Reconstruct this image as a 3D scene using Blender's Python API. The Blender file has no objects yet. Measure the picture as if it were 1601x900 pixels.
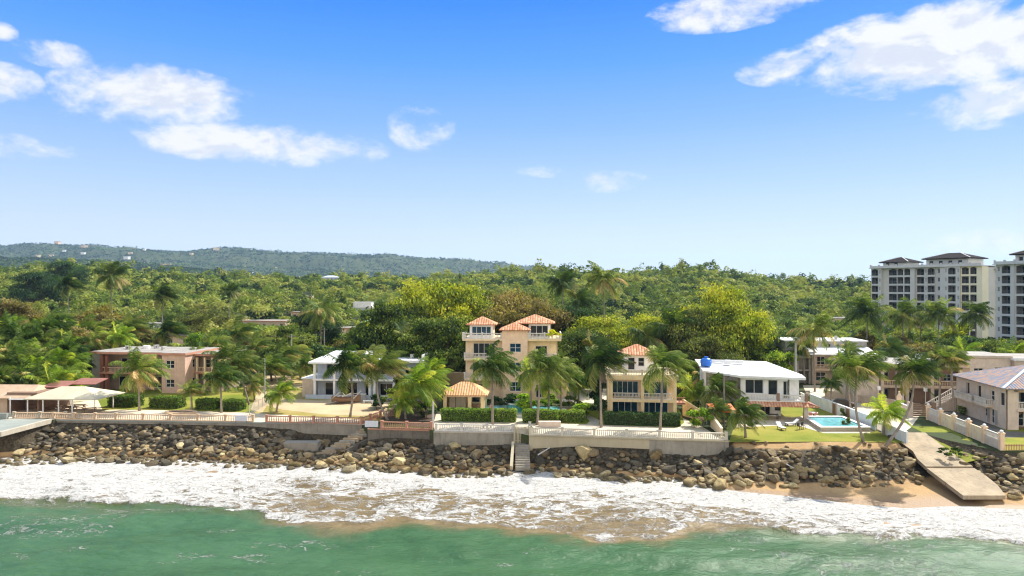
import bpy, bmesh, math, random
import numpy as np
from mathutils import Vector, Matrix
R = math.radians
F = 1067.0
CZ = 24.0
scn = bpy.context.scene
col = scn.collection

# ---------------------------------------------------------------- camera
cam_d = bpy.data.cameras.new('camera'); cam = bpy.data.objects.new('camera', cam_d); col.objects.link(cam)
cam_d.sensor_width = 36; cam_d.lens = F / 1601 * 36; cam_d.clip_start = 0.5; cam_d.clip_end = 20000
cam.location = (0, 0, CZ); cam.rotation_euler = (R(90), 0, 0)
scn.camera = cam
scn.view_settings.view_transform = 'Standard'; scn.view_settings.look = 'None'
scn.view_settings.gamma = 1; scn.view_settings.use_curve_mapping = False
scn.view_settings.exposure = 1.4
scn.cycles.volume_bounces = 0; scn.cycles.max_bounces = 8
scn.cycles.diffuse_bounces = 3; scn.cycles.transmission_bounces = 3; scn.cycles.glossy_bounces = 2
scn.cycles.transparent_max_bounces = 4
scn.cycles.filter_width = 1.2
scn.cycles.denoising_prefilter = 'ACCURATE'

# ---------------------------------------------------------------- sun and sky
SUN_AZ = R(47)      # from +Y towards +X
SUN_EL = R(47)
sd = bpy.data.lights.new('sun', 'SUN'); so = bpy.data.objects.new('sun', sd); col.objects.link(so)
sd.energy = 3.0; sd.angle = R(0.5); sd.color = (1.0, 0.95, 0.86)
sv = Vector((math.sin(SUN_AZ) * math.cos(SUN_EL), math.cos(SUN_AZ) * math.cos(SUN_EL), math.sin(SUN_EL)))
so.rotation_euler = sv.to_track_quat('Z', 'Y').to_euler()
so.location = (60, 40, 120)


class NT:
    """tiny node helper"""
    def __init__(s, tree):
        s.t = tree; s.n = tree.nodes; s.l = tree.links
    def add(s, typ, **k):
        n = s.n.new(typ)
        for a, b in k.items():
            setattr(n, a, b)
        return n
    def put(s, sock, v):
        if isinstance(v, bpy.types.NodeSocket):
            s.l.new(v, sock)
        elif v is not None:
            if hasattr(sock, 'default_value'):
                try:
                    sock.default_value = v
                except Exception:
                    sock.default_value = (v[0], v[1], v[2], 1) if hasattr(v, '__len__') else (v, v, v)
    def math(s, op, a, b=None, c=None, clamp=False):
        n = s.add('ShaderNodeMath', operation=op, use_clamp=clamp)
        s.put(n.inputs[0], a)
        if b is not None: s.put(n.inputs[1], b)
        if c is not None: s.put(n.inputs[2], c)
        return n.outputs[0]
    def vmath(s, op, a, b=None):
        n = s.add('ShaderNodeVectorMath', operation=op)
        s.put(n.inputs[0], a)
        if b is not None: s.put(n.inputs[1], b)
        return n.outputs[0]
    def mix(s, f, a, b, blend='MIX'):
        n = s.add('ShaderNodeMix', data_type='RGBA', blend_type=blend)
        s.put(n.inputs['Factor'], f)
        A = [i for i in n.inputs if i.identifier == 'A_Color'][0]; B = [i for i in n.inputs if i.identifier == 'B_Color'][0]
        s.put(A, (*a, 1) if isinstance(a, tuple) and len(a) == 3 else a)
        s.put(B, (*b, 1) if isinstance(b, tuple) and len(b) == 3 else b)
        return [o for o in n.outputs if o.identifier == 'Result_Color'][0]
    def ramp(s, f, stops, interp='LINEAR'):
        n = s.add('ShaderNodeValToRGB'); n.color_ramp.interpolation = interp
        e = n.color_ramp.elements
        while len(e) < len(stops): e.new(0.5)
        for i, (p, c) in enumerate(stops):
            e[i].position = p; e[i].color = (*c, 1) if len(c) == 3 else c
        s.put(n.inputs[0], f)
        return n.outputs[0]
    def smooth(s, v, a, b):
        n = s.add('ShaderNodeMapRange', interpolation_type='SMOOTHSTEP', clamp=True)
        s.put(n.inputs[0], v); s.put(n.inputs[1], a); s.put(n.inputs[2], b)
        n.inputs[3].default_value = 0; n.inputs[4].default_value = 1
        return n.outputs[0]
    def noise(s, vec=None, scale=1, detail=4, rough=.55, dist=0, out=0):
        n = s.add('ShaderNodeTexNoise')
        if vec is not None: s.put(n.inputs['Vector'], vec)
        n.inputs['Scale'].default_value = scale; n.inputs['Detail'].default_value = detail
        n.inputs['Roughness'].default_value = rough; n.inputs['Distortion'].default_value = dist
        return n.outputs[out]
    def scale(s, vec, sc):
        n = s.add('ShaderNodeMapping'); s.put(n.inputs['Vector'], vec); n.inputs['Scale'].default_value = sc
        return n.outputs[0]


world = bpy.data.worlds.new('World'); scn.world = world; world.use_nodes = True
w = NT(world.node_tree); w.n.clear()
sky = w.add('ShaderNodeTexSky', sky_type='NISHITA'); sky.sun_disc = False
sky.sun_elevation = SUN_EL; sky.sun_rotation = SUN_AZ; sky.air_density = 1.0; sky.dust_density = 0.4; sky.ozone_density = 3.0
tc = w.add('ShaderNodeTexCoord').outputs['Generated']
sep = w.add('ShaderNodeSeparateXYZ'); w.put(sep.inputs[0], tc)
X_, Y_, Z_ = sep.outputs
az = w.math('ARCTAN2', X_, Y_)
hl = w.math('SQRT', w.math('ADD', w.math('MULTIPLY', X_, X_), w.math('MULTIPLY', Y_, Y_)))
el = w.math('DIVIDE', Z_, w.math('MAXIMUM', hl, 0.001))
K_ = 2.52
grad = w.ramp(w.math('MULTIPLY', el, 2.0, clamp=True), [(p, tuple(c * K_ for c in q)) for p, q in
              [(0.0, (.80, .87, .96)), (.122, (.74, .83, .97)), (.282, (.49, .67, .98)), (.468, (.25, .49, .99)), (.656, (.09, .36, .99)), (.834, (.022, .255, .98))]])
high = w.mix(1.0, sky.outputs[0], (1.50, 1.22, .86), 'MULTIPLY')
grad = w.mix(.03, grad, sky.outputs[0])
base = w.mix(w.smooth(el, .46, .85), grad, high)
# bright unseen cloud cover added behind the camera to lift the shaded facades
fill_cloud = w.math('MULTIPLY', w.smooth(w.math('MULTIPLY', Y_, -1.0), .05, .45), w.smooth(Z_, .85, .35))
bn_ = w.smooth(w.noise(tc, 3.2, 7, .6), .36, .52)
base = w.mix(w.math('MULTIPLY', w.math('MULTIPLY', fill_cloud, bn_), .92), base, (5.6, 4.9, 4.1))
# clouds: soft-edged fields in azimuth and elevation, broken up by noise
cv = w.add('ShaderNodeCombineXYZ'); w.put(cv.inputs[0], az); w.put(cv.inputs[1], w.math('MULTIPLY', el, 1.7))
cn = w.noise(cv.outputs[0], 10.0, 10, .60, .35)
cn2 = w.noise(w.vmath('ADD', cv.outputs[0], (0.014, 0.030, 0)), 10.0, 10, .60, .35)
cfine = w.noise(cv.outputs[0], 34, 8, .66, .4)
CL = [(250, 148, 150, 42, 1.05), (410, 226, 190, 30, .95), (150, 165, 90, 26, .50), (90, 85, 70, 20, .68), (1480, 70, 260, 66, 1.25), (1230, 105, 80, 26, .72),
      (1560, 158, 150, 36, 1.05), (1130, 18, 115, 28, .90), (1200, -5, 160, 30, .75), (658, 198, 52, 36, .50), (5, 130, 70, 30, .52), (945, 284, 70, 16, .42), (865, 267, 60, 10, .38),
      (1545, 380, 100, 20, .70), (10, 228, 120, 20, .44), (1480, 412, 160, 8, .46), (0, 48, 30, 14, .6)]
D = None
for (px, py, rx, ry, s_) in CL:
    a0 = math.atan((px - 800.5) / F); ca = math.cos(a0)
    e0 = (450 - py) / F * ca
    du = w.math('MULTIPLY', w.math('SUBTRACT', az, a0), F / (rx * 1.18) / ca / ca)
    dv = w.math('MULTIPLY', w.math('SUBTRACT', el, e0), F / (ry * 1.28) / ca)
    d = w.math('SUBTRACT', 1.0, w.math('ADD', w.math('MULTIPLY', du, du), w.math('MULTIPLY', dv, dv)))
    d = w.math('MULTIPLY', w.math('MAXIMUM', d, 0.0), s_)
    D = d if D is None else w.math('MAXIMUM', D, d)
def cloudmask(nz):
    v = w.math('ADD', w.math('MULTIPLY', D, 1.30), w.math('MULTIPLY', w.math('SUBTRACT', nz, 0.5), 3.5))
    v = w.math('ADD', v, w.math('MULTIPLY', w.math('SUBTRACT', cfine, .5), 1.3))
    v = w.math('MULTIPLY', v, w.smooth(D, 0.0, .16))
    return v
cm = cloudmask(cn); mask = w.smooth(cm, .15, 1.3)
lit = w.smooth(w.math('SUBTRACT', cn, cn2), -.09, .06)
thick = w.smooth(cm, .6, 1.3)
shade = w.math('MULTIPLY', w.math('SUBTRACT', 1.0, lit), w.math('ADD', .35, w.math('MULTIPLY', thick, .65)))
ccol = w.mix(shade, (2.50, 2.50, 2.52), (1.95, 2.05, 2.32))
mask = w.math('MULTIPLY', mask, .97)
skyc = w.mix(mask, base, ccol)
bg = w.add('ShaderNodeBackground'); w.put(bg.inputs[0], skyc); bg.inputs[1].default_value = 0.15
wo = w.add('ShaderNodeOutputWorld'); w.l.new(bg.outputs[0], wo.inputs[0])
world.cycles.sampling_method = 'MANUAL'; world.cycles.sample_map_resolution = 512

# ---------------------------------------------------------------- geometry helpers
def P(px, py, z=4.0):
    Y = (CZ - z) * F / (py - 450.0)
    return Vector(((px - 800.5) / F * Y, Y, z))
def PX(px, Y): return (px - 800.5) / F * Y
def PZ(py, Y): return CZ - (py - 450.0) / F * Y
def tag(o, label=None, cat=None, group=None, kind=None):
    if label: o['label'] = label
    if cat: o['category'] = cat
    if group: o['group'] = group
    if kind: o['kind'] = kind
    return o
def thing(name, label, cat, loc=(0, 0, 0), rot=0, group=None):
    o = bpy.data.objects.new(name, None); col.objects.link(o)
    o.location = loc; o.rotation_euler = (0, 0, rot); o.empty_display_size = .3
    return tag(o, label, cat, group)
def link(name, me, parent=None, loc=(0, 0, 0), rot=0, scale=None):
    o = bpy.data.objects.new(name, me); col.objects.link(o)
    o.location = loc; o.rotation_euler = (0, 0, rot) if not hasattr(rot, '__len__') else rot
    if scale is not None: o.scale = scale
    if parent: o.parent = parent
    return o

class MB:
    def __init__(s): s.v = []; s.f = []
    def q(s, *pts):
        i = len(s.v); s.v += [tuple(p) for p in pts]; s.f.append(tuple(range(i, i + len(pts)))); return s
    def box(s, x0, x1, y0, y1, z0, z1):
        i = len(s.v)
        s.v += [(x0, y0, z0), (x1, y0, z0), (x1, y1, z0), (x0, y1, z0), (x0, y0, z1), (x1, y0, z1), (x1, y1, z1), (x0, y1, z1)]
        for f in ((3, 2, 1, 0), (4, 5, 6, 7), (0, 1, 5, 4), (1, 2, 6, 5), (2, 3, 7, 6), (3, 0, 4, 7)):
            s.f.append(tuple(i + k for k in f))
        return s
    def prism(s, poly, z0, z1):
        n = len(poly); i = len(s.v)
        ar = sum(poly[k][0] * poly[(k + 1) % n][1] - poly[(k + 1) % n][0] * poly[k][1] for k in range(n))
        if ar < 0: poly = poly[::-1]
        zt = z1 if hasattr(z1, '__len__') else [z1] * n
        zb = z0 if hasattr(z0, '__len__') else [z0] * n
        s.v += [(p[0], p[1], zb[k]) for k, p in enumerate(poly)] + [(p[0], p[1], zt[k]) for k, p in enumerate(poly)]
        s.f.append(tuple(i + k for k in range(n))[::-1]); s.f.append(tuple(i + n + k for k in range(n)))
        for k in range(n):
            s.f.append((i + k, i + (k + 1) % n, i + n + (k + 1) % n, i + n + k))
        return s
    def beam(s, p, q, w, h):
        p = Vector(p); q = Vector(q); d = (q - p); L = d.length
        if L < 1e-6: return s
        d /= L; up = Vector((0, 0, 1)) if abs(d.z) < .95 else Vector((1, 0, 0))
        a = d.cross(up).normalized() * (w / 2); b = a.cross(d).normalized() * (h / 2)
        i = len(s.v)
        for c in (p, q):
            s.v += [tuple(c - a - b), tuple(c + a - b), tuple(c + a + b), tuple(c - a + b)]
        for f in ((0, 1, 2, 3), (7, 6, 5, 4), (0, 4, 5, 1), (1, 5, 6, 2), (2, 6, 7, 3), (3, 7, 4, 0)):
            s.f.append(tuple(i + k for k in f))
        return s
    def tube(s, pts, rad, n=8, cap=True):
        pts = [Vector(p) for p in pts]; i0 = len(s.v)
        for k, p in enumerate(pts):
            d = (pts[min(k + 1, len(pts) - 1)] - pts[max(k - 1, 0)]).normalized()
            up = Vector((1, 0, 0)) if abs(d.z) > .7 else Vector((0, 0, 1))
            a = d.cross(up).normalized(); b = d.cross(a)
            r = rad[k] if hasattr(rad, '__len__') else rad
            for j in range(n):
                t = 2 * math.pi * j / n
                s.v.append(tuple(p + a * math.cos(t) * r + b * math.sin(t) * r))
        for k in range(len(pts) - 1):
            for j in range(n):
                a_ = i0 + k * n + j; b_ = i0 + k * n + (j + 1) % n
                s.f.append((a_, b_, b_ + n, a_ + n))
        if cap:
            s.f.append(tuple(i0 + j for j in range(n))[::-1]); s.f.append(tuple(i0 + (len(pts) - 1) * n + j for j in range(n)))
        return s
    def hip(s, x0, x1, y0, y1, z, h, th=.16, gable=None):
        """hipped roof with real thickness; ridge along the longer side"""
        W = x1 - x0; D_ = y1 - y0
        if W >= D_: r0 = (x0 + D_ / 2, (y0 + y1) / 2, z + h); r1 = (x1 - D_ / 2, (y0 + y1) / 2, z + h)
        else: r0 = ((x0 + x1) / 2, y0 + W / 2, z + h); r1 = ((x0 + x1) / 2, y1 - W / 2, z + h)
        a, b, c, d = (x0, y0, z), (x1, y0, z), (x1, y1, z), (x0, y1, z)
        if W >= D_:
            if abs(W - D_) < .02: s.q(a, b, r0); s.q(c, d, r0)
            else: s.q(a, b, r1, r0); s.q(c, d, r0, r1)
            s.q(b, c, r1); s.q(d, a, r0)
        else:
            s.q(a, b, r0); s.q(c, d, r1); s.q(b, c, r1, r0); s.q(d, a, r0, r1)
        dn = lambda p: (p[0], p[1], p[2] - th)
        for p, q in ((a, b), (b, c), (c, d), (d, a)): s.q(dn(p), dn(q), q, p)
        s.q(dn(d), dn(c), dn(b), dn(a))
        return s
    def mesh(s, name, mat, smooth=False):
        me = bpy.data.meshes.new(name); me.from_pydata(s.v, [], s.f)
        if mat: me.materials.append(mat)
        if smooth: me.shade_smooth()
        me.update(); return me
    def build(s, name, mat, parent=None, loc=(0, 0, 0), rot=0, smooth=False):
        return link(name, s.mesh(name, mat, smooth), parent, loc, rot)

def npmesh(name, V, k, rnd, mat, smooth=False):
    N = len(V) // k
    me = bpy.data.meshes.new(name)
    me.vertices.add(N * k); me.vertices.foreach_set('co', np.ascontiguousarray(V, dtype=np.float32).ravel())
    me.loops.add(N * k); me.loops.foreach_set('vertex_index', np.arange(N * k, dtype=np.int32))
    me.polygons.add(N); me.polygons.foreach_set('loop_start', np.arange(0, N * k, k, dtype=np.int32))
    at = me.attributes.new('rnd', 'FLOAT', 'POINT'); at.data.foreach_set('value', np.repeat(rnd, k).astype(np.float32))
    if mat: me.materials.append(mat)
    me.update(calc_edges=True); return me

def gridmesh(name, XX, YY, ZZ, mat, attrs=None, smooth=True):
    ny, nx = XX.shape
    V = np.stack([XX, YY, ZZ], -1).reshape(-1, 3).astype(np.float32)
    i = np.arange(ny * nx).reshape(ny, nx)
    q = np.stack([i[:-1, :-1], i[:-1, 1:], i[1:, 1:], i[1:, :-1]], -1).reshape(-1, 4).astype(np.int32)
    me = bpy.data.meshes.new(name)
    me.vertices.add(len(V)); me.vertices.foreach_set('co', V.ravel())
    me.loops.add(len(q) * 4); me.loops.foreach_set('vertex_index', q.ravel())
    me.polygons.add(len(q)); me.polygons.foreach_set('loop_start', np.arange(0, len(q) * 4, 4, dtype=np.int32))
    for an, av in (attrs or {}).items():
        at = me.attributes.new(an, 'FLOAT', 'POINT'); at.data.foreach_set('value', av.reshape(-1).astype(np.float32))
    me.materials.append(mat); me.update(calc_edges=True)
    if smooth: me.shade_smooth()
    return me

_ng = np.random.default_rng(5).random((256, 256))
def vnoise(x, y):
    x = np.asarray(x, float); y = np.asarray(y, float)
    xi = np.floor(x).astype(int); yi = np.floor(y).astype(int); fx = x - xi; fy = y - yi
    fx = fx * fx * (3 - 2 * fx); fy = fy * fy * (3 - 2 * fy)
    g = lambda a, b: _ng[a % 256, b % 256]
    return (g(xi, yi) * (1 - fx) + g(xi + 1, yi) * fx) * (1 - fy) + (g(xi, yi + 1) * (1 - fx) + g(xi + 1, yi + 1) * fx) * fy
def fbm(x, y, o=4):
    s = 0; a = .5; t = 0
    for k in range(o):
        s = s + a * vnoise(x * 2 ** k + 17.3 * k, y * 2 ** k + 9.1 * k); t += a; a *= .5
    return s / t

# ---------------------------------------------------------------- materials
def newmat(name):
    m = bpy.data.materials.new(name); m.use_nodes = True
    t = NT(m.node_tree); t.n.clear()
    b = t.add('ShaderNodeBsdfPrincipled'); o = t.add('ShaderNodeOutputMaterial'); t.l.new(b.outputs[0], o.inputs[0])
    return m, t, b, o
def stucco(name, c, rough=.85, var=.14, sc=1.3, dirt=0.0, bump=.15, spec=.3):
    m, t, b, o = newmat(name)
    co = t.add('ShaderNodeTexCoord').outputs['Object']
    n1 = t.noise(co, sc, 6, .6)
    k = lambda f: tuple(min(1, x * f) for x in c)
    cc = t.ramp(n1, [(.3, k(1 - var)), (.7, k(1 + var * .6))])
    if dirt:
        st = t.noise(t.scale(co, (1.6, 1.6, .25)), 1.4, 7, .65)
        cc = t.mix(t.math('MULTIPLY', t.smooth(st, .48, .72), dirt), cc, tuple(x * .38 for x in c))
    t.put(b.inputs['Base Color'], cc); b.inputs['Roughness'].default_value = rough
    b.inputs['Specular IOR Level'].default_value = spec
    if bump:
        bn = t.add('ShaderNodeBump'); bn.inputs['Strength'].default_value = bump; bn.inputs['Distance'].default_value = .05
        t.put(bn.inputs['Height'], t.noise(co, 9, 4)); t.l.new(bn.outputs[0], b.inputs['Normal'])
    return m
def tile(name, c1, c2, pitch=.42, extra=None):
    m, t, b, o = newmat(name)
    tcn = t.add('ShaderNodeTexCoord'); co = tcn.outputs['Object']
    s = t.add('ShaderNodeSeparateXYZ'); t.put(s.inputs[0], co)
    sn = t.add('ShaderNodeSeparateXYZ'); t.put(sn.inputs[0], tcn.outputs['Normal'])
    sel = t.math('GREATER_THAN', t.math('ABSOLUTE', sn.outputs[0]), t.math('ABSOLUTE', sn.outputs[1]))
    u = t.math('ADD', t.math('MULTIPLY', s.outputs[1], sel), t.math('MULTIPLY', s.outputs[0], t.math('SUBTRACT', 1.0, sel)))
    wv = t.math('ABSOLUTE', t.math('SINE', t.math('MULTIPLY', u, math.pi / pitch)))
    row = t.math('FRACT', t.math('MULTIPLY', s.outputs[2], 5.0))
    cell = t.add('ShaderNodeCombineXYZ')
    t.put(cell.inputs[0], t.math('FLOOR', t.math('DIVIDE', u, pitch))); t.put(cell.inputs[1], t.math('FLOOR', t.math('MULTIPLY', s.outputs[2], 5.0)))
    wn = t.add('ShaderNodeTexWhiteNoise', noise_dimensions='2D'); t.put(wn.inputs['Vector'], cell.outputs[0])
    cc = t.mix(wn.outputs[0], c1, c2)
    if extra: cc = t.mix(t.math('GREATER_THAN', wn.outputs[0], .5), cc, extra)
    cc = t.mix(t.math('MULTIPLY', t.math('SUBTRACT', 1.0, t.smooth(wv, 0.0, .55)), .55), cc, tuple(x * .3 for x in c1))
    cc = t.mix(t.math('MULTIPLY', t.smooth(t.noise(co, 1.1, 6, .65), .5, .75), .18), cc, tuple(x * .4 for x in c1))
    t.put(b.inputs['Base Color'], cc); b.inputs['Roughness'].default_value = .85; b.inputs['Specular IOR Level'].default_value = .04
    bn = t.add('ShaderNodeBump'); bn.inputs['Strength'].default_value = .8; bn.inputs['Distance'].default_value = .1
    t.put(bn.inputs['Height'], t.math('ADD', wv, t.math('MULTIPLY', row, .25))); t.l.new(bn.outputs[0], b.inputs['Normal'])
    return m
def plain(name, c, rough=.6, metal=0, spec=.5):
    return_m = stucco(name, c, rough, .10, 3, 0, 0, spec); return return_m
def foliage(name, stops, trans=.38, gloss=.012, gain=1.65):
    stops = [(p, tuple(min(.8, x * gain) for x in c)) for p, c in stops]
    m = bpy.data.materials.new(name); m.use_nodes = True; t = NT(m.node_tree); t.n.clear()
    a = t.add('ShaderNodeAttribute', attribute_name='rnd')
    oi = t.add('ShaderNodeObjectInfo')
    v = t.math('ADD', a.outputs['Fac'], t.math('MULTIPLY', t.math('SUBTRACT', oi.outputs['Random'], .5), .30), clamp=True)
    cc = t.ramp(v, stops)
    hs = t.add('ShaderNodeHueSaturation'); t.put(hs.inputs['Color'], cc)
    t.put(hs.inputs['Value'], t.math('ADD', .84, t.math('MULTIPLY', t.math('FRACT', t.math('MULTIPLY', oi.outputs['Random'], 7.3)), .34)))
    df = t.add('ShaderNodeBsdfDiffuse'); tr = t.add('ShaderNodeBsdfTranslucent'); gl = t.add('ShaderNodeBsdfGlossy')
    gl.inputs['Roughness'].default_value = .5; t.put(gl.inputs['Color'], (.8, .85, .8, 1))
    t.put(df.inputs[0], hs.outputs[0])
    t.put(tr.inputs[0], t.mix(1.0, hs.outputs[0], (1.25, 1.35, .55), 'MULTIPLY'))
    mx = t.add('ShaderNodeMixShader'); mx.inputs[0].default_value = trans; t.l.new(df.outputs[0], mx.inputs[1]); t.l.new(tr.outputs[0], mx.inputs[2])
    m2 = t.add('ShaderNodeMixShader'); m2.inputs[0].default_value = gloss; t.l.new(mx.outputs[0], m2.inputs[1]); t.l.new(gl.outputs[0], m2.inputs[2])
    o = t.add('ShaderNodeOutputMaterial'); t.l.new(m2.outputs[0], o.inputs[0])
    return m

def glass(name, c, rough=.12):
    m, t, b, o = newmat(name)
    co = t.add('ShaderNodeTexCoord').outputs['Object']
    t.put(b.inputs['Base Color'], t.ramp(t.noise(co, .9, 3), [(.35, tuple(x * .55 for x in c)), (.65, tuple(x * 1.35 for x in c))]))
    b.inputs['Roughness'].default_value = rough; b.inputs['Specular IOR Level'].default_value = .35
    return m

M = {}
M['cream'] = stucco('cream_stucco', (.84, .66, .44), dirt=.28)
M['peach'] = stucco('peach_stucco', (.84, .61, .41), dirt=.26)
M['yellow'] = stucco('yellow_stucco', (.84, .65, .38), dirt=.26)
M['pink'] = stucco('pink_stucco', (.62, .42, .32), dirt=.4)
M['pinkgrey'] = stucco('weathered_pink_plaster', (.36, .27, .22), dirt=.4)
M['redbrown'] = stucco('red_brown_paint', (.28, .11, .07), dirt=.3)
M['terracotta_trim'] = stucco('terracotta_paint', (.50, .25, .17), dirt=.3)
M['white'] = stucco('white_paint', (.80, .79, .76), dirt=.14)
M['white_clean'] = stucco('clean_white_paint', (.82, .82, .80), var=.06)
M['bluegrey'] = stucco('blue_grey_paint', (.46, .52, .60), dirt=.15)
M['roofwhite'] = stucco('white_roof_coating', (.72, .72, .70), dirt=.25, sc=.5)
M['roofgrey'] = stucco('weathered_roof_coating', (.34, .31, .27), dirt=.6, sc=.4, var=.3)
M['beige'] = stucco('beige_stucco', (.55, .45, .35), dirt=.25)
M['tan'] = stucco('tan_stucco', (.50, .38, .27), dirt=.25)
M['pinkbeige'] = stucco('pink_beige_stucco', (.66, .54, .43), dirt=.15)
M['brownwall'] = stucco('brown_plaster', (.25, .16, .11), dirt=.2)
M['grey'] = stucco('grey_plaster', (.38, .36, .32), dirt=.4)
M['concrete'] = stucco('concrete', (.29, .26, .21), dirt=.45, sc=.8, var=.2)
M['concrete_dark'] = stucco('stained_concrete', (.17, .15, .12), dirt=.6, sc=.7, var=.3)
M['seawall_cream'] = stucco('cream_render', (.46, .40, .27), dirt=.15, sc=.35)
M['seawall_grey'] = stucco('grey_blue_render', (.33, .30, .24), dirt=.55, sc=.6, var=.25)
M['seawall_white'] = stucco('pale_render', (.46, .41, .32), dirt=.4, sc=.6, var=.2)
M['bal_tan'] = stucco('tan_balustrade_paint', (.60, .44, .29), dirt=.35)
M['bal_brown'] = stucco('brown_balustrade_paint', (.42, .22, .14), dirt=.4)
M['bal_cream'] = stucco('cream_balustrade_paint', (.62, .56, .44), dirt=.2)
M['bal_white'] = stucco('white_balustrade_paint', (.66, .62, .55), dirt=.1)
M['tile_orange'] = tile('orange_clay_tile', (.50, .20, .10), (.72, .42, .26))
M['tile_peach'] = tile('peach_clay_tile', (.74, .38, .18), (.82, .50, .28))
M['tile_blue'] = tile('mixed_blue_clay_tile', (.36, .25, .21), (.46, .36, .31), extra=(.24, .25, .30))
M['tile_slate'] = tile('dark_roof_tile', (.016, .013, .014), (.035, .028, .030))
M['glass'] = glass('dark_window_glass', (.012, .018, .024))
M['glass_blue'] = glass('blue_window_glass', (.012, .05, .085))
M['void'] = plain('dark_interior_paint', (.07, .06, .05), .9)
M['apt'] = stucco('pale_apartment_stucco', (.56, .56, .53), var=.08, sc=.3)
M['apt_sunlit'] = stucco('sunlit_tone_apartment_stucco', (.78, .72, .52), var=.08, sc=.3)  # tower stucco lightened and warmed in colour to look sunlit
M['apt_in'] = stucco('shade_toned_loggia_stucco', (.16, .165, .165), var=.25, sc=.4)  # loggia recesses darkened in colour to read as shaded openings
M['canvas'] = stucco('pale_canvas_roofing', (.56, .50, .36), dirt=.15, sc=.5)
M['rustroof'] = stucco('pinkish_tan_metal_roof', (.50, .35, .23), dirt=.35, sc=.5, var=.2)
M['redroof'] = stucco('faded_red_metal_roof', (.30, .13, .10), dirt=.3)
M['wood'] = stucco('weathered_wood', (.26, .16, .10), dirt=.3, sc=4)
M['darkmetal'] = plain('dark_metal', (.05, .045, .04), .5)
M['rust'] = stucco('rusty_metal', (.22, .10, .06), sc=4, var=.3)
M['blue_plastic'] = plain('blue_plastic', (.02, .16, .62), .35)
M['orange_cloth'] = stucco('orange_canvas', (.75, .20, .06), var=.12)
M['white_cloth'] = plain('white_fabric', (.8, .8, .8), .8)
M['pole_wood'] = stucco('grey_pole_timber', (.22, .19, .16), sc=3)
M['pole_conc'] = stucco('pale_pole_concrete', (.50, .48, .44), sc=3)
M['paving'] = stucco('sandy_paving', (.66, .55, .40), sc=.35, dirt=.2, var=.2)
M['paving_pale'] = stucco('pale_paving', (.58, .50, .38), sc=.35, dirt=.15, var=.15)
M['ramp'] = stucco('sandy_concrete', (.36, .28, .18), sc=.5, dirt=.55, var=.3, bump=.4)
M['deck_pale'] = stucco('pale_green_concrete', (.27, .29, .255), sc=.3, dirt=.15)
M['soil'] = stucco('dark_mulch', (.09, .06, .04), sc=2, var=.3)
M['pink_cloth'] = plain('pink_cloth', (.62, .28, .26), .8)
M['wheel'] = plain('black_rubber', (.02, .02, .02), .7)
M['sign'] = plain('pale_grey_sign_board', (.60, .62, .66), .5)
M['bark'] = stucco('tree_bark', (.16, .12, .085), sc=3, var=.3)
M['palmtrunk'] = stucco('palm_trunk_bark', (.30, .25, .20), sc=2.5, var=.3)
M['hedgecore'] = plain('hedge_twigs', (.035, .035, .018), .9)

def water_pool(name, c):
    m, t, b, o = newmat(name)
    co = t.add('ShaderNodeTexCoord').outputs['Object']
    t.put(b.inputs['Base Color'], t.ramp(t.noise(co, 1.2, 4, .6, 1.5), [(.35, tuple(x * .75 for x in c)), (.65, tuple(min(1, x * 1.25) for x in c))]))
    b.inputs['Roughness'].default_value = .06
    bn = t.add('ShaderNodeBump'); bn.inputs['Strength'].default_value = .25; bn.inputs['Distance'].default_value = .05
    t.put(bn.inputs['Height'], t.noise(co, 4, 3)); t.l.new(bn.outputs[0], b.inputs['Normal'])
    return m
M['pool'] = water_pool('turquoise_pool_water', (.15, .45, .48))
M['pool_deep'] = water_pool('green_blue_pool_water', (.12, .42, .42))
def lawnmat(name, c1, c2, c3):
    m, t, b, o = newmat(name)
    co = t.add('ShaderNodeTexCoord').outputs['Object']
    v = t.math('ADD', t.math('MULTIPLY', t.noise(co, .16, 5, .6), .7), t.math('MULTIPLY', t.noise(co, 5, 4, .7), .35))
    t.put(b.inputs['Base Color'], t.ramp(v, [(.35, c1), (.5, c2), (.68, c3)])); b.inputs['Roughness'].default_value = .95
    b.inputs['Specular IOR Level'].default_value = .1
    bn = t.add('ShaderNodeBump'); bn.inputs['Strength'].default_value = .7; bn.inputs['Distance'].default_value = .1
    t.put(bn.inputs['Height'], t.noise(co, 8, 4)); t.l.new(bn.outputs[0], b.inputs['Normal'])
    return m
M['lawn'] = lawnmat('green_lawn', (.11, .15, .02), (.20, .22, .03), (.32, .27, .06))
M['lawn_dry'] = lawnmat('dry_lawn', (.20, .19, .04), (.34, .27, .09), (.50, .38, .20))
M['dirt'] = lawnmat('sandy_dirt', (.36, .27, .15), (.50, .38, .23), (.58, .45, .29))
M['field'] = lawnmat('rough_field', (.10, .12, .03), (.17, .17, .05), (.27, .22, .09))
HAZE = 0.000065
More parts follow.
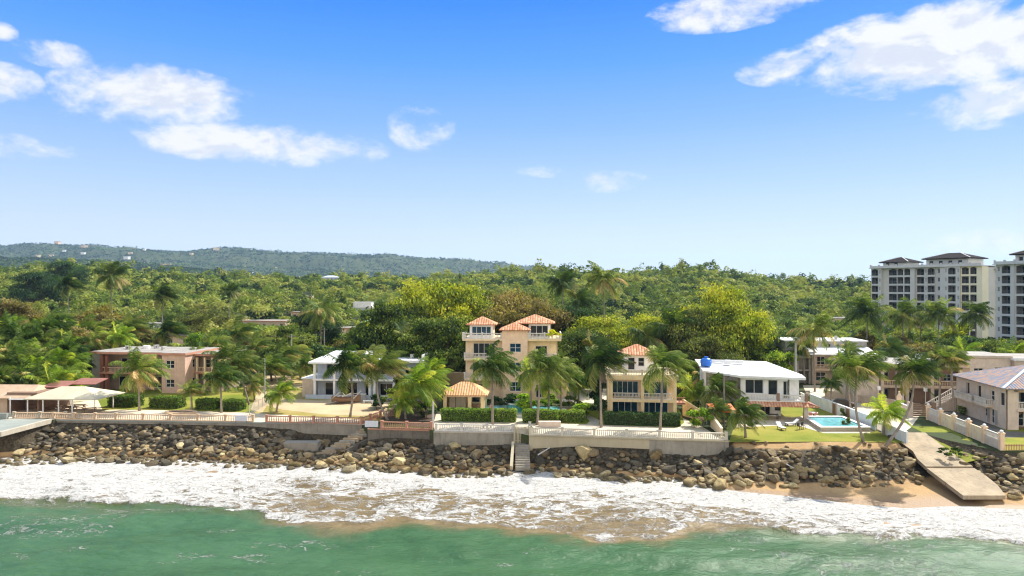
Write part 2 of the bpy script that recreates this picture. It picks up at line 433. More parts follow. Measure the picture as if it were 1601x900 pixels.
# ---------------------------------------------------------------- shore lines in plan
def poly(pts, z):
    a = [P(px, py, z) for px, py in pts]
    return np.array([p.x for p in a]), np.array([p.y for p in a])
SHp = [(-60, 716), (0, 716), (80, 712), (200, 715), (300, 718), (400, 725), (500, 728), (560, 729), (620, 736), (700, 741), (760, 737), (830, 733), (900, 742), (1000, 747), (1060, 749),
       (1100, 760), (1150, 768), (1200, 773), (1280, 782), (1340, 790), (1420, 797), (1500, 793), (1601, 797), (1700, 800)]
MDp = [(-60, 778), (0, 776), (150, 776), (250, 776), (330, 768), (400, 752), (460, 748), (520, 756), (600, 757), (700, 767), (780, 772), (830, 766), (900, 772), (1000, 776), (1100, 788), (1170, 800),
       (1240, 806), (1350, 818), (1450, 828), (1601, 842), (1700, 846)]
LLp = [(-60, 777), (0, 778), (110, 780), (140, 787), (210, 790), (240, 784), (330, 797), (400, 800), (450, 812), (560, 824), (640, 812), (700, 817), (800, 822), (880, 830), (930, 840), (1030, 837), (1070, 818),
       (1130, 816), (1200, 824), (1250, 838), (1320, 832), (1400, 840), (1500, 842), (1601, 860), (1700, 862)]
FTp = [(-60, 722), (0, 722), (90, 716), (200, 716), (300, 720), (400, 724), (500, 728), (570, 729), (640, 733), (690, 740), (760, 738), (850, 735), (950, 746), (1050, 747), (1110, 756), (1150, 757), (1250, 760),
       (1351, 760), (1408, 756), (1471, 752), (1500, 778), (1570, 778), (1601, 779), (1700, 780)]
SHx, SHy = poly(SHp, 0); MDx, MDy = poly(MDp, 0); LLx, LLy = poly(LLp, 0); FTx, FTy = poly(FTp, .5)
WLx = np.array([-900, -71.5, -70.5, -69.9, -60, -34, -21.8, -20.6, -11.6, -10.6, .4, 2.3, 28.3, 28.6, 50.4, 51.2, 56.2, 57.4, 60.0, 70, 110, 900])
WLy = np.array([94, 94, 94.6, 103.8, 103.2, 101.4, 100, 97.4, 96.2, 94.9, 94.2, 92.6, 89.0, 89.3, 88.4, 95.5, 95.5, 88.5, 83.6, 83.2, 80, 80.])
TZx = np.array([-900, -70, -40, -33, -31, -22, -18, -11, -8, 0, 3, 10, 18, 27, 28.8, 33, 49, 51, 57, 59, 62, 900])
TZz = np.array([3.3, 3.4, 3.2, 2.4, 1.5, 1.4, 2.2, 2.0, 2.2, 2.0, 2.0, 2.4, 2.2, 1.8, 3.9, 4, 4, 4, 4, 3.9, 3.5, 3.5])
def sh_y(x): return np.interp(x, SHx, SHy)
def ft_y(x): return np.interp(x, FTx, FTy)
def wl_y(x): return np.interp(x, WLx, WLy)
def sstep(t): t = np.clip(t, 0, 1); return t * t * (3 - 2 * t)
RDp = np.array([(-2000, 424), (0, 426), (60, 418), (105, 415), (200, 423), (300, 430), (400, 435), (480, 433), (515, 430), (560, 433), (650, 436), (700, 433), (780, 426), (850, 422), (900, 425), (960, 427),
                (1000, 427), (1070, 419), (1100, 421), (1150, 430), (1200, 436), (1260, 439), (1350, 441), (1600, 441), (4000, 441)], float)
MRp = np.array([(-2000, 400), (0, 402), (60, 404), (180, 410), (300, 418), (420, 430), (600, 446), (4000, 450)], float)
FRp = np.array([(-2000, 388), (0, 390), (40, 387), (120, 391), (200, 390), (300, 393), (400, 395), (480, 400), (560, 402), (605, 403), (640, 410), (700, 416), (780, 417), (820, 424), (900, 436), (1000, 445), (1200, 448), (4000, 448)], float)
def landz(x, y):
    x = np.asarray(x, float); y = np.asarray(y, float)
    pxx = 800.5 + x / np.maximum(y, 60) * F
    zc = CZ + (450 - np.interp(pxx, RDp[:, 0], RDp[:, 1])) / F * 700 - 8.5
    s1 = sstep((y - 190) / 510.) ** 1.15
    h = 4 + (zc - 4) * s1
    h = np.where(y > 700, zc * (1 - .55 * sstep((y - 700) / 500.)), h)
    h = h + (fbm(x / 90, y / 90, 3) - .5) * 9 * sstep((y - 230) / 250.) * (1 - .5 * s1)
    zm = CZ + (450 - np.interp(pxx, MRp[:, 0], MRp[:, 1])) / F * 2200 - 6
    h = np.maximum(h, zm * np.exp(-((y - 2200) / 600.) ** 2) + (fbm(x / 200, y / 200, 4) - .5) * 24 * np.exp(-((y - 2200) / 700.) ** 2))
    zf = CZ + (450 - np.interp(pxx, FRp[:, 0], FRp[:, 1])) / F * 4500 - 8
    ff = np.where(y < 4500, sstep((y - 1900) / 2600.), 1 - .6 * sstep((y - 4500) / 2500.))
    rel = (fbm(x / 520, y / 300, 5) - .5) * 260 * np.exp(-((y - 3500) / 620.) ** 2)
    return np.maximum(h, (zf + rel) * ff)
def groundz(x, y):
    """height of the ground sheet anywhere"""
    x = np.asarray(x, float); y = np.asarray(y, float)
    s = sh_y(x); f = np.maximum(ft_y(x), s + .3); wl = np.maximum(wl_y(x), f + .5); tz = np.interp(x, TZx, TZz)
    z = np.where(y < s, np.maximum((y - s) * .075, -7), 0)
    z = np.where((y >= s) & (y < f), .5 * (y - s) / (f - s), z)
    t = np.clip((y - f) / (wl - f), 0, 1)
    z = np.where((y >= f) & (y < wl), .5 + (tz - .5) * t, z)
    return np.where(y >= wl, landz(x, y), z)

def build_ground():
    xs = np.concatenate([-np.geomspace(900, 112, 14), np.arange(-110, 110.1, .8), np.geomspace(112, 900, 14)])
    rows = []
    sandw = []
    s = sh_y(xs); f = np.maximum(ft_y(xs), s + .3); wl = np.maximum(wl_y(xs), f + .5)
    def addrow(y, zz, sd):
        rows.append((xs, y, zz)); sandw.append(np.full_like(xs, sd))
    for dy in (-700, -120, -40, -10, -3): addrow(s + dy, np.maximum(dy * .075, -7) + 0 * xs, 1)
    for k in range(4): addrow(s + (f - s) * k / 3, .5 * k / 3 + 0 * xs, 1)
    tz = np.interp(xs, TZx, TZz)
    for k in range(1, 9):
        t = k / 8 * .998
        n_ = (fbm(xs / 1.5, (f + (wl - f) * t) / 1.5, 3) - .5) * .5 * (k < 8)
        addrow(f + (wl - f) * t, .5 + (tz - .5) * t + n_, 0); sandw[-1] = np.where((xs > 29) & (xs < 50) & (k >= 7), .75, .08 if k == 1 else 0.0)
    ys = np.concatenate([[.03, 1, 2.5, 5, 9, 14], np.arange(20, 100, 8)])
    for d in ys: addrow(wl + d, 4 + 0 * xs, -1)
    for Y in np.concatenate([np.arange(210, 1200, 14), np.geomspace(1215, 7500, 120)]):
        fx = xs * (1 + max(0, Y - 190) * .0092)
        rows.append((fx, np.full_like(xs, Y), landz(fx, np.full_like(xs, Y)))); sandw.append(np.full_like(xs, -1.))
    XX = np.stack([r[0] for r in rows]); YY = np.stack([r[1] for r in rows]); ZZ = np.stack([r[2] for r in rows])
    m, t, b, o = newmat('ground_surface')
    at = t.add('ShaderNodeAttribute', attribute_name='sand').outputs['Fac']
    co = t.add('ShaderNodeTexCoord').outputs['Object']
    n1 = t.noise(co, .25, 6, .6); n2 = t.noise(co, 3, 5, .65); n3 = t.noise(co, .02, 6, .6)
    sand = t.ramp(t.math('ADD', t.math('MULTIPLY', n1, .6), t.math('MULTIPLY', n2, .4)), [(.35, (.34, .21, .095)), (.65, (.48, .315, .15))])
    gp = t.add('ShaderNodeSeparateXYZ'); t.put(gp.inputs[0], co)
    wet = t.smooth(gp.outputs[2], .10, .36)
    sand = t.mix(wet, (.27, .17, .085), sand)
    rock = t.ramp(n2, [(.35, (.030, .024, .016)), (.7, (.12, .095, .058))])
    veg = t.ramp(t.math('ADD', t.math('MULTIPLY', n3, .6), t.math('MULTIPLY', n1, .4)), [(.3, (.022, .036, .010)), (.5, (.045, .062, .016)), (.7, (.085, .090, .03))])
    c1 = t.mix(t.smooth(at, -.9, -.2), veg, rock); c2 = t.mix(t.smooth(at, .15, .6), c1, sand)
    t.put(b.inputs['Base Color'], c2)
    t.put(b.inputs['Roughness'], t.math('MULTIPLY_ADD', wet, .45, .5)); b.inputs['Specular IOR Level'].default_value = .25
    bn = t.add('ShaderNodeBump'); bn.inputs['Strength'].default_value = .6; bn.inputs['Distance'].default_value = .15
    t.put(bn.inputs['Height'], n2); t.l.new(bn.outputs[0], b.inputs['Normal'])
    me = gridmesh('ground', XX, YY, ZZ, m, {'sand': np.stack(sandw)})
    tag(link('ground', me), 'sandy beach, rocky shore and wooded land rising to hills', kind='structure')
build_ground()

# ---------------------------------------------------------------- sea
def build_sea():
    xs = np.concatenate([-np.geomspace(1500, 92, 16), np.arange(-90, 90.1, .3), np.geomspace(92, 1500, 16)])
    ys = np.concatenate([-np.geomspace(900, 2, 14), np.arange(4, 48, 4), np.arange(50, 101, .28)])
    XX, YY = np.meshgrid(xs, ys)
    s = sh_y(XX); md = np.interp(XX, MDx, MDy); ll = np.interp(XX, LLx, LLy)
    n1 = fbm(XX / 5, YY / 2.2, 4) - .5; n2 = fbm(XX / 2.3 + 40, YY / 1.4, 4) - .5
    md = md + n1 * 3.0; ll = ll + n2 * 2.6 + (fbm(XX / 9 + 7, YY / 40, 3) - .5) * 3.0
    ll = np.minimum(ll, md - .3)
    foam = np.where(YY > md, .68 + .12 * sstep((YY - md) / 4.0), np.where(YY > ll, .50 + .18 * ((YY - ll) / (md - ll)), 0.48 * sstep(1 - (ll - YY) / .6)))
    # looser lace over the middle of the beach
    pxx = 800.5 + XX / np.maximum(YY, 30) * F
    loose = sstep((pxx - 380) / 120) * (1 - sstep((pxx - 1130) / 120))
    foam = foam + .16 * np.exp(-((YY - ll - .45) / .5) ** 2) * (.4 + 1.2 * fbm(XX / 6 + 2, YY / 9, 2))
    foam = foam - loose * .07 * (YY < md) - .15 * (YY < md) * sstep((fbm(XX / 6 + 9, YY / 4, 3) - .42) / .2) * loose
    off = fbm(XX / 7 + 3, YY / 3.2 + 8, 4)
    foam = np.maximum(foam, np.where(YY < ll, .30 * sstep((off - .545) / .14), 0))
    silt = np.where(YY > ll, .82 + .18 * loose, sstep(1 - (ll - YY) / (1.2 + 5.0 * (n1 + .5) + 1.2 * loose)) * (.45 + .5 * loose))
    silt = np.clip(silt * 1.0 + .10 * (fbm(XX / 14, YY / 6, 3) - .5), 0, 1)
    silt = np.maximum(silt, .55 * sstep((off - .45) / .2) * sstep((YY - 66) / 12))
    amp = sstep((np.minimum(s, 200) - YY) / 6)
    z = .20 * np.sin(YY * .55 + 3.0 * fbm(XX / 22, YY / 16, 3) * 3) * amp + (fbm(XX / 2.6, YY / 1.5, 4) - .5) * .46 * amp
    z += .60 * np.exp(-((YY - ll - .7) / .8) ** 2) * (.3 + .9 * fbm(XX / 8, YY / 30, 2)) * (1 - .6 * loose)
    z += foam * (fbm(XX / .9, YY / .7, 3) - .5) * .26 * amp
    z += (YY > ll - 1) * (fbm(XX / 8, YY / 1.2, 3) - .5) * .55 * amp
    z = z + .03
    m, t, b, o = newmat('sea_water')
    fa = t.add('ShaderNodeAttribute', attribute_name='foam').outputs['Fac']
    si = t.add('ShaderNodeAttribute', attribute_name='silt').outputs['Fac']
    co = t.add('ShaderNodeTexCoord').outputs['Object']
    sc = t.scale(co, (1, 1.75, 0))
    wn = t.noise(sc, .55, 4, .6, out=1)
    wv = t.vmath('ADD', sc, t.vmath('MULTIPLY', t.vmath('SUBTRACT', wn, (.5, .5, .5)), (5.0, 5.0, 0)))
    def lace(s_, w_):
        v = t.add('ShaderNodeTexVoronoi', feature='DISTANCE_TO_EDGE'); t.put(v.inputs['Vector'], wv); v.inputs['Scale'].default_value = s_
        return t.math('SUBTRACT', 1.0, t.smooth(v.outputs['Distance'], 0.0, w_))
    fine = t.noise(wv, 2.4, 8, .68); big = t.noise(wv, .33, 5, .6)
    v = t.math('ADD', t.math('MULTIPLY', lace(.42, .30), .20), t.math('MULTIPLY', lace(1.15, .42), .16))
    v = t.math('ADD', v, t.math('MULTIPLY', fine, .62)); v = t.math('ADD', v, t.math('MULTIPLY', big, .30))
    thr = t.math('SUBTRACT', 1.02, t.math('MULTIPLY', fa, .72))
    fm = t.smooth(t.math('SUBTRACT', v, thr), -.05, .13)
    fm = t.math('MULTIPLY', fm, t.smooth(fa, .03, .2))
    streak = t.math('ADD', t.math('MULTIPLY', t.noise(t.scale(co, (.06, .16, 0)), 1, 5, .6), .6), t.math('MULTIPLY', t.noise(t.scale(co, (.5, 1.5, 0)), 1, 6, .65, .6), .4))
    green = t.ramp(streak, [(.35, (.030, .078, .026)), (.5, (.046, .110, .042)), (.68, (.066, .142, .060))])
    nearc = t.ramp(t.noise(wv, .5, 6, .65), [(.35, (.13, .092, .040)), (.65, (.24, .175, .085))])
    gsep = t.add('ShaderNodeSeparateXYZ'); t.put(gsep.inputs[0], co)
    shallow = t.mix(t.smooth(si, .35, .95), (.095, .11, .045), nearc)
    wc = t.mix(t.smooth(si, .04, .75), green, shallow)
    fcol = t.ramp(fine, [(.35, (.26, .23, .18)), (.60, (.66, .65, .62))])
    t.put(b.inputs['Base Color'], t.mix(fm, wc, fcol))
    t.put(b.inputs['Roughness'], t.math('MULTIPLY_ADD', fm, .65, .16)); b.inputs['Specular IOR Level'].default_value = .16
    bn = t.add('ShaderNodeBump'); bn.inputs['Strength'].default_value = .9; bn.inputs['Distance'].default_value = .22
    rp = t.math('ADD', t.math('MULTIPLY', t.noise(t.scale(co, (1, 1.6, 0)), 1.6, 6, .62), .8), t.math('MULTIPLY', t.math('MULTIPLY', fm, fine), 1.1))
    t.put(bn.inputs['Height'], rp); t.l.new(bn.outputs[0], b.inputs['Normal'])
    me = gridmesh('sea_water', XX, YY, z, m, {'foam': foam, 'silt': silt})
    tag(link('sea_water', me), 'green sea breaking in white foam on the beach', kind='structure')
build_sea()

# ---------------------------------------------------------------- boulders of the sea defence
def rock_mat(name, stops):
    m, t, b, o = newmat(name)
    co = t.add('ShaderNodeTexCoord').outputs['Object']
    oi = t.add('ShaderNodeObjectInfo').outputs['Random']
    geo = t.add('ShaderNodeNewGeometry').outputs['Position']
    a = t.add('ShaderNodeAttribute', attribute_name='rnd').outputs['Fac']
    v = t.math('ADD', t.math('MULTIPLY', t.noise(geo, 1.3, 7, .68), .55), t.math('MULTIPLY', t.math('FRACT', t.math('ADD', oi, a)), .45))
    cc = t.ramp(v, stops)
    sp = t.noise(geo, 6, 5, .7)
    cc = t.mix(t.math('MULTIPLY', t.smooth(sp, .52, .7), .6), cc, (.035, .028, .02))
    gz = t.add('ShaderNodeSeparateXYZ'); t.put(gz.inputs[0], geo)
    wet = t.math('SUBTRACT', 1.0, t.smooth(t.math('ADD', gz.outputs[2], t.math('MULTIPLY', t.noise(geo, .8, 3), .5)), .55, 1.0))
    cc = t.mix(t.math('MULTIPLY', wet, .62), cc, (.045, .038, .020))
    t.put(b.inputs['Base Color'], cc); t.put(b.inputs['Roughness'], t.math('MULTIPLY_ADD', wet, -.4, .9)); b.inputs['Specular IOR Level'].default_value = .25
    bn = t.add('ShaderNodeBump'); bn.inputs['Strength'].default_value = 1; bn.inputs['Distance'].default_value = .12
    t.put(bn.inputs['Height'], t.noise(geo, 4.5, 6, .7)); t.l.new(bn.outputs[0], b.inputs['Normal'])
    return m
M['rock_tan'] = rock_mat('tan_rock', [(.25, (.18, .125, .055)), (.5, (.36, .27, .12)), (.75, (.52, .42, .23))])
M['rock_grey'] = rock_mat('grey_brown_rock', [(.25, (.10, .070, .036)), (.5, (.205, .150, .078)), (.75, (.35, .27, .15))])
M['rock_dark'] = rock_mat('dark_rock', [(.25, (.040, .034, .022)), (.5, (.085, .072, .048)), (.75, (.155, .13, .09))])
def rock_arrays(seed, sub):
    rg = np.random.default_rng(seed)
    bm = bmesh.new(); bmesh.ops.create_icosphere(bm, subdivisions=sub, radius=1)
    V = np.array([v.co[:] for v in bm.verts]); Fc = np.array([[v.index for v in f.verts] for f in bm.faces]); bm.free()
    for k in range(15):
        n = rg.normal(size=3); n /= np.linalg.norm(n); d = rg.uniform(.50, .82)
        h = V @ n; over = np.maximum(h - d, 0); V = V - over[:, None] * n * .93
    U = V / np.linalg.norm(V, axis=1)[:, None]
    nz = (fbm(U[:, 0] * 2 + seed * 3.1 + 9, U[:, 1] * 2 + U[:, 2] * 1.7 + 5, 4) - .5)
    V = V * (1 + nz * .34)[:, None]
    V = V * np.array([rg.uniform(.95, 1.35), rg.uniform(.8, 1.1), rg.uniform(.62, .85)])
    return V, Fc
rock_protos = []
for k in range(10):
    V, Fc = rock_arrays(k, 3)
    row = []
    for mn in ('rock_tan', 'rock_grey', 'rock_dark'):
        me = bpy.data.meshes.new('boulder'); me.from_pydata(V.tolist(), [], Fc.tolist()); me.materials.append(M[mn]); me.update(); row.append(me)
    rock_protos.append(row)
def build_rocks():
    rg = np.random.default_rng(77)
    L = []
    x = -76.0
    for x in np.arange(-77, 76, .80):
        wl = float(wl_y(x)); f = float(ft_y(x)); tz = float(np.interp(x, TZx, TZz))
        if 51.0 < x < 56.5: wl = f + 3
        sl = math.hypot(wl - f, tz - .5)
        n = max(2, int(sl / .74))
        for j in range(n + 1):
            t = (j + rg.uniform(-.35, .35)) / n
            xx = x + rg.uniform(-.4, .4); yy = f + (wl - .3 - f) * t - .1
            if yy > wl - .25: continue
            if x > 29 and t > .86 and rg.random() < .75: continue
            r = rg.uniform(.30, .62) * (1.12 - .25 * t) + (rg.random() < .16) * rg.uniform(.15, .50)
            if x > 29: r *= .86
            # keep the stair flights and the boat ramp clear
            if -26.8 < xx < -20.6 and abs((xx + 21.0) * .80 - (yy - 99.4) * 1.0) < 1.2: continue
            if .2 < xx < 2.7 and yy > 88.8: continue
            q = (yy - 75.5) / 18.5; rl = 50.2 + max(0, 84.5 - yy) * 0.0; rr = 56.5
            if yy > 75 and ramp_left(yy) - .5 < xx < ramp_right(yy) + .3: continue
            if t < .12 and rg.random() < .30: continue
            L.append((xx, yy, r, t))
    for (px, py, r) in [(905, 688, 1.5), (885, 697, 1.1), (925, 700, 1.2), (850, 702, .9), (1025, 722, 1.15), (938, 729, 1.15), (235, 702, .95), (262, 700, 1.05), (327, 692, 1.0), (460, 715, 1.1),
                        (553, 713, .9), (712, 706, 1.0), (1130, 738, .95), (1125, 748, 1.1), (1505, 740, 1.0), (1580, 735, 1.3), (160, 697, .85), (190, 698, .7), (745, 703, 1.1), (1090, 730, .9)]:
        zz = 2.2 if py < 705 else 1.2
        p = P(px, py, zz); yy_ = min(p.y, float(wl_y(p.x)) - r * .8); L.append((p.x, yy_, r, .5 if zz > 2 else .2))
    order = sorted(range(len(L)), key=lambda i: -L[i][2] / L[i][1])
    ind = order[:292]; rest = order[292:]
    cols = {}
    def matidx(xx, yy, t):
        pr = rg.random()
        if xx > 29: return 1 if pr < .62 else (0 if pr < .85 else 2)
        if t < .28: return 0 if pr < .72 else 1
        if t < .55: return 1 if pr < .50 else (0 if pr < .68 else 2)
        return 2 if pr < .66 else 1  # upper boulders mostly dark, the shade there put into their colour
    secs = [(-75, 'below the green walkway'), (-58, 'under the long tan balustrade'), (-40, 'under the brown balustrade'), (-27, 'by the diagonal steps'), (-19, 'right of the diagonal steps'),
            (-9, 'under the grey villa wall'), (1.5, 'by the straight steps'), (9, 'under the cream sea wall'), (19, 'under the cream wall end'), (29, 'below the patched grey wall'),
            (36, 'below the green lawn'), (44, 'below the swimming pool lawn'), (50, 'left of the boat ramp'), (60, 'right of the boat ramp')]
    cn_ = ['tan', 'grey brown', 'dark']
    items = []
    for i in ind:
        xx, yy, r, t = L[i]; mi = matidx(xx, yy, t)
        sec = min(secs, key=lambda s: abs(s[0] - xx))[1]
        row = 'at the water line' if t < .2 else ('halfway up the slope' if t < .6 else 'high on the slope')
        items.append((cn_[mi], row, sec, xx, yy, r, t, mi))
    items.sort(key=lambda a: (a[0], a[1], a[2], a[3]))
    cnt = {}
    for a in items: cnt[a[:3]] = cnt.get(a[:3], 0) + 1
    seen = {}
    for (cname, row, sec, xx, yy, r, t, mi) in items:
        k = (cname, row, sec); seen[k] = seen.get(k, 0) + 1
        nth = '' if cnt[k] == 1 else ', %s from the left' % ordn(seen[k])
        o = link('boulder', rock_protos[int(rg.integers(10))][mi], None, (xx, yy, float(groundz(xx, yy)) + r * .22), (rg.uniform(-.4, .4), rg.uniform(-.4, .4), rg.uniform(0, 6.28)), (r, r, r))
        tag(o, '%s boulder %s %s%s' % (cname, row, sec, nth), 'boulder', 'boulders of the rocky shore')
    # the smaller stones, past three hundred of a kind
    arr = [rock_arrays(100 + k, 2) for k in range(8)]
    for mi, mn in enumerate(('rock_tan', 'rock_grey', 'rock_dark')): pass
    VV = []; FF = []; RR = []; MI = []; off = 0
    for i in rest:
        xx, yy, r, t = L[i]; V, Fc = arr[int(rg.integers(8))]
        mt = Matrix.Rotation(rg.uniform(0, 6.28), 3, 'Z') @ Matrix.Rotation(rg.uniform(-.5, .5), 3, 'X')
        W_ = (V * r) @ np.array(mt).T + np.array([xx, yy, float(groundz(xx, yy)) + r * .18])
        VV.append(W_); FF.append(Fc + off); off += len(V); RR.append(np.full(len(V), rg.random())); MI.append(np.full(len(Fc), matidx(xx, yy, t)))
    V = np.concatenate(VV); Fc = np.concatenate(FF); me = bpy.data.meshes.new('small_shore_rocks')
    me.vertices.add(len(V)); me.vertices.foreach_set('co', V.astype(np.float32).ravel())
    me.loops.add(Fc.size); me.loops.foreach_set('vertex_index', Fc.astype(np.int32).ravel())
    me.polygons.add(len(Fc)); me.polygons.foreach_set('loop_start', np.arange(0, Fc.size, 3, dtype=np.int32))
    me.polygons.foreach_set('material_index', np.concatenate(MI).astype(np.int32))
    at = me.attributes.new('rnd', 'FLOAT', 'POINT'); at.data.foreach_set('value', np.concatenate(RR).astype(np.float32))
    for mn in ('rock_tan', 'rock_grey', 'rock_dark'): me.materials.append(M[mn])
    me.update(calc_edges=True)
    tag(link('small_shore_rocks', me), 'smaller rocks filling the gaps between the big shore boulders', kind='stuff')
    print('ROCKS', len(L))
def ordn(n):
    return '%d%s' % (n, 'th' if 10 <= n % 100 <= 20 else {1: 'st', 2: 'nd', 3: 'rd'}.get(n % 10, 'th'))
def ramp_left(y): return float(np.interp(y, [75.5, 84.4, 87.5, 95, 104], [49.9, 50.3, 51.4, 51.6, 52.2]))
def ramp_right(y): return float(np.interp(y, [75.5, 79, 85.8, 92.5, 104], [54.6, 55.9, 56.0, 56.6, 58.5]))
build_rocks()
# ================================================================ building kit
_wc = {}
def window(parent, w_, h_, cols, rows, loc, rot, frame='white', gl='glass', name='window', fw=.07):
    k = (round(w_, 2), round(h_, 2), cols, rows, frame, gl)
    if k not in _wc:
        f = MB(); g = MB()
        f.box(0, w_, 0, .09, 0, fw); f.box(0, w_, 0, .09, h_ - fw, h_); f.box(0, fw, 0, .09, fw, h_ - fw); f.box(w_ - fw, w_, 0, .09, fw, h_ - fw)
        for c in range(1, cols):
            x = w_ * c / cols; f.box(x - fw * .5, x + fw * .5, .005, .085, fw, h_ - fw)
        for r in range(1, rows):
            z = h_ * r / rows; f.box(fw, w_ - fw, .01, .08, z - fw * .4, z + fw * .4)
        g.box(fw * .5, w_ - fw * .5, .045, .06, fw * .5, h_ - fw * .5)
        _wc[k] = (f.mesh('window_frame', M[frame]), g.mesh('pane', M[gl]))
    fo = link(name, _wc[k][0], parent, loc, rot)
    link('pane', _wc[k][1], fo)
    return fo

def wall(parent, p0, p1, z0, z1, mat, ops=(), t=.25, rec=.14, name='wall', gl='glass', frame='white'):
    """wall from p0 to p1 (left to right seen from outside) with real openings; ops = (s0,s1,h0,h1,style)"""
    p0 = Vector((p0[0], p0[1])); p1 = Vector((p1[0], p1[1])); L = (p1 - p0).length
    if L < .02: return
    d = (p1 - p0) / L; n = Vector((d.y, -d.x)); ang = math.atan2(d.y, d.x)
    ops = [o for o in ops if o[0] < L - .05 and o[1] > .05]
    ops = [(max(o[0], .02), min(o[1], L - .02), max(o[2], z0 + .001), min(o[3], z1 - .02), *o[4:]) for o in ops]
    S = sorted(set([0, L] + [o[0] for o in ops] + [o[1] for o in ops])); Hs = sorted(set([z0, z1] + [o[2] for o in ops] + [o[3] for o in ops]))
    b = MB()
    pt = lambda s, z, dep: (p0.x + d.x * s - n.x * dep, p0.y + d.y * s - n.y * dep, z)
    for i in range(len(S) - 1):
        for j in range(len(Hs) - 1):
            sc = (S[i] + S[i + 1]) / 2; hc = (Hs[j] + Hs[j + 1]) / 2
            if any(o[0] < sc < o[1] and o[2] < hc < o[3] for o in ops): continue
            b.q(pt(S[i], Hs[j], 0), pt(S[i + 1], Hs[j], 0), pt(S[i + 1], Hs[j + 1], 0), pt(S[i], Hs[j + 1], 0))
            b.q(pt(S[i], Hs[j + 1], t), pt(S[i + 1], Hs[j + 1], t), pt(S[i + 1], Hs[j], t), pt(S[i], Hs[j], t))
    for (s0, s1, h0, h1, *st) in ops:
        b.q(pt(s0, h0, 0), pt(s0, h1, 0), pt(s0, h1, t), pt(s0, h0, t)); b.q(pt(s1, h0, t), pt(s1, h1, t), pt(s1, h1, 0), pt(s1, h0, 0))
        b.q(pt(s0, h0, t), pt(s1, h0, t), pt(s1, h0, 0), pt(s0, h0, 0)); b.q(pt(s0, h1, 0), pt(s1, h1, 0), pt(s1, h1, t), pt(s0, h1, t))
        if 'arch' in st:
            w_ = s1 - s0; rise = min(w_ * .32, .8) * (.5 if w_ > 1.9 and h1 > 15 else 1); N = 8
            cr = [(s0 + w_ * k / N, h1 - rise + rise * math.sin(math.pi * k / N)) for k in range(N + 1)]
            for k in range(N):
                a, c = cr[k], cr[k + 1]
                b.q(pt(a[0], a[1], -.004), pt(c[0], c[1], -.004), pt(c[0], h1 + .01, -.004), pt(a[0], h1 + .01, -.004))
                b.q(pt(a[0], a[1], t * .9), pt(c[0], c[1], t * .9), pt(c[0], c[1], -.004), pt(a[0], a[1], -.004))
    b.q(pt(0, z1, 0), pt(L, z1, 0), pt(L, z1, t), pt(0, z1, t)); b.q(pt(0, z0, 0), pt(0, z1, 0), pt(0, z1, t), pt(0, z0, t)); b.q(pt(L, z0, t), pt(L, z1, t), pt(L, z1, 0), pt(L, z0, 0))
    wo_ = b.build(name, M[mat], parent)
    for (s0, s1, h0, h1, *st) in ops:
        if st and isinstance(st[0], tuple):
            kind = st[1] if len(st) > 1 and st[1] not in ('arch',) else 'window'
            window(parent, s1 - s0 - .01, h1 - h0 - .01, st[0][0], st[0][1], pt(s0 + .005, h0 + .005, rec), ang, frame, gl, kind)
    return wo_

def railing(parent, p0, p1, z, h=.95, mat='bal_white', gap=.24, name='balustrade', solid=0, r=.05, post=None):
    p0 = Vector((p0[0], p0[1], z)); p1 = Vector((p1[0], p1[1], z)); L = (p1 - p0).length; d = (p1 - p0) / L
    b = MB(); up = Vector((0, 0, 1))
    b.beam(p0 + up * (.06 + solid / 2), p1 + up * (.06 + solid / 2), .16, .12 + solid); b.beam(p0 + up * (h - .06), p1 + up * (h - .06), .20, .12)
    n = max(2, int(L / gap))
    for k in range(1, n):
        q = p0 + d * (L * k / n)
        b.tube([q + up * (.11 + solid), q + up * (.11 + solid + (h - .23 - solid) * .4), q + up * (h - .115)], [r * .7, r * 1.3, r * .6], 5, False)
    if post:
        m = max(1, round(L / post))
        for k in range(m + 1):
            q = p0 + d * (L * k / m); b.box(q.x - .14, q.x + .14, q.y - .14, q.y + .14, z, z + h + .12)
    return b.build(name, M[mat], parent)

def slab(parent, x0, x1, y0, y1, z0, z1, mat, name='floor_slab'):
    return MB().box(x0, x1, y0, y1, z0, z1).build(name, M[mat], parent)

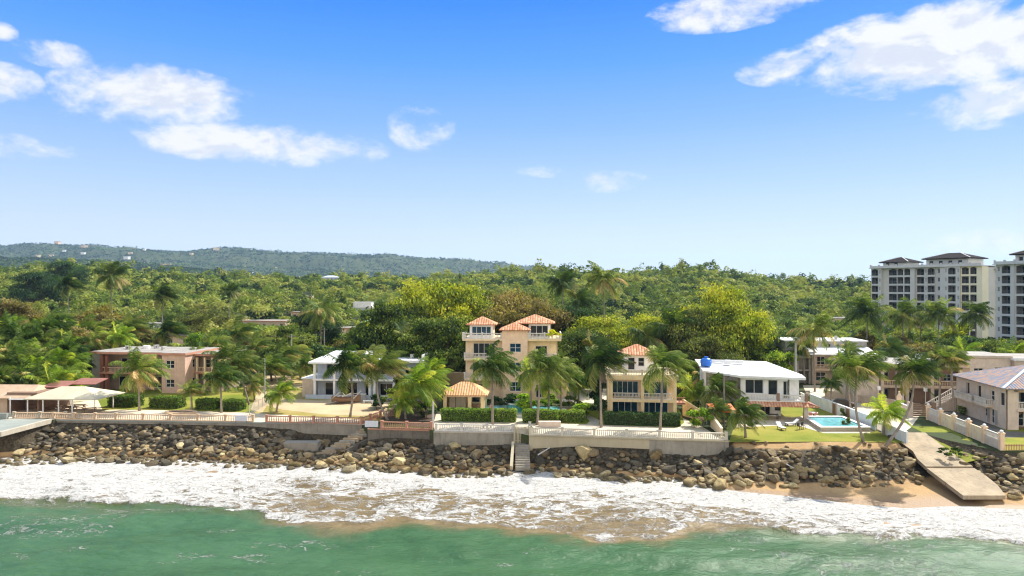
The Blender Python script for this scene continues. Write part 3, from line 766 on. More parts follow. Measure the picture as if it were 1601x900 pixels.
def house(name, label, cat, loc, rot, H, D, segs, wmat, group=None, trim=None, rail='bal_white', roof='roofwhite', levels=(0, 3.3), gl='glass', frame='white'):
    root = thing(name, label, cat, loc, rot, group)
    for s in segs:
        x0, x1, y = s['x0'], s['x1'], s.get('y', 0); h = s.get('H', H); yb = s.get('D', D); wm = s.get('mat', wmat); tr = s.get('trim', trim) or wm
        e = .004
        lw = [(a - y, b_ - y, c, d_, st) for (a, b_, c, d_, st) in s.get('rwin', [])]
        if s.get('kind', 'wall') == 'wall':
            ops = [(cx - x0 - w_ / 2, cx - x0 + w_ / 2, z, z + hh, *st) for (cx, z, w_, hh, *st) in s.get('wins', [])]
            wall(root, (x0, y), (x1, y), 0, h, wm, ops, gl=gl, frame=frame)
            ya = y
        else:
            dp = s.get('depth', 2.4); ya = y + dp
            ops = [(cx - x0 - w_ / 2, cx - x0 + w_ / 2, z, z + hh, *st) for (cx, z, w_, hh, *st) in s.get('wins', [])]
            wall(root, (x0, ya), (x1, ya), 0, h, s.get('inmat', wm), ops, gl=gl, frame=frame)
            for li, lz in enumerate(s.get('levels', levels)):
                if lz > 0: slab(root, x0 - .02 * li, x1 + .02, y - .06, ya + .1, lz - .32, lz, tr, 'balcony_floor')
            for cx in s.get('cols', [x0 + .2, x1 - .2]):
                cw = s.get('colw', .4) / 2; MB().box(cx - cw, cx + cw, y + .02, y + .02 + cw * 2, 0, h - .3).build('column', M[s.get('colmat', wm)], root)
            for lz in s.get('rails', []):
                cs = sorted(s.get('cols', [x0 + .2, x1 - .2])); cw = s.get('colw', .4) / 2
                for a, b_ in zip(cs[:-1], cs[1:]):
                    railing(root, (a + cw, y + .14), (b_ - cw, y + .14), lz, s.get('railh', .95), s.get('railmat', rail), .26)
            if not s.get('open', False):
                pass
        if not s.get('noside'):
            yl = ya if s.get('open') else y
            sl = [(yb - b_, yb - a, c, d_, *st) for (a, b_, c, d_, *st) in s.get('lwin', [])]
            sr = [(a - yl, b_ - yl, c, d_, *st) for (a, b_, c, d_, *st) in s.get('rwin', [])]
            wall(root, (x0 + e, yb), (x0 + e, yl + .26), 0, h - .01, s.get('lmat', wm), sl, gl=gl, frame=frame)
            wall(root, (x1 - e, yl + .26), (x1 - e, yb), 0, h - .01, wm, sr, gl=gl, frame=frame)
            wall(root, (x1 - e, yb), (x0 + e, yb), 0, h - .01, wm, ())
        if s.get('roof', 'flat') == 'flat':
            oh = s.get('oh', .25); th = s.get('rth', .4)
            slab(root, x0 - oh, x1 + oh, y - oh, yb + oh, h, h + th, s.get('roofedge', tr), 'roof_edge')
            slab(root, x0 - oh + .15, x1 + oh - .15, y - oh + .15, yb + oh - .15, h + th, h + th + .05, s.get('roofmat', roof), 'roof')
        elif s['roof'] == 'hip':
            oh = s.get('oh', .6)
            MB().hip(x0 - oh, x1 + oh, y - oh, yb + oh, h + .16, s.get('rh', 1.4)).build('roof', M[s.get('roofmat', 'tile_orange')], root)
    return root

def sheet(name, pts, mat, z=4.012, kind='structure', label=None, cat=None):
    """flat ground surface from picture corners at ground level, 12 mm above the ground sheet"""
    b = MB(); q = [P(px, py, z) for px, py in pts]
    b.q(*q); me = b.mesh(name, M[mat]); bm = bmesh.new(); bm.from_mesh(me)
    bmesh.ops.recalc_face_normals(bm, faces=bm.faces)
    for f in bm.faces:
        if f.normal.z < 0: f.normal_flip()
    bmesh.ops.triangulate(bm, faces=bm.faces); bm.to_mesh(me); bm.free()
    o = link(name, me); tag(o, label, cat, None, kind); return o

RL = R(-6); RR_ = R(-9)

# ================================================================ grounds of the properties
sheet('promenade_path', [(86, 652), (86, 645), (180, 640), (250, 641), (390, 645), (470, 650), (560, 655), (585, 663), (570, 664), (470, 660.5), (380, 659.2), (200, 656.5)], 'paving', 4.016)
sheet('terrace_paving', [(-160, 655), (-160, 618), (150, 618), (160, 640), (85, 646), (84, 653.5), (20, 655.5)], 'paving', 4.02)
sheet('garden_lawn', [(140, 641), (150, 606), (420, 606), (402, 640), (385, 644), (250, 641)], 'lawn', 4.012)
sheet('access_road', [(392, 640), (402, 615), (375, 600), (372, 585), (480, 588), (495, 598), (470, 605), (430, 615), (410, 645)], 'dirt', 4.018)
sheet('yard_grass', [(396, 648), (425, 605), (640, 612), (668, 650), (585, 660), (500, 652)], 'lawn_dry', 4.012)
sheet('dirt_track', [(410, 632), (440, 622), (500, 626), (560, 624), (640, 622), (662, 632), (620, 646), (560, 650), (500, 647), (440, 640)], 'dirt', 4.024)
sheet('back_field', [(455, 600), (462, 560), (500, 562), (505, 600)], 'lawn_dry', 4.02)
sheet('pool_terrace', [(680, 674), (676, 650), (690, 640), (745, 636), (990, 634), (1060, 650), (1100, 668), (1136, 690), (1000, 686), (830, 681), (805, 676)], 'paving_pale', 4.012)
sheet('villa_lawn', [(860, 661), (880, 640), (940, 632), (1062, 640), (1070, 660), (1060, 668)], 'lawn', 4.020)
sheet('shrub_bed', [(500 + 95, 655), (640, 620), (690, 618), (676, 668), (640, 665)], 'soil', 4.03)
sheet('back_drive', [(820, 625), (850, 607), (965, 608), (960, 632)], 'paving_pale', 4.016)
sheet('pool_lawn', [(1140, 691), (1146, 672), (1170, 655), (1262, 618), (1300, 640), (1420, 692), (1300, 690)], 'lawn', 4.012)
sheet('pool_deck', [(1226, 655), (1262, 649), (1320, 655), (1362, 672), (1360, 677), (1288, 677), (1245, 664), (1225, 662)], 'paving_pale', 4.03)
sheet('porch_floor', [(1150, 668), (1160, 648), (1246, 652), (1248, 664)], 'paving', 4.026)
sheet('driveway', [(1262, 618), (1255, 602), (1420, 600), (1445, 640), (1424, 668), (1400, 686)], 'paving_pale', 4.012)
sheet('neighbour_garden', [(1455, 655), (1440, 640), (1620, 640), (1720, 700), (1568, 704)], 'lawn', 4.012)
sheet('villa_apron', [(1462, 652), (1470, 640), (1500, 642), (1575, 674), (1640, 676), (1660, 682), (1570, 684)], 'concrete_dark', 4.022)

# boat ramp, tilted slab running down to the sand
def ramp_z(y): return 1.05 + (y - 75.5) * .162
b = MB()
ys = [75.5, 78, 80.5, 82.6]
def slabpoly(b, ys, zoff, dz=0):
    for k in range(len(ys) - 1):
        y0, y1 = ys[k], ys[k + 1]
        pl = [(ramp_left(y0), y0), (ramp_right(y0), y0), (ramp_right(y1), y1), (ramp_left(y1), y1)]
        zt = [ramp_z(y0) + zoff, ramp_z(y0) + zoff, ramp_z(y1) + zoff, ramp_z(y1) + zoff]
        b.prism(pl, [z - .45 for z in zt], zt)
slabpoly(b, ys, 0)
rp = thing('boat_ramp', 'cracked sandy concrete ramp running down from the driveway to the beach', 'ramp', (0, 0, 0))
b.build('lower_slab', M['ramp'], rp)
b = MB(); slabpoly(b, [82.85, 85, 87.5, 90, 93.9], .10); b.build('upper_slab', M['ramp'], rp)
b = MB()
for y0, y1 in zip([84, 86, 88, 90, 92, 95], [86, 88, 90, 92, 95, 98.5]):
    w0 = float(np.interp(y0, [84, 92, 100], [58.6, 61.0, 62.8])); w1 = float(np.interp(y1, [84, 92, 100], [58.6, 61.0, 62.8]))
    z0 = min(4.03, ramp_z(y0) + .22 + .3); z1 = min(4.03, ramp_z(y1) + .22 + .3)
    b.q((ramp_right(y0) - .1, y0, ramp_z(y0) + .08 if y0 < 93 else 4.03), (w0, y0, z0 + .25 if y0 < 92 else 4.035), (w1, y1, z1 + .25 if y1 < 92 else 4.035), (ramp_right(y1) - .1, y1, ramp_z(y1) + .08 if y1 < 93 else 4.03))
tag(b.build('grass_verge', M['lawn']), 'strip of grass beside the boat ramp', kind='structure')

# ================================================================ sea walls and balustrades
def seawall(label, pts, zt, zb, mat, lip=None, t=.55):
    r_ = thing('sea_wall', label, 'sea wall', (0, 0, 0))
    b = MB()
    for (x0, y0), (x1, y1) in zip(pts[:-1], pts[1:]):
        d = Vector((x1 - x0, y1 - y0)).normalized(); n = Vector((d.y, -d.x))
        b.prism([(x0, y0), (x1, y1), (x1 - n.x * t, y1 - n.y * t), (x0 - n.x * t, y0 - n.y * t)], zb, zt)
    b.build('wall_face', M[mat], r_)
    if lip:
        b = MB()
        for (x0, y0), (x1, y1) in zip(pts[:-1], pts[1:]):
            d = Vector((x1 - x0, y1 - y0)).normalized(); n = Vector((d.y, -d.x)) * .12
            b.prism([(x0 + n.x, y0 + n.y), (x1 + n.x, y1 + n.y), (x1 - n.x * 5, y1 - n.y * 5), (x0 - n.x * 5, y0 - n.y * 5)], zt + .004, zt + .18)
        b.build('coping', M[lip], r_)
    return r_
def balustrade(label, pts, z, mat, postmat=None, h=.95, bay=3.9, gap=.27, inset=.25, r=.06, group='balustrades along the sea walls'):
    r_ = thing('balustrade', label, 'balustrade', (pts[0][0], pts[0][1], z), 0, group)
    ox, oy = pts[0]
    for (x0, y0), (x1, y1) in zip(pts[:-1], pts[1:]):
        d = Vector((x1 - x0, y1 - y0)); L = d.length; d /= L; n = Vector((d.y, -d.x))
        x0_, y0_ = x0 - n.x * inset - ox, y0 - n.y * inset - oy
        m = max(1, round(L / bay))
        for k in range(m + 1):
            qx, qy = x0_ + d.x * L * k / m, y0_ + d.y * L * k / m
            if k < m or (x1, y1) == pts[-1]:
                pb = MB().box(-.17, .17, -.17, .17, 0, h + .06).box(-.21, .21, -.21, .21, h + .06, h + .14)
                pb.build('post', M[postmat or mat], r_, (qx, qy, 0), math.atan2(d.y, d.x))
            if k < m:
                a = Vector((qx, qy, 0)) + Vector((d.x, d.y, 0)) * .17; c = Vector((x0_ + d.x * L * (k + 1) / m, y0_ + d.y * L * (k + 1) / m, 0)) - Vector((d.x, d.y, 0)) * .17
                b = MB(); up = Vector((0, 0, 1))
                b.beam(a + up * .07, c + up * .07, .24, .14); b.beam(a + up * (h - .06), c + up * (h - .06), .26, .12)
                nn = max(2, int((c - a).length / gap))
                for j in range(1, nn):
                    q = a + (c - a) * (j / nn)
                    b.tube([q + up * .13, q + up * .36, q + up * (h - .11)], [r * .7, r * 1.25, r * .6], 6, False)
                b.build('baluster_panel', M[mat], r_)
    return r_
seawall('dark stained sea wall with pale coping below the left promenade', [(-69.9, 103.8), (-60, 103.2), (-34, 101.4)], 3.82, .8, 'concrete', 'deck_pale')
seawall('tall bare grey sea wall left of the diagonal stone steps', [(-33.98, 101.4), (-21.8, 100)], 3.82, .3, 'concrete', 'concrete')
seawall('rough dark sea wall under the brown balustrade beside the villa', [(-20.6, 97.4), (-11.6, 96.2)], 3.82, .6, 'concrete_dark', 'bal_brown')
seawall('flaking white and grey sea wall under the villa pool terrace', [(-10.9, 94.9), (.4, 94.2)], 3.9, .8, 'seawall_grey', 'seawall_white')
seawall('long smooth cream sea wall in front of the villa', [(2.3, 92.6), (18.2, 90.4)], 3.9, .8, 'seawall_cream', 'seawall_cream')
seawall('patched blue grey end of the villa sea wall', [(18.2, 90.36), (28.3, 89.0), (28.3, 94)], 3.9, .8, 'seawall_grey', 'seawall_cream')
seawall('short cream wall beside the top of the beach steps', [(.3, 98.2), (.3, 94.3)], 4.1, 2.4, 'seawall_cream', None, .3)
seawall('cream wall panel closing the beach steps on the right', [(2.1, 96.4), (2.3, 92.7)], 4.1, 1.6, 'seawall_cream', None, .3)

balustrade('long tan balustrade on the left promenade wall', [(-69.8, 103.7), (-60, 103.1), (-38.7, 101.7)], 4, 'bal_tan', bay=3.9)
balustrade('brown balustrade above the bare grey wall left of the steps', [(-36.6, 101.55), (-22.2, 100.05)], 4, 'bal_brown', 'terracotta_trim', bay=3.5)
balustrade('orange brown balustrade turning inland at the top of the diagonal steps', [(-21.9, 99.9), (-20.2, 105.2), (-17.6, 106.8)], 4, 'bal_brown', 'terracotta_trim', bay=3.0)
balustrade('rusty brown balustrade between the diagonal steps and the villa', [(-18.6, 97.15), (-11.4, 96.2)], 4, 'bal_brown', 'terracotta_trim', bay=3.4)
balustrade('white balustrade on the grey sea wall left of the beach gate', [(-10.6, 94.9), (.1, 94.2)], 4.08, 'bal_white', bay=3.6, gap=.24)
balustrade('short cream balustrade beside the beach gate', [(2.25, 96.2), (2.45, 92.75)], 4.08, 'bal_cream', bay=3.6, gap=.24)
balustrade('long cream balustrade on top of the cream sea wall', [(2.5, 92.55), (28.0, 89.05)], 4.08, 'bal_cream', bay=4.25, gap=.26)
balustrade('tan balustrade in front of the pavilion terrace', [(-76.5, 104.6), (-68.6, 104.6)], 4, 'bal_tan', 'seawall_white', bay=3.9, h=.9)

for lab, px, py, Y in (('blank pale board fixed on the tan balustrade by the concrete path', 377, 651, 101.7), ('blank pale board at the top of the diagonal stone steps', 581, 658, 97.4)):
    s_ = thing('notice_board', lab, 'sign', (PX(px, Y), Y - .1, 4), R(-4), 'boards on the balustrades')
    MB().box(-.95, .95, -.03, .03, .18, 1.05).build('board', M['sign'], s_)
    MB().box(-.85, -.77, .03, .10, 0, 1.0).build('post', M['darkmetal'], s_); MB().box(.77, .85, .03, .10, 0, 1.0).build('post', M['darkmetal'], s_)

# promenade slab turning towards the sea at the left, with a pipe rail
dk = thing('concrete_walkway', 'pale green concrete walkway sloping to the left edge with low kerb', 'walkway', (0, 0, 0))
MB().prism([(-120, 94), (-70.4, 94), (-69.9, 103.9), (-120, 103.9)], 3.45, 4.03).build('walkway_slab', M['deck_pale'], dk)
MB().prism([(-70.75, 93.8), (-70.2, 93.8), (-69.5, 104.0), (-70.05, 104.0)], 3.55, 4.2).build('kerb', M['seawall_white'], dk)
MB().prism([(-120, 93.5), (-70.8, 93.5), (-70.8, 93.95), (-120, 93.95)], 3.55, 4.2).build('kerb', M['seawall_white'], dk)
MB().prism([(-120, 103.95), (-77, 103.95), (-77, 104.4), (-120, 104.4)], 3.9, 4.9).build('parapet', M['deck_pale'], dk)

# ================================================================ stairs
st = thing('diagonal_beach_steps', 'worn stone steps descending diagonally from the balustrade to the rocks', 'steps', (0, 0, 0))
for k in range(12):
    u = k / 11; cx = -20.4 - 5.6 * u; cy = 99.9 - 4.6 * u; z = 3.75 - 2.75 * u
    b = MB(); b.box(-1.15 - .1 * (k % 2), 1.05, -.30, .30, z - .5, z)
    b.build('step', M['ramp'] if k % 3 else M['concrete'], st, (cx, cy, 0), R(-6 + (k * 37 % 7) - 3))
MB().prism([(-27.9, 94.4), (-25.7, 94.0), (-20.4, 98.2), (-20.6, 100.2), (-22.2, 99.6)], .2, [.5, .3, 2.4, 2.9, 2.8]).build('ramp_body', M['concrete_dark'], st)
MB().box(-32.3, -27.4, 96.2, 97.9, .6, 2.15).build('landing', M['concrete'], st)
st = thing('straight_beach_steps', 'straight grey steps below the cream gate in the villa sea wall', 'steps', (0, 0, 0))
for k in range(10):
    MB().box(.45, 2.35, 92.3 - .42 * k, 92.72 - .42 * k + .2, .3, 2.75 - .22 * k).build('step', M['concrete'], st)
MB().box(.3, 2.4, 92.95, 93.4, 1.0, 2.77).build('landing', M['concrete'], st)
MB().beam((.15, 92.6, 2.9), (-.1, 88.3, .7), .35, .7).build('side_wall', M['seawall_cream'], st)
gt = thing('beach_gate', 'tall cream slatted gate at the top of the straight beach steps', 'gate', (.42, 93.5, 2.7))
b = MB()
for k in range(9): b.box(.06 + k * .19, .18 + k * .19, 0, .06, .05, 2.3)
b.box(0, 1.8, .06, .1, .3, .42); b.box(0, 1.8, .06, .1, 1.9, 2.0); b.build('slats', M['seawall_cream'], gt)
MB().box(-.2, 0, -.1, .14, 0, 2.5).build('post', M['seawall_cream'], gt); MB().box(1.8, 2.0, -.1, .14, 0, 2.5).build('post', M['seawall_cream'], gt)

# ================================================================ left pavilion
pv = thing('beach_pavilion', 'open pavilion with pale tent roof over picnic tables', 'pavilion', (PX(48, 108), 108, 4.02), R(-2))
def tent(x0, x1, y0, y1, z, h, mat, nm, xm=None):
    b = MB(); xm = (x0 + x1) / 2 if xm is None else xm; ym = (y0 + y1) / 2; a, c = (xm - 1.6, ym, z + h), (xm + 2.2, ym, z + h)
    A, B, C_, D_ = (x0, y0, z), (x1, y0, z), (x1, y1, z), (x0, y1, z); dn = lambda p: (p[0], p[1], p[2] - .12)
    for f in ((A, B, c, a), (C_, D_, a, c), (B, C_, c), (D_, A, a)): b.q(*f); b.q(*[dn(p) for p in f[::-1]])
    for p, q in ((A, B), (B, C_), (C_, D_), (D_, A)): b.q(dn(p), dn(q), q, p)
    return b.build(nm, M[mat], pv)
tent(-.6, 11.3, -.8, 6.5, 2.55, 1.5, 'canvas', 'tent_roof', 4.6)
for x in (-3.0, -.2, 2.3, 4.8, 7.0): MB().tube([(x, -.4, 0), (x, -.4, 2.7)], .1, 8).build('post', M['white'], pv)
for x in (2.3, 6.5, 9.6): MB().tube([(x, 5.9, 0), (x, 5.9, 2.7)], .09, 8).build('post', M['white'], pv)
MB().box(-3.2, 7.2, -.48, -.3, 2.35, 2.53).build('beam', M['white'], pv)
bh = house('snack_bar', 'low bar building with pinkish tan metal roof beside the tent pavilion', 'building', (PX(-60, 109), 109.3, 4.02), R(-2), 2.5, 7.5,
           [dict(x0=0, x1=7.2, wins=[], roof='none', mat='tan'), dict(x0=7.25, x1=12.2, kind='log', depth=3.5, wins=[(2.4, .9, 3.5, 1.2, (3, 1))], cols=[], roof='none', mat='brownwall', inmat='brownwall')], 'tan')
b = MB()
b.q((-.8, -1.2, 2.6), (11.6, -1.2, 2.6), (9.8, 3.6, 4.05), (1.2, 3.6, 4.05)); b.q((9.8, 3.6, 4.05), (1.2, 3.6, 4.05), (-.8, 8.2, 2.9), (11.6, 8.2, 2.9)[:3])
b.q((11.6, -1.2, 2.6), (11.6, 8.2, 2.9), (9.8, 3.6, 4.05)); b.q((-.8, -1.2, 2.6), (-.8, 8.2, 2.9), (1.2, 3.6, 4.05)); b.q((-.8, -1.2, 2.45), (11.6, -1.2, 2.45), (11.6, -1.2, 2.6), (-.8, -1.2, 2.6))
b.q((-.8, -1.2, 2.45), (-.8, 8.2, 2.75), (11.6, 8.2, 2.75), (11.6, -1.2, 2.45)); b.build('roof', M['rustroof'], bh)
for (x0, x1, y0, z0) in ((9.6, 13.6, 3.8, 3.6), (12.2, 17.0, 6.6, 3.7)):
    b = MB(); b.prism([(x0, y0), (x1, y0 + .5), (x1 + .6, y0 + 3), (x0 + .8, y0 + 3)], [z0 - .12, z0 - .12, z0 + .55, z0 + .55], [z0, z0, z0 + .68, z0 + .68]); b.build('roof_panel', M['redroof'], bh)
def picnic_table(loc, rot, label, first=None):
    if first:
        r_ = first.copy(); col.objects.link(r_); r_.location = loc; r_.rotation_euler = (0, 0, rot); r_['label'] = label
        for ch in list(first.children):
            c = ch.copy(); col.objects.link(c); c.parent = r_
        return r_
    r_ = thing('picnic_table', label, 'picnic table', loc, rot, 'picnic tables under the tent roof')
    MB().box(-.95, .95, -.38, .38, .72, .78).build('table_top', M['wood'], r_)
    for s in (-1, 1):
        MB().box(-.95, .95, s * .75 - .14, s * .75 + .14, .42, .47).build('bench', M['wood'], r_)
        b = MB(); b.beam((s * .7, -.7, 0), (s * .7, .25, .72), .07, .09); b.beam((s * .7, .7, 0), (s * .7, -.25, .72), .09, .07); b.box(s * .7 - .035, s * .7 + .035, -.85, .85, .36, .42); b.build('leg', M['wood'], r_)
    return r_
pt = None
for i, (px, Y, rz, lab) in enumerate([(68, 111.0, 0, 'picnic table between the second and third pavilion posts'), (86, 112.6, .3, 'picnic table behind the middle pavilion post'), (104, 111.0, -.2, 'picnic table beneath the tent roof apex'),
                                      (124, 112.4, .1, 'picnic table by the right end of the tent roof'), (140, 109.3, .5, 'picnic table just outside the tent roof, nearest the hedge'), (52, 112.5, .1, 'picnic table in front of the dark bar opening')]):
    t_ = picnic_table((PX(px, Y), Y, 4.02), rz, lab, pt); pt = pt or t_

# ================================================================ pink two-storey house
W_ = lambda cx, z, w_, h_, c=2, r=2: (cx, z, w_, h_, (c, r))
house('pink_house', 'weathered pink two-storey house with columned balconies and flat patched roof', 'house', P(139, 611, 4), RL, 7.2, 12,
      [dict(x0=0, x1=2.0, y=.8, wins=[], mat='grey', trim='terracotta_trim', lmat='grey'),
       dict(x0=2.05, x1=15.6, kind='log', depth=2.8, cols=[2.6, 3.6, 9.0, 15.2], colw=.5, colmat='redbrown', rails=[3.7], railmat='bal_tan', levels=(0, 3.7), trim='terracotta_trim', mat='pinkgrey', inmat='pinkgrey',
            wins=[W_(5.3, 4.0, 1.3, 2.2, 1, 1), W_(7.6, 4.7, 1.6, 1.3), W_(12, 4.0, 1.6, 2.3, 2, 1), W_(5.5, .4, 2.6, 2.2, 2, 1), W_(11.8, .4, 3.0, 2.2, 3, 1)]),
       dict(x0=15.65, x1=20.3, y=-.9, wins=[W_(17.3, 4.7, 1.7, 1.5), W_(17.3, 1.1, 1.7, 1.5)], mat='pink', trim='terracotta_trim', rwin=[(1.5, 3.2, 4.6, 6.2, (2, 2)), (1.5, 3.2, 1, 2.6, (2, 2))]),
       dict(x0=20.35, x1=25.5, y=2.2, kind='log', depth=1.6, cols=[20.8, 22.4, 23.9, 25.2], colw=.35, colmat='cream', rails=[3.7, 0.05], railmat='bal_tan', levels=(0, 3.7), trim='terracotta_trim', mat='pinkgrey', H=6.8,
            wins=[W_(22, 4.2, 1.2, 1.8, 1, 2), W_(24.2, 4.2, 1.2, 1.8, 1, 2), W_(23, .6, 1.8, 2, 2, 1)])],
      'pink', roof='roofgrey', levels=(0, 3.7))
# ================================================================ white and blue-grey house
ho = house('blue_grey_house', 'blue grey and white two-storey house with shaded porch behind the two leaning palms', 'house', P(489, 622, 4), RL, 6.6, 9,
      [dict(x0=0.0, x1=3.4, y=0, kind='log', depth=2.2, open=True, cols=[.3], colw=.45, mat='bluegrey', colmat='white', rails=[], levels=(0, 3.5), wins=[W_(2.3, 3.9, 1.2, 2.1, 1, 1), W_(2.2, .2, 1.6, 2.4, 1, 1)], oh=.7, roof='none', trim='white'),
       dict(x0=3.45, x1=11.0, y=0, kind='log', depth=2.4, open=True, cols=[4.0, 10.6], colw=.4, mat='bluegrey', colmat='white', levels=(0, 3.5), wins=[W_(5.6, 3.9, 2.4, 2.1, 2, 1), W_(9.2, 3.9, 1.6, 2.1, 2, 1), W_(6, .2, 3, 2.4, 3, 1), W_(9.6, .2, 1.2, 2.2, 1, 1)], roof='none', trim='white'),
       dict(x0=11.05, x1=20.2, y=.3, kind='log', depth=2.0, cols=[11.4, 15.0, 19.8], colw=.4, mat='bluegrey', colmat='white', levels=(0, 3.5), rails=[3.5], railmat='bluegrey', wins=[W_(13, 3.9, 2.2, 2.1, 2, 1), W_(17.6, 4.2, 2.2, 1.4, 2, 1), W_(13, .3, 2.4, 2.2, 2, 1), W_(17.4, .3, 2.0, 2.2, 2, 1)], trim='white')],
      'bluegrey')
b = MB(); b.prism([(-.6, -.7), (11.2, -.7), (10.9, 9.4), (.8, 9.4)], [6.3, 6.3, 7.5, 7.5], [6.6, 6.6, 7.8, 7.8]); b.build('roof', M['roofwhite'], ho)
railing(ho, (.5, .15), (3.8, .15), 3.5, .8, 'bluegrey', .3)
MB().box(-1.0, 20.3, -.9, -.7, 0, .75).build('garden_wall', M['bluegrey'], ho); MB().box(-2.4, -.4, 1.0, 8, 0, 3.3).build('side_shed', M['beige'], ho); MB().box(-2.6, -.2, .8, 8.2, 3.3, 3.5).build('shed_roof', M['roofwhite'], ho)
MB().box(20.1, 20.3, .2, 9, 7.05, 8.0).build('parapet', M['roofwhite'], ho); MB().box(11.3, 20.0, 8.8, 9, 7.05, 7.6).build('parapet', M['roofwhite'], ho)

# ================================================================ main villa
vl = thing('main_villa', 'four-storey cream villa with orange tiled hip roofs and white balustraded balconies', 'villa', (PX(728, 123), 123, 4), R(-3)); vl.scale = (1.06, 1.06, 1.05)
V_ = 'cream'
# left block: three storeys and a belvedere
wall(vl, (0, 0), (6.2, 0), 0, 10.1, V_, [(1.4, 3.0, .3, 2.6, (2, 1)), (1.2, 5.0, 3.9, 6.3, (4, 1)), (1.3, 5.0, 7.25, 9.6, (4, 1))], gl='glass')
wall(vl, (0, 8), (0, .26), 0, 10.09, V_, [(2, 3.2, 4.4, 5.8, (1, 2)), (2, 3.2, 7.6, 9.0, (1, 2))]); wall(vl, (15.6, .26), (15.6, 8), 0, 10.09, 'peach', [(1.5, 2.7, 4.4, 5.8, (1, 2)), (1.5, 2.7, 7.6, 9.0, (1, 2))]); wall(vl, (15.6, 8), (0, 8), 0, 10.09, V_)
slab(vl, -.1, 6.25, -1.3, 0, 3.35, 3.7, V_, 'balcony_floor'); slab(vl, -.1, 4.2, -1.3, 0, 6.75, 7.05, V_, 'balcony_floor'); slab(vl, -.4, 6.3, -1.35, 8.0, 10.1, 10.4, V_, 'terrace_floor')
for z, x1 in ((3.7, 5.7), (7.05, 4.1)):
    railing(vl, (0, -1.2), (x1, -1.2), z, .95, 'bal_white', .22, post=3); railing(vl, (0, -1.2), (0, 0), z, .95, 'bal_white', .22)
railing(vl, (-.3, -1.25), (6.2, -1.25), 10.4, 1.0, 'bal_white', .22, post=3.1); railing(vl, (-.3, -1.25), (-.3, 3), 10.4, 1.0, 'bal_white', .22)
wall(vl, (.6, .9), (4.6, .9), 10.4, 12.65, 'white_clean', [(.35, 3.65, 10.85, 12.4, (4, 1))], gl='glass_blue'); wall(vl, (.6, 4.6), (.6, 1.16), 10.4, 12.65, 'white_clean', [(.5, 3, 10.85, 12.4, (3, 1))], gl='glass_blue')
wall(vl, (4.6, 1.16), (4.6, 4.6), 10.4, 12.65, V_); wall(vl, (4.6, 4.6), (.6, 4.6), 10.4, 12.65, V_)
MB().hip(0, 5.2, .3, 5.2, 12.8, 1.25).build('roof', M['tile_orange'], vl)
# centre stair tower
wall(vl, (6.3, -1.6), (10.6, -1.6), 0, 11.9, 'peach', [(1.3, 3.2, 1.6, 3.2, (2, 2)), (1.3, 3.2, 4.9, 6.5, (2, 2)), (1.3, 3.2, 8.2, 9.7, (2, 2))], gl='glass_blue')
wall(vl, (6.3, 4), (6.3, -1.34), 0, 11.9, V_); wall(vl, (10.6, -1.34), (10.6, 4), 0, 11.9, 'peach'); wall(vl, (10.6, 4), (6.3, 4), 0, 11.9, V_)
MB().hip(5.8, 11.1, -2.1, 4.5, 12.05, 1.15).build('roof', M['tile_orange'], vl)
# right block
wall(vl, (10.65, -.4), (15.6, -.4), 0, 10.1, 'yellow', [(1.3, 3.2, .4, 2.6, (2, 1)), (1.0, 3.0, 4.3, 6.3, (2, 1)), (1.2, 3.2, 7.5, 9.2, (2, 1))])
MB().box(15.4, 15.596, -.4, .3, 0, 10.09).build('wall', M['yellow'], vl)
slab(vl, 10.65, 16.2, -1.5, 8.0, 10.1, 10.45, 'yellow', 'terrace_floor')
railing(vl, (10.7, -1.4), (16.1, -1.4), 10.45, 1.0, 'bal_white', .22, post=2.7); railing(vl, (16.1, -1.4), (16.1, 4), 10.45, 1.0, 'bal_white', .22)
slab(vl, 11.5, 15.9, -1.3, -.4, 6.75, 7.0, 'yellow', 'balcony_floor'); railing(vl, (11.5, -1.2), (15.8, -1.2), 7.0, .95, 'bal_white', .22)
wall(vl, (10.7, 1.0), (14.4, 1.0), 10.45, 12.9, 'white_clean', [(.3, 3.3, 10.6, 12.6, (3, 1))]); wall(vl, (14.4, 1.26), (14.4, 6), 10.45, 12.9, V_, [(1, 2.6, 10.9, 12.4, (2, 1))]); wall(vl, (14.4, 6), (10.7, 6), 10.45, 12.9, V_)
MB().hip(8.3, 15.2, .3, 6.8, 13.05, 1.35).build('roof', M['tile_orange'], vl)
# low wing beside the drive
wall(vl, (15.61, 2), (17.6, 2), 0, 2.6, 'cream'); 

# ================================================================ pool house
ph = thing('pool_house', 'small cream pool house with tiled hip roof beside the clipped hedge', 'pool house', (PX(692, 110.5), 110.5, 4.02), R(-3))
for x in (.1, 4.1, 6.2): MB().box(x, x + .55, 0, .5, 0, 2.35).build('column', M['yellow'], ph)
MB().box(.05, 6.8, .02, .48, 2.35, 2.62).build('beam', M['cream'], ph)
wall(ph, (.1, 3.6), (6.75, 3.6), 0, 2.6, 'yellow', [(4.2, 5.6, .9, 2.2, (1, 1))]); wall(ph, (.1, 5), (.1, .51), 0, 2.6, 'cream'); wall(ph, (6.75, 3.7), (6.75, 5.0), 0, 2.6, 'yellow'); wall(ph, (6.75, 5), (.1, 5), 0, 2.6, 'cream')
MB().box(.9, 3.6, 1.4, 1.6, 0, 2.3).build('screen', M['seawall_white'], ph); MB().box(1.9, 2.0, 1.35, 1.4, 0, 2.3).build('screen_joint', M['darkmetal'], ph)
MB().box(4.0, 6.0, 1.6, 2.2, 0, .95).build('bar_counter', M['wood'], ph)
MB().hip(-.4, 7.3, -.5, 5.6, 2.75, 1.75).build('roof', M['tile_peach'], ph)

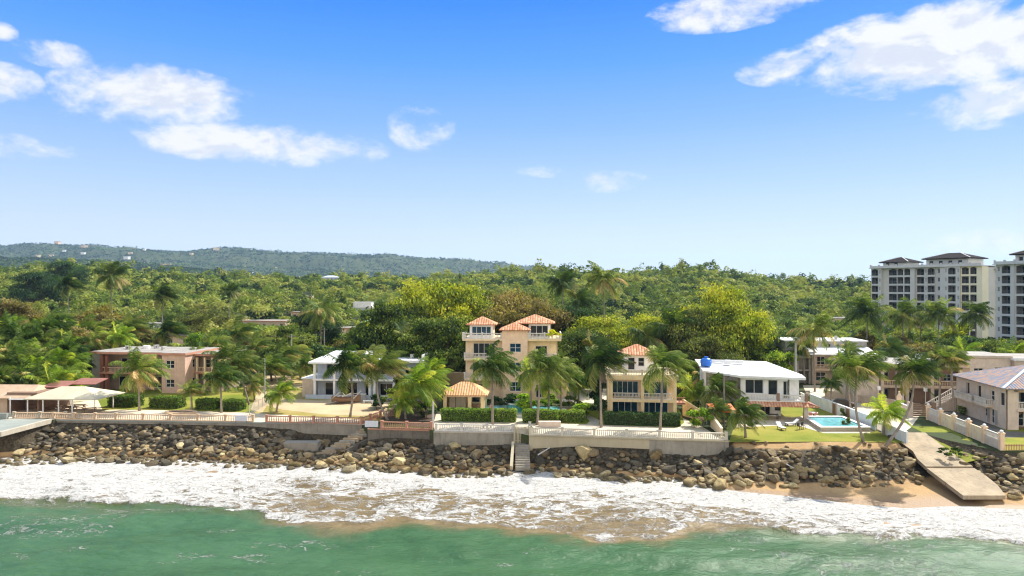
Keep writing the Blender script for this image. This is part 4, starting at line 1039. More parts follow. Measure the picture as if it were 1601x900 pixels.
# ================================================================ duplex
dx = thing('yellow_duplex', 'two-storey yellow beach house with blue glass doors, balcony and orange-roofed upper room', 'house', (PX(950, 104), 104, 4), R(-7))
W0 = 10.3
wall(dx, (0, 1.9), (W0, 1.9), 0, 6.1, 'peach', [(.7, 4.6, .15, 2.6, (4, 1)), (5.4, 9.2, .15, 2.6, (4, 1)), (.7, 4.7, 3.2, 5.6, (5, 1)), (5.4, 9.1, 3.2, 5.6, (4, 1))], gl='glass_blue')
wall(dx, (0, 11), (0, 0), 0, 6.1, 'yellow', [(2, 3.2, 4, 5.4, (1, 2)), (6, 7.4, 1, 2.4, (2, 1))]); wall(dx, (W0, 2.2), (W0, 11), 0, 6.1, 'yellow', [(2, 3.4, 1, 2.4, (2, 1)), (2, 3.4, 4, 5.4, (2, 1))]); wall(dx, (W0, 11), (0, 11), 0, 6.1, 'yellow')
for x in (.28, 5.0, W0 - .5): MB().box(x, x + .5, 0.02, .5, 0, 6.08).build('column', M['yellow'], dx)
slab(dx, 0.3, W0, -.08, 1.9, 2.7, 3.12, 'yellow', 'balcony_floor')
railing(dx, (.8, .2), (5.0, .2), 3.12, .95, 'bal_white', .2); railing(dx, (5.5, .2), (W0 - .5, .2), 3.12, .95, 'bal_white', .2)
slab(dx, -.25, W0 + .25, -.3, 11.2, 6.1, 6.75, 'yellow', 'roof_terrace')
railing(dx, (.2, .1), (W0 - .1, .1), 6.75, .8, 'bal_cream', .24, post=2.6)
for sx in (.35, 3.1, 5.8):
    MB().box(10.35, 11.4, 3 + sx * .1, 4 + sx * .1, .0, .1).build('side_step', M['terracotta_trim'], dx) if sx == .35 else None
wall(dx, (2.4, 5.5), (7.3, 5.5), 6.75, 9.3, 'white_clean', [(.9, 2.0, 6.9, 8.9, (1, 1)), (2.5, 3.5, 7.5, 8.9, (1, 2))]); wall(dx, (2.4, 10), (2.4, 5.76), 6.75, 9.3, 'cream'); wall(dx, (7.3, 5.76), (7.3, 10), 6.75, 9.3, 'cream', [(1, 2, 7.6, 8.8, (1, 1))]); wall(dx, (7.3, 10), (2.4, 10), 6.75, 9.3, 'cream')
MB().box(.9, 2.39, 5.2, 5.35, 6.75, 8.0).build('terrace_screen', M['redbrown'], dx); MB().box(.4, 4.6, 4.6, 4.9, 8.15, 8.3).build('awning', M['redbrown'], dx)
MB().hip(1.7, 7.9, 4.7, 10.6, 9.45, 1.45).build('roof', M['tile_orange'], dx)
MB().box(-.8, 2.3, 6.4, 9.6, 9.0, 9.15).build('canopy', M['roofwhite'], dx)
MB().box(W0 + .05, W0 + 1.4, .8, 3.4, 2.3, 2.5).build('side_landing', M['terracotta_trim'], dx); railing(dx, (W0 + .1, .8), (W0 + 1.35, .8), 2.5, .9, 'redbrown', .2)

# ================================================================ white house
wh = thing('white_house', 'white two-storey house with sloping white roof and tiled porch beside the swimming pool', 'house', (PX(1148, 103), 104.2, 4.02), R(-8))
z2 = 2.95
wall(wh, (1.6, 1.6), (8.6, 1.6), z2, 6.2, 'white', [(.7, 3.4, 3.7, 5.85, (2, 1)), (4.1, 5.5, 3.5, 5.85, (1, 1)), (6.3, 6.98, z2 + .05, 5.7, (1, 1))])
wall(wh, (8.6, 2.2), (8.6, 3.8), z2, 6.2, 'void'); wall(wh, (7.9, 1.64), (8.6, 1.64), z2, 6.1, 'void', [(.05, .62, z2 + .05, 5.7, (1, 1))])
wall(wh, (8.9, 1.9), (10.3, 1.9), z2, 6.2, 'white'); wall(wh, (10.3, 2.16), (10.3, 12), z2, 6.2, 'white', [(1.5, 3.2, 4, 5.4, (2, 1)), (5, 6.4, 4, 5.4, (1, 1))]); wall(wh, (10.3, 12), (-3.2, 12), z2, 6.2, 'white'); wall(wh, (-3.2, 12), (-3.2, 4.3), 0, 6.9, 'white', [(2, 3.4, 4.4, 5.8, (2, 1))]); wall(wh, (-3.2, 4.3), (1.6, 4.3), 0, 6.9, 'white', [(1.2, 2.6, 4.2, 5.9, (2, 1))]); wall(wh, (1.6, 4.3), (1.6, 1.86), 0, 6.2, 'white')
slab(wh, 1.5, 10.9, -.5, 5, 2.6, z2, 'white', 'balcony_floor')
railing(wh, (1.7, -.35), (6.5, -.35), z2, .95, 'bal_white', .22); railing(wh, (6.9, -.35), (10.7, -.35), z2, .95, 'bal_white', .22); railing(wh, (10.75, -.35), (10.75, 2.6), z2, .95, 'bal_white', .22)
MB().box(6.5, 6.9, -.55, -.15, z2, z2 + 1.15).build('post', M['brownwall'], wh)
MB().box(10.55, 10.95, -.55, -.15, z2, z2 + 1.15).build('post', M['brownwall'], wh)
b = MB(); b.prism([(1.2, -1.4), (12.4, -1.4), (10.9, -.5), (1.2, -.5)], [2.2, 2.2, 2.5, 2.5], [2.35, 2.35, 2.85, 2.85]); b.build('porch_roof', M['tile_orange'], wh)
b = MB(); b.prism([(11.0, -1.0), (12.4, -1.4), (12.2, 5.2), (11.0, 4.6)], [2.5, 2.2, 2.2, 2.5], [2.8, 2.35, 2.35, 2.8]); b.build('porch_roof', M['redroof'], wh)
MB().box(10.3, 10.85, -.9, -.35, 0, 2.55).build('column', M['beige'], wh)
wall(wh, (1.6, 3.2), (8.0, 3.2), 0, 2.6, 'white', [(.6, 2.0, .1, 2.2, (1, 1)), (3.2, 4.8, .05, 2.2, (2, 1)), (5.4, 6.35, .8, 2.1, (1, 2))]); wall(wh, (8.0, 3.46), (8.0, 9), 0, 2.6, 'white', [(1, 2.5, .8, 2.1, (2, 1))]); wall(wh, (8, 9), (1.6, 9), 0, 2.6, 'white')
b = MB(); b.prism([(-3.9, 3.0), (1.4, .6), (10.9, .4), (11.3, 4), (7.8, 12.6), (-3.9, 12.8)], [6.75, 6.2, 6.05, 6.1, 7.3, 7.5], [6.98, 6.55, 6.4, 6.45, 7.55, 7.75]); b.build('roof', M['roofwhite'], wh)
b = MB(); b.box(-3.4, 3.6, 9.8, 10.2, 7.5, 7.95); b.box(.4, 1.3, 8.2, 9.0, 7.4, 8.1); b.build('roof_curb', M['roofwhite'], wh)
tk = thing('water_tank', 'blue plastic water tank on the roof edge of the white house', 'water tank', (PX(1111, 108.5), 111.0, 11.35))
MB().tube([(0, 0, 0), (0, 0, .05), (0, 0, .9), (0, 0, 1.2), (0, 0, 1.3), (0, 0, 1.42)], [.80, .86, .88, .62, .3, .28], 20).build('tank_shell', M['blue_plastic'], tk, smooth=True)
b = MB()
for k in (.25, .5, .75): b.tube([(0, 0, k - .03), (0, 0, k), (0, 0, k + .03)], [.87, .915, .87], 20)
b.build('rib', M['blue_plastic'], tk); MB().tube([(0, 0, 1.42), (0, 0, 1.5)], [.34, .30], 16).build('lid', M['blue_plastic'], tk)

# ================================================================ grey house and long beige block, right of centre
gh = house('grey_beige_house', 'grey beige two-storey house with shed roof and parapet behind the white garden wall', 'house', (PX(1228, 142), 142, 4), R(-6), 6.6, 13,
      [dict(x0=0, x1=5.4, y=1.0, kind='log', depth=1.6, H=5.4, cols=[.3, 2.8, 5.2], levels=(0, 3.0), mat='grey', colmat='grey', trim='grey', rails=[], wins=[W_(1.6, 3.4, 1.4, 1.4), W_(4.0, .5, 1.5, 2, 1, 1)], oh=.5, roofmat='roofgrey'),
       dict(x0=5.45, x1=10.2, y=0, kind='log', depth=1.5, cols=[5.8, 9.9], levels=(0, 3.2), rails=[3.2], mat='beige', trim='tan', wins=[W_(7.6, 3.5, 1.6, 2.2), W_(7.6, .6, 2, 1.8)], roof='none'),
       dict(x0=10.25, x1=17.5, y=0, mat='beige', trim='tan', wins=[W_(12.2, 4.0, 1.5, 1.5), W_(15, 4.0, 1.5, 1.5), W_(12.4, .9, 2.0, 1.5, 3, 1), W_(15.4, .9, 1.5, 1.5)], roof='none')], 'beige', rail='bal_tan')
b = MB(); b.prism([(4.6, -1.0), (18, -1.0), (18, 4.2), (4.6, 4.2)], [6.2, 6.2, 7.3, 7.3], [6.4, 6.4, 7.5, 7.5]); b.build('roof', M['roofwhite'], gh)
wall(gh, (1.2, 4.3), (17.8, 4.3), 6.6, 8.6, 'grey', [(1, 2.2, 7.3, 8.1, (1, 1)), (8, 9.4, 7.3, 8.1, (2, 1))]); wall(gh, (17.8, 4.56), (17.8, 13), 0, 8.6, 'grey'); wall(gh, (1.2, 13), (1.2, 4.56), 0, 8.6, 'grey'); slab(gh, .9, 18.1, 4.2, 13.2, 8.6, 8.85, 'roofwhite', 'roof')
bb = house('long_beige_block', 'long beige two-storey apartment block with brown-red wall panels and balconies', 'house', (PX(1362, 118), 118, 4), R(-8), 6.5, 11,
      [dict(x0=-2.6, x1=1.5, y=.6, mat='pinkbeige', trim='tan', wins=[W_(-.8, 3.9, 1.4, 1.6, 1, 1)], H=6.2, roofmat='roofgrey'),
       dict(x0=1.55, x1=14.8, y=0, kind='log', depth=1.7, cols=[1.9, 5.9, 9.9, 14.4], colw=.5, colmat='beige', levels=(0, 3.15), rails=[3.15], mat='brownwall', inmat='brownwall', trim='tan', railmat='bal_tan',
            wins=[W_(2.9, 3.4, 1.2, 2.2, 1, 1), W_(6.7, 3.4, .9, 2.2, 1, 1), W_(11.1, 3.4, .9, 2.2, 1, 1), W_(13, 3.9, 1.2, 1.2), W_(2.9, .1, 1.2, 2.3, 1, 1), W_(7.0, .1, 1.0, 2.3, 1, 1), W_(11.2, .1, 1.0, 2.3, 1, 1)], roofmat='roofgrey')],
      'beige', frame='bluegrey')
house('low_beige_annexe', 'beige annexe with dark openings between the long block and the blue-tiled villa', 'house', (PX(1468, 119), 121, 4), R(-8), 5.9, 8,
      [dict(x0=0, x1=6.2, mat='tan', trim='beige', wins=[W_(3.0, 3.9, 2.4, .9, 1, 1), W_(3.0, 1.4, 2.4, .7, 1, 1)], roofmat='roofgrey')], 'tan')
house('flat_roofed_beige_house', 'wide beige house with stepped flat roof behind the blue-tiled villa', 'house', (PX(1512, 128), 128, 4), R(-8), 6.0, 9,
      [dict(x0=0, x1=7.5, mat='pinkbeige', trim='beige', wins=[W_(2, 4, 1.6, 1.0), W_(5.5, 4, 1.4, 1.2)], H=6.9, roofmat='roofgrey'), dict(x0=7.6, x1=22, y=-1, mat='beige', trim='white', wins=[W_(10, 4.2, 1.6, 1.0), W_(14, 4.2, 2, 1.0, 3, 1), W_(18, 4.2, 2, 1.0, 3, 1)], H=6.6, roofmat='roofgrey')], 'beige')

# ================================================================ right villa with mixed blue tile roof
rv = thing('blue_tiled_villa', 'pinkish beige villa with mottled blue and red tile roof, shutters and arched porch', 'villa', (69.6, 96.2, 4.03), R(-9.5))
wall(rv, (0, 14.6), (0, 0), 0, 5.7, 'pinkbeige', [(10.6, 11.9, .2, 2.3, (2, 2), 'door'), (8.8, 9.6, .9, 2.1, (1, 2)), (10.5, 11.6, 3.5, 5.0, (1, 2)), (6.6, 7.8, 3.4, 5.2, (1, 1)), (3.2, 4.3, 3.4, 5.2, (1, 1)), (13.0, 14.3, 3.2, 5.1, (1, 1))])
wall(rv, (0.004, 0), (1.4, 0), 0, 5.7, 'pinkbeige'); wall(rv, (1.4, .4), (1.4, 0.0), 0, 5.7, 'pinkbeige')
wall(rv, (0.9, 1.8), (14, 1.8), 0, 5.7, 'brownwall', [(1.6, 4.6, .2, 2.5, (4, 2), 'arch'), (6.5, 9.5, .2, 2.5, (4, 2)), (1.2, 2.6, 3.3, 5.2, (2, 1)), (3.2, 4.8, 3.3, 5.2, (2, 1)), (7, 9, 3.3, 5.2, (2, 1))])
wall(rv, (.9, 0.0), (14, 0.0), 2.75, 5.7, 'tan', [(.9, 2.9, 3.9, 5.4, 'arch'), (3.4, 5.4, 3.9, 5.4, 'arch'), (6, 8, 3.9, 5.4, 'arch')], t=.3) if False else None
for x in (1.2, 3.7, 6.3, 9.5): MB().box(x, x + .4, 0.02, .42, 2.95, 5.5).build('column', M['tan'], rv)
MB().box(1.0, 14, .0, .45, 5.3, 5.7).build('beam', M['tan'], rv)
slab(rv, 1.42, 14, -.15, 1.8, 2.6, 2.95, 'pinkbeige', 'balcony_floor'); railing(rv, (1.6, .1), (13.8, .1), 2.95, 1.0, 'bal_white', .2)
wall(rv, (14, .3), (14, 14.6), 0, 5.7, 'pinkbeige'); wall(rv, (14, 14.6), (0, 14.6), 0, 5.7, 'pinkbeige')
for y0 in (2.1, 4.2): MB().box(-.08, -.004, y0 + .1, y0 + .65, .2, 2.3).build('shutter', M['grey'], rv)
MB().box(-.07, -.004, 1.0, 2.0, .9, 2.1).build('shutter', M['tan'], rv) if False else None
slab(rv, -1.0, -.004, 3.4, 6.9, 2.55, 2.85, 'pinkbeige', 'balcony_floor'); railing(rv, (-.9, 6.9), (-.9, 3.4), 2.85, .95, 'bal_white', .2); railing(rv, (-.9, 3.4), (0, 3.4), 2.85, .95, 'bal_white', .2)
slab(rv, -1.0, -.004, 7.5, 14.4, 2.5, 2.75, 'pinkbeige', 'balcony_floor'); railing(rv, (-.9, 14.3), (-.9, 7.6), 2.75, .9, 'bal_white', .2)
MB().hip(-.7, 14.6, -.8, 15.3, 5.9, 2.6).build('roof', M['tile_blue'], rv)
b = MB(); b.beam((-.7, -.8, 5.95), (6.9, 6.9, 8.55), .4, .16); b.beam((14.6, -.8, 5.95), (7, 6.9, 8.55), .4, .16); b.build('ridge_cap', M['bluegrey'], rv)
es = thing('outside_staircase', 'outside staircase with white balustrade climbing beside the blue-tiled villa', 'staircase', (PX(1455, 111), 111, 4.03), R(-4))
for k in range(12): MB().box(.0 + k * .36, .36 + k * .36 + .05, 0, 1.3, 0, .22 * (k + 1)).build('step', M['pinkbeige'], es)
railing(es, (0, 0), (.01, .02), 0, .1) if False else None
b = MB()
b.beam((0, -.06, 1.0), (4.4, -.06, 3.65), .12, .12)
for k in range(15):
    u = (k + .5) / 15; b.tube([(4.4 * u, -.06, 2.65 * u), (4.4 * u, -.06, .97 + 2.65 * u)], .045, 5, False)
b.build('balustrade', M['bal_white'], es)
b = MB(); b.beam((0, 1.36, 1.0), (4.4, 1.36, 3.65), .12, .12)
for k in range(15):
    u = (k + .5) / 15; b.tube([(4.4 * u, 1.36, 2.65 * u), (4.4 * u, 1.36, .97 + 2.65 * u)], .045, 5, False)
b.build('balustrade', M['bal_white'], es)

# ================================================================ garden walls and gates
def gwall(name, label, p, q, h, mat, t=.22, z=4.0, cap=None, hl=None, cat='garden wall', group=None):
    r_ = thing(name, label, cat, (p[0], p[1], z), 0, group); d = Vector((q[0] - p[0], q[1] - p[1])); n = Vector((d.y, -d.x)).normalized() * t / 2
    pl = [(n.x, n.y), (d.x + n.x, d.y + n.y), (d.x - n.x, d.y - n.y), (-n.x, -n.y)]
    MB().prism(pl, 0, h if hl is None else [h, hl, hl, h]).build('wall_panel', M[mat], r_)
    if cap:
        n2 = n * 1.5; pl = [(n2.x, n2.y), (d.x + n2.x, d.y + n2.y), (d.x - n2.x, d.y - n2.y), (-n2.x, -n2.y)]
        h1 = h if hl is None else hl
        MB().prism(pl, [h + .003, h1 + .003, h1 + .003, h + .003], [h + .1, h1 + .1, h1 + .1, h + .1]).build('coping', M[cap], r_)
    return r_
gwall('garden_wall', 'long white garden wall between the pool lawn and the driveway', (51.2, 117.0), (51.0, 95.6), 1.75, 'white', cap='white', group='walls along the driveway')
gwall('garden_wall', 'low bluish white end of the garden wall near the boat ramp', (51.0, 94.0), (50.9, 87.9), 1.35, 'white', cap='white', group='walls along the driveway')
g_ = thing('wall_gate', 'small dark railing gate in the white garden wall near its sea end', 'gate', (50.9, 95.4, 4))
b = MB()
for k in range(7): b.box(-.02, .02, -.1 - k * .2, -.07 - k * .2, .05, 1.3)
b.box(-.03, .03, -1.35, 0, .1, .16); b.box(-.03, .03, -1.35, 0, 1.2, 1.26); b.build('bars', M['darkmetal'], g_)
for lab, y in (('brown wooden door in the white garden wall, nearer the sea', 103.0), ('brown wooden door in the white garden wall, farther back', 107.4)):
    d_ = thing('garden_door', lab, 'door', (51.02, y, 4), 0, 'doors in the white garden wall'); MB().box(-.09, .0, 0, 1.0, 0, 1.7).build('door_leaf', M['wood'], d_); MB().box(-.13, -.01, -.12, 0, 0, 1.85).build('door_post', M['tan'], d_); MB().box(-.13, -.01, 1.0, 1.12, 0, 1.85).build('door_post', M['tan'], d_)
dg = thing('drive_gate', 'dark slatted gate at the back corner of the pool lawn', 'gate', (PX(1247, 119), 119.5, 4))
b = MB()
for k in range(13): b.box(k * .18, k * .18 + .09, -k * .02, .05 - k * .02, .05, 2.1)
b.box(0, 2.3, .02, .06, .2, .3); b.box(0, 2.3, .02, .06, 1.8, 1.9); b.build('slats', M['darkmetal'], dg)
gwall('boundary_wall', 'long beige wall behind the villa garden on the right', (PX(868, 146), 146), (PX(965, 143), 143), 2.6, 'tan', group='beige boundary walls behind the villa')
gwall('boundary_wall', 'beige wall among the trees left of the villa', (PX(690, 141), 141), (PX(727, 141), 141), 2.6, 'tan', group='beige boundary walls behind the villa')
gwall('boundary_wall', 'sloping yellow wall beside the duplex path', (PX(1068, 107), 107), (PX(1102, 102), 102), 2.6, 'yellow', hl=1.4)
gwall('boundary_wall', 'stepped cream wall joining the right end of the sea wall', (PX(1112, 98), 98), (28.3, 92.0), 1.9, 'cream', hl=1.0, cap='cream')
gwall('boundary_wall', 'beige wall along the back of the driveway', (PX(1290, 124), 124), (PX(1408, 113), 113), 1.3, 'tan', cap='beige')
gwall('boundary_wall', 'curved pinkish entrance wall beside the brown gate', (PX(1400, 109), 109), (PX(1420, 106), 106), 1.9, 'pinkbeige', cap='white', hl=1.6)
# panelled wall of the right villa
pw = thing('panelled_wall', 'pinkish garden wall with white baluster insets and capped posts beside the grass verge', 'garden wall', (63.2, 103.6, 4.0))
a0 = Vector((0, 0)); a1 = Vector((60.4 - 63.2, 84.2 - 103.6)); d = (a1 - a0); L = d.length; d /= L; N = 5; ang = math.atan2(d.y, d.x)
for k in range(N + 1):
    q = a0 + d * L * k / N; MB().box(-.25, .25, -.25, .25, -.6, 2.05).box(-.32, .32, -.32, .32, 2.05, 2.17).build('post', M['peach'], pw, (q.x, q.y, 0), ang); MB().tube([(0, 0, 2.17), (0, 0, 2.25), (0, 0, 2.42), (0, 0, 2.5)], [.12, .22, .2, .05], 10).build('finial', M['white'], pw, (q.x, q.y, 0))
    if k < N:
        r0 = a0 + d * (L * k / N + .25); r1 = a0 + d * (L * (k + 1) / N - .25); ll_ = (r1 - r0).length
        if k % 2 == 0:
            MB().box(0, ll_, -.1, .1, -.6, 1.05).build('wall_panel', M['pinkbeige'], pw, (r0.x, r0.y, 0), ang)
            sub = bpy.data.objects.new('inset', None); railing(pw, (r0.x, r0.y), (r1.x, r1.y), 1.05, .85, 'bal_white', .18, name='baluster_inset'); bpy.data.objects.remove(sub)
        else:
            MB().box(0, ll_, -.1, .1, -.6, 1.85).build('wall_panel', M['cream'], pw, (r0.x, r0.y, 0), ang)
bg_ = thing('entrance_gate', 'brown panelled gate at the head of the driveway', 'gate', (PX(1428, 106), 106, 4))
MB().box(-.3, .3, -.3, .3, 0, 2.3).build('post', M['pinkbeige'], bg_, (-.5, 0, 0)); MB().box(-.3, .3, -.3, .3, 0, 2.3).build('post', M['brownwall'], bg_, (2.8, -.4, 0))
b = MB()
for k in range(7): b.box(-.15, 2.45, -.03 - .0 * k, .03, .1 + k * .28, .34 + k * .28)
b.build('gate_leaf', M['wood'], bg_)
fn = thing('picket_fence', 'orange brown picket fence on the rocks at the right edge', 'fence', (60.6, 83.9, 3.75))
b = MB()
for k in range(60): b.box(k * .2, k * .2 + .06, 0, .05, 0, 1.05)
b.build('pickets', M['bal_brown'], fn); MB().box(0, 12, .05, .1, .15, .25).build('rail', M['bal_brown'], fn); MB().box(0, 12, .05, .1, .8, .9).build('rail', M['bal_brown'], fn)

# chain-link fence between the two left properties
cf = thing('wire_fence', 'grey wire mesh fence between the pink house lawn and the sandy yard', 'fence', (PX(390, 107), 107, 4.02))
e1 = Vector((PX(434, 125) - PX(390, 107), 18)); 
for k in range(8):
    q = e1 * (k / 7); MB().tube([(q.x, q.y, 0), (q.x, q.y, 1.7)], .05, 6).build('post', M['pole_conc'], cf)
b = MB()
for k in range(44):
    q = e1 * (k / 44); b.beam((q.x, q.y, .05), (q.x, q.y, 1.6), .018, .018)
for k in range(6): b.beam((0, 0, .1 + k * .3), (e1.x, e1.y, .1 + k * .3), .02, .02)
b.build('mesh', M['pole_conc'], cf)

# ================================================================ apartment towers
def tower(name, label, p0, p1, H, nfl, bays, fh=3.1, D=16, roofs=(), ymat=None, retw=8):
    """facade from p0 to p1 (left to right) facing the camera, loggias per storey"""
    d = Vector((p1[0] - p0[0], p1[1] - p0[1])); L = d.length; ang = math.atan2(d.y, d.x)
    root = thing(name, label, 'apartment block', (p0[0], p0[1], 4), ang)
    z0 = H - nfl * fh; tot = sum(b_[0] for b_ in bays); s = 0; cnt = 0
    for (bw, kind, off, mat) in bays:
        w_ = bw / tot * L; x0, x1 = s, s + w_; s += w_
        ops = []
        for f in range(nfl):
            zz = z0 + f * fh; top = f == nfl - 1
            if kind == 'log': ops.append((.22, w_ - .22, zz + .40, zz + fh - .30, *(('void', 'arch') if top else ('void',))))
            elif kind == 'win': ops.append((w_ * .28, w_ * .72, zz + 1.0, zz + fh - .6, (2, 1)))
            elif kind == 'two': ops.append((.35, w_ / 2 - .2, zz + .35, zz + fh - .35, *(('void', 'arch') if top else ('void',)))); ops.append((w_ / 2 + .2, w_ - .35, zz + .35, zz + fh - .35, *(('void', 'arch') if top else ('void',))))
        wall(root, (x0 + .005, off), (x1 - .005, off), 0, H, mat, ops, t=.14, rec=.1)
        wall(root, (x1 - .006, off + .15), (x1 - .006, 4), 0, H - .01, mat, (), t=.05); wall(root, (x0 + .006, 4), (x0 + .006, off + .15), 0, H - .01, mat, (), t=.05)
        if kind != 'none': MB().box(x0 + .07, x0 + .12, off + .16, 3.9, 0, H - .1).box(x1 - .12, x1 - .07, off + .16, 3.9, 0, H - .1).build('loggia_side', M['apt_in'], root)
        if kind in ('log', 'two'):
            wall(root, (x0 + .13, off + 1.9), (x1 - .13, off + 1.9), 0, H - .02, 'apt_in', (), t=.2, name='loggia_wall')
            for f in range(nfl):
                zz = z0 + f * fh
                if cnt < 96:
                    ww = min(w_ - 1.4, 3.6)
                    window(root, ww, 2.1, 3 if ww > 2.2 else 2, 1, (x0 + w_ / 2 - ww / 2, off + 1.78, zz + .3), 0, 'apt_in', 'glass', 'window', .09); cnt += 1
                MB().box(x0 + .13, x1 - .13, off + .15, off + 1.9, zz - .1, zz + .28).build('balcony_floor', M[mat], root)
                b = MB(); b.box(x0 + .45, x1 - .45, off + .12, off + .17, zz + 1.25, zz + 1.31)
                nb = int((w_ - .9) / .3)
                for k in range(nb): xx = x0 + .45 + (w_ - .9) * k / nb; b.box(xx, xx + .04, off + .12, off + .16, zz + .35, zz + 1.25)
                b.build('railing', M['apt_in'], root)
    MB().box(.2, L - .2, 4.0, D, 0, H - .3).build('tower_body', M['apt'], root)
    MB().box(-.2, L + .2, -1.2, D + .2, H + .003, H + .25).build('roof_slab', M['apt'], root)
    b = MB()
    k = 0; 
    while k * 3.2 < L - .5:
        b.box(k * 3.2, k * 3.2 + .6, -.9, -.5, H + .25, H + 1.4); k += 1
    b.box(0, L, -.85, -.6, H + .25, H + .95); b.box(0, .3, -.6, D, H + .25, H + 1.1); b.build('parapet', M['apt'], root)
    for (a, c, y0, y1, hh, rh) in roofs:
        wall(root, (a, y0), (c, y0), H + .25, H + .25 + hh, 'apt', [(1 + j * 3.2, 2.4 + j * 3.2, H + .9, H + 2.3, (1, 1)) for j in range(int((c - a - 1) / 3.2))], t=.3, name='penthouse_wall')
        wall(root, (a, y1), (a, y0 + .31), H + .25, H + .25 + hh, 'apt', [(1, 2.4, H + .9, H + 2.3, (1, 1)), (4, 5.4, H + .9, H + 2.3, (1, 1))], name='penthouse_wall'); wall(root, (c, y0 + .31), (c, y1), H + .25, H + .25 + hh, 'apt', name='penthouse_wall'); wall(root, (c, y1), (a, y1), H + .25, H + .25 + hh, 'apt', name='penthouse_wall')
        MB().hip(a - 1.1, c + 1.1, y0 - 1.1, y1 + 1.1, H + .45 + hh, rh, .3).build('roof', M['tile_slate'], root)
        b = MB()
        m_ = (y1 - y0 + 2.2) / 2
        b.beam((a - 1.1, y0 - 1.1, H + .5 + hh), (a - 1.1 + m_, y0 - 1.1 + m_, H + .5 + hh + rh), .3, .15); b.beam((c + 1.1, y0 - 1.1, H + .5 + hh), (c + 1.1 - m_, y0 - 1.1 + m_, H + .5 + hh + rh), .3, .15); b.build('ridge_cap', M['apt'], root)
    return root
A = 'apt'; AY = 'apt_sunlit'
tower('apartment_tower', 'pale nine-storey apartment block with dark hipped roofs and arched top loggias', (PX(1362, 262), 262), (PX(1536, 228.5), 228.5), 27.4, 9,
      [(3.8, 'log', 0, A), (1.6, 'win', -.5, A), (2.4, 'none', .8, A), (4.6, 'log', .8, A), (3.2, 'log', 0, A), (3.2, 'log', 0, A), (2.0, 'none', -.4, A), (3.8, 'log', .8, A), (1.4, 'win', .3, A), (3.6, 'log', 0, A), (2.4, 'win', .4, A), (1.8, 'none', -.6, A), (1.4, 'win', -.8, A), (3.6, 'log', -.8, A), (1.4, 'win', -.8, A), (3.4, 'log', 0, AY), (3.0, 'log', 0, AY), (2.0, 'none', -.2, AY)],
      roofs=[(3.5, 12.5, 2, 10, 1.9, 1.9), (20, 34, 1.0, 11, 2.6, 2.0)])
tower('apartment_tower', 'nearer apartment block cut off by the right edge of the photo', (PX(1557, 212), 212), (PX(1700, 186), 186), 27.2, 9,
      [(1.5, 'win', 0, A), (3.0, 'log', 0, A), (1.2, 'none', -.4, A), (4.6, 'log', 0, A), (3.8, 'log', 0, A), (2, 'win', 0, A), (4, 'log', 0, A), (4, 'log', 0, A)],
      roofs=[(5.5, 16, 1.0, 10, 2.6, 2.2)])
tower('apartment_tower', 'narrow set-back apartment wing between the two big blocks', (PX(1538, 236), 236), (PX(1566, 232), 232), 26.4, 9, [(3, 'win', 0, AY), (3, 'win', 0, AY)], D=9)
# ================================================================ vegetation
M['fol_yellow'] = foliage('yellow_green_leaves', [(.08, (.035, .055, .008)), (.45, (.115, .150, .015)), (.75, (.245, .255, .022)), (.95, (.35, .32, .03))], .33)
M['fol_mid'] = foliage('mid_green_leaves', [(.1, (.012, .026, .006)), (.45, (.052, .080, .014)), (.75, (.115, .145, .025)), (.95, (.19, .20, .035))], .32)
M['fol_dark'] = foliage('dark_green_leaves', [(.1, (.012, .028, .010)), (.5, (.028, .058, .018)), (.8, (.055, .095, .03)), (.97, (.10, .14, .04))], .30)
M['fol_olive'] = foliage('olive_leaves', [(.1, (.035, .050, .012)), (.45, (.080, .095, .022)), (.75, (.14, .145, .038)), (.95, (.22, .20, .06))])
M['fol_brown'] = foliage('browning_leaves', [(.1, (.040, .038, .012)), (.4, (.10, .085, .022)), (.7, (.155, .125, .04)), (.95, (.24, .17, .07))])
M['fol_forest'] = foliage('woodland_leaves', [(.05, (.009, .020, .006)), (.3, (.045, .072, .016)), (.55, (.095, .125, .024)), (.80, (.16, .175, .034)), (.97, (.19, .185, .05))], .30, .012, 1.95)
M['fol_palm'] = foliage('palm_fronds', [(.08, (.014, .034, .008)), (.42, (.050, .082, .016)), (.72, (.15, .175, .04)), (.93, (.24, .23, .07)), (1.0, (.36, .25, .12))], .34)
M['fol_palm_dark'] = foliage('dark_palm_fronds', [(.08, (.016, .034, .010)), (.45, (.038, .068, .016)), (.8, (.09, .12, .03)), (.98, (.26, .20, .08))], .28)
M['fol_palm_bright'] = foliage('bright_palm_fronds', [(.08, (.05, .09, .012)), (.45, (.12, .18, .02)), (.8, (.26, .30, .04)), (.98, (.40, .36, .08))], .42)
M['fol_hedge'] = foliage('hedge_leaves', [(.1, (.030, .060, .010)), (.5, (.075, .125, .018)), (.85, (.16, .22, .035)), (.98, (.30, .32, .10))])
M['fol_bright'] = foliage('bright_green_leaves', [(.1, (.05, .10, .010)), (.5, (.13, .22, .018)), (.9, (.28, .34, .04))], .4)
M['fol_goldbush'] = foliage('golden_leaves', [(.1, (.22, .22, .01)), (.5, (.45, .42, .015)), (.9, (.65, .56, .03))], .4)

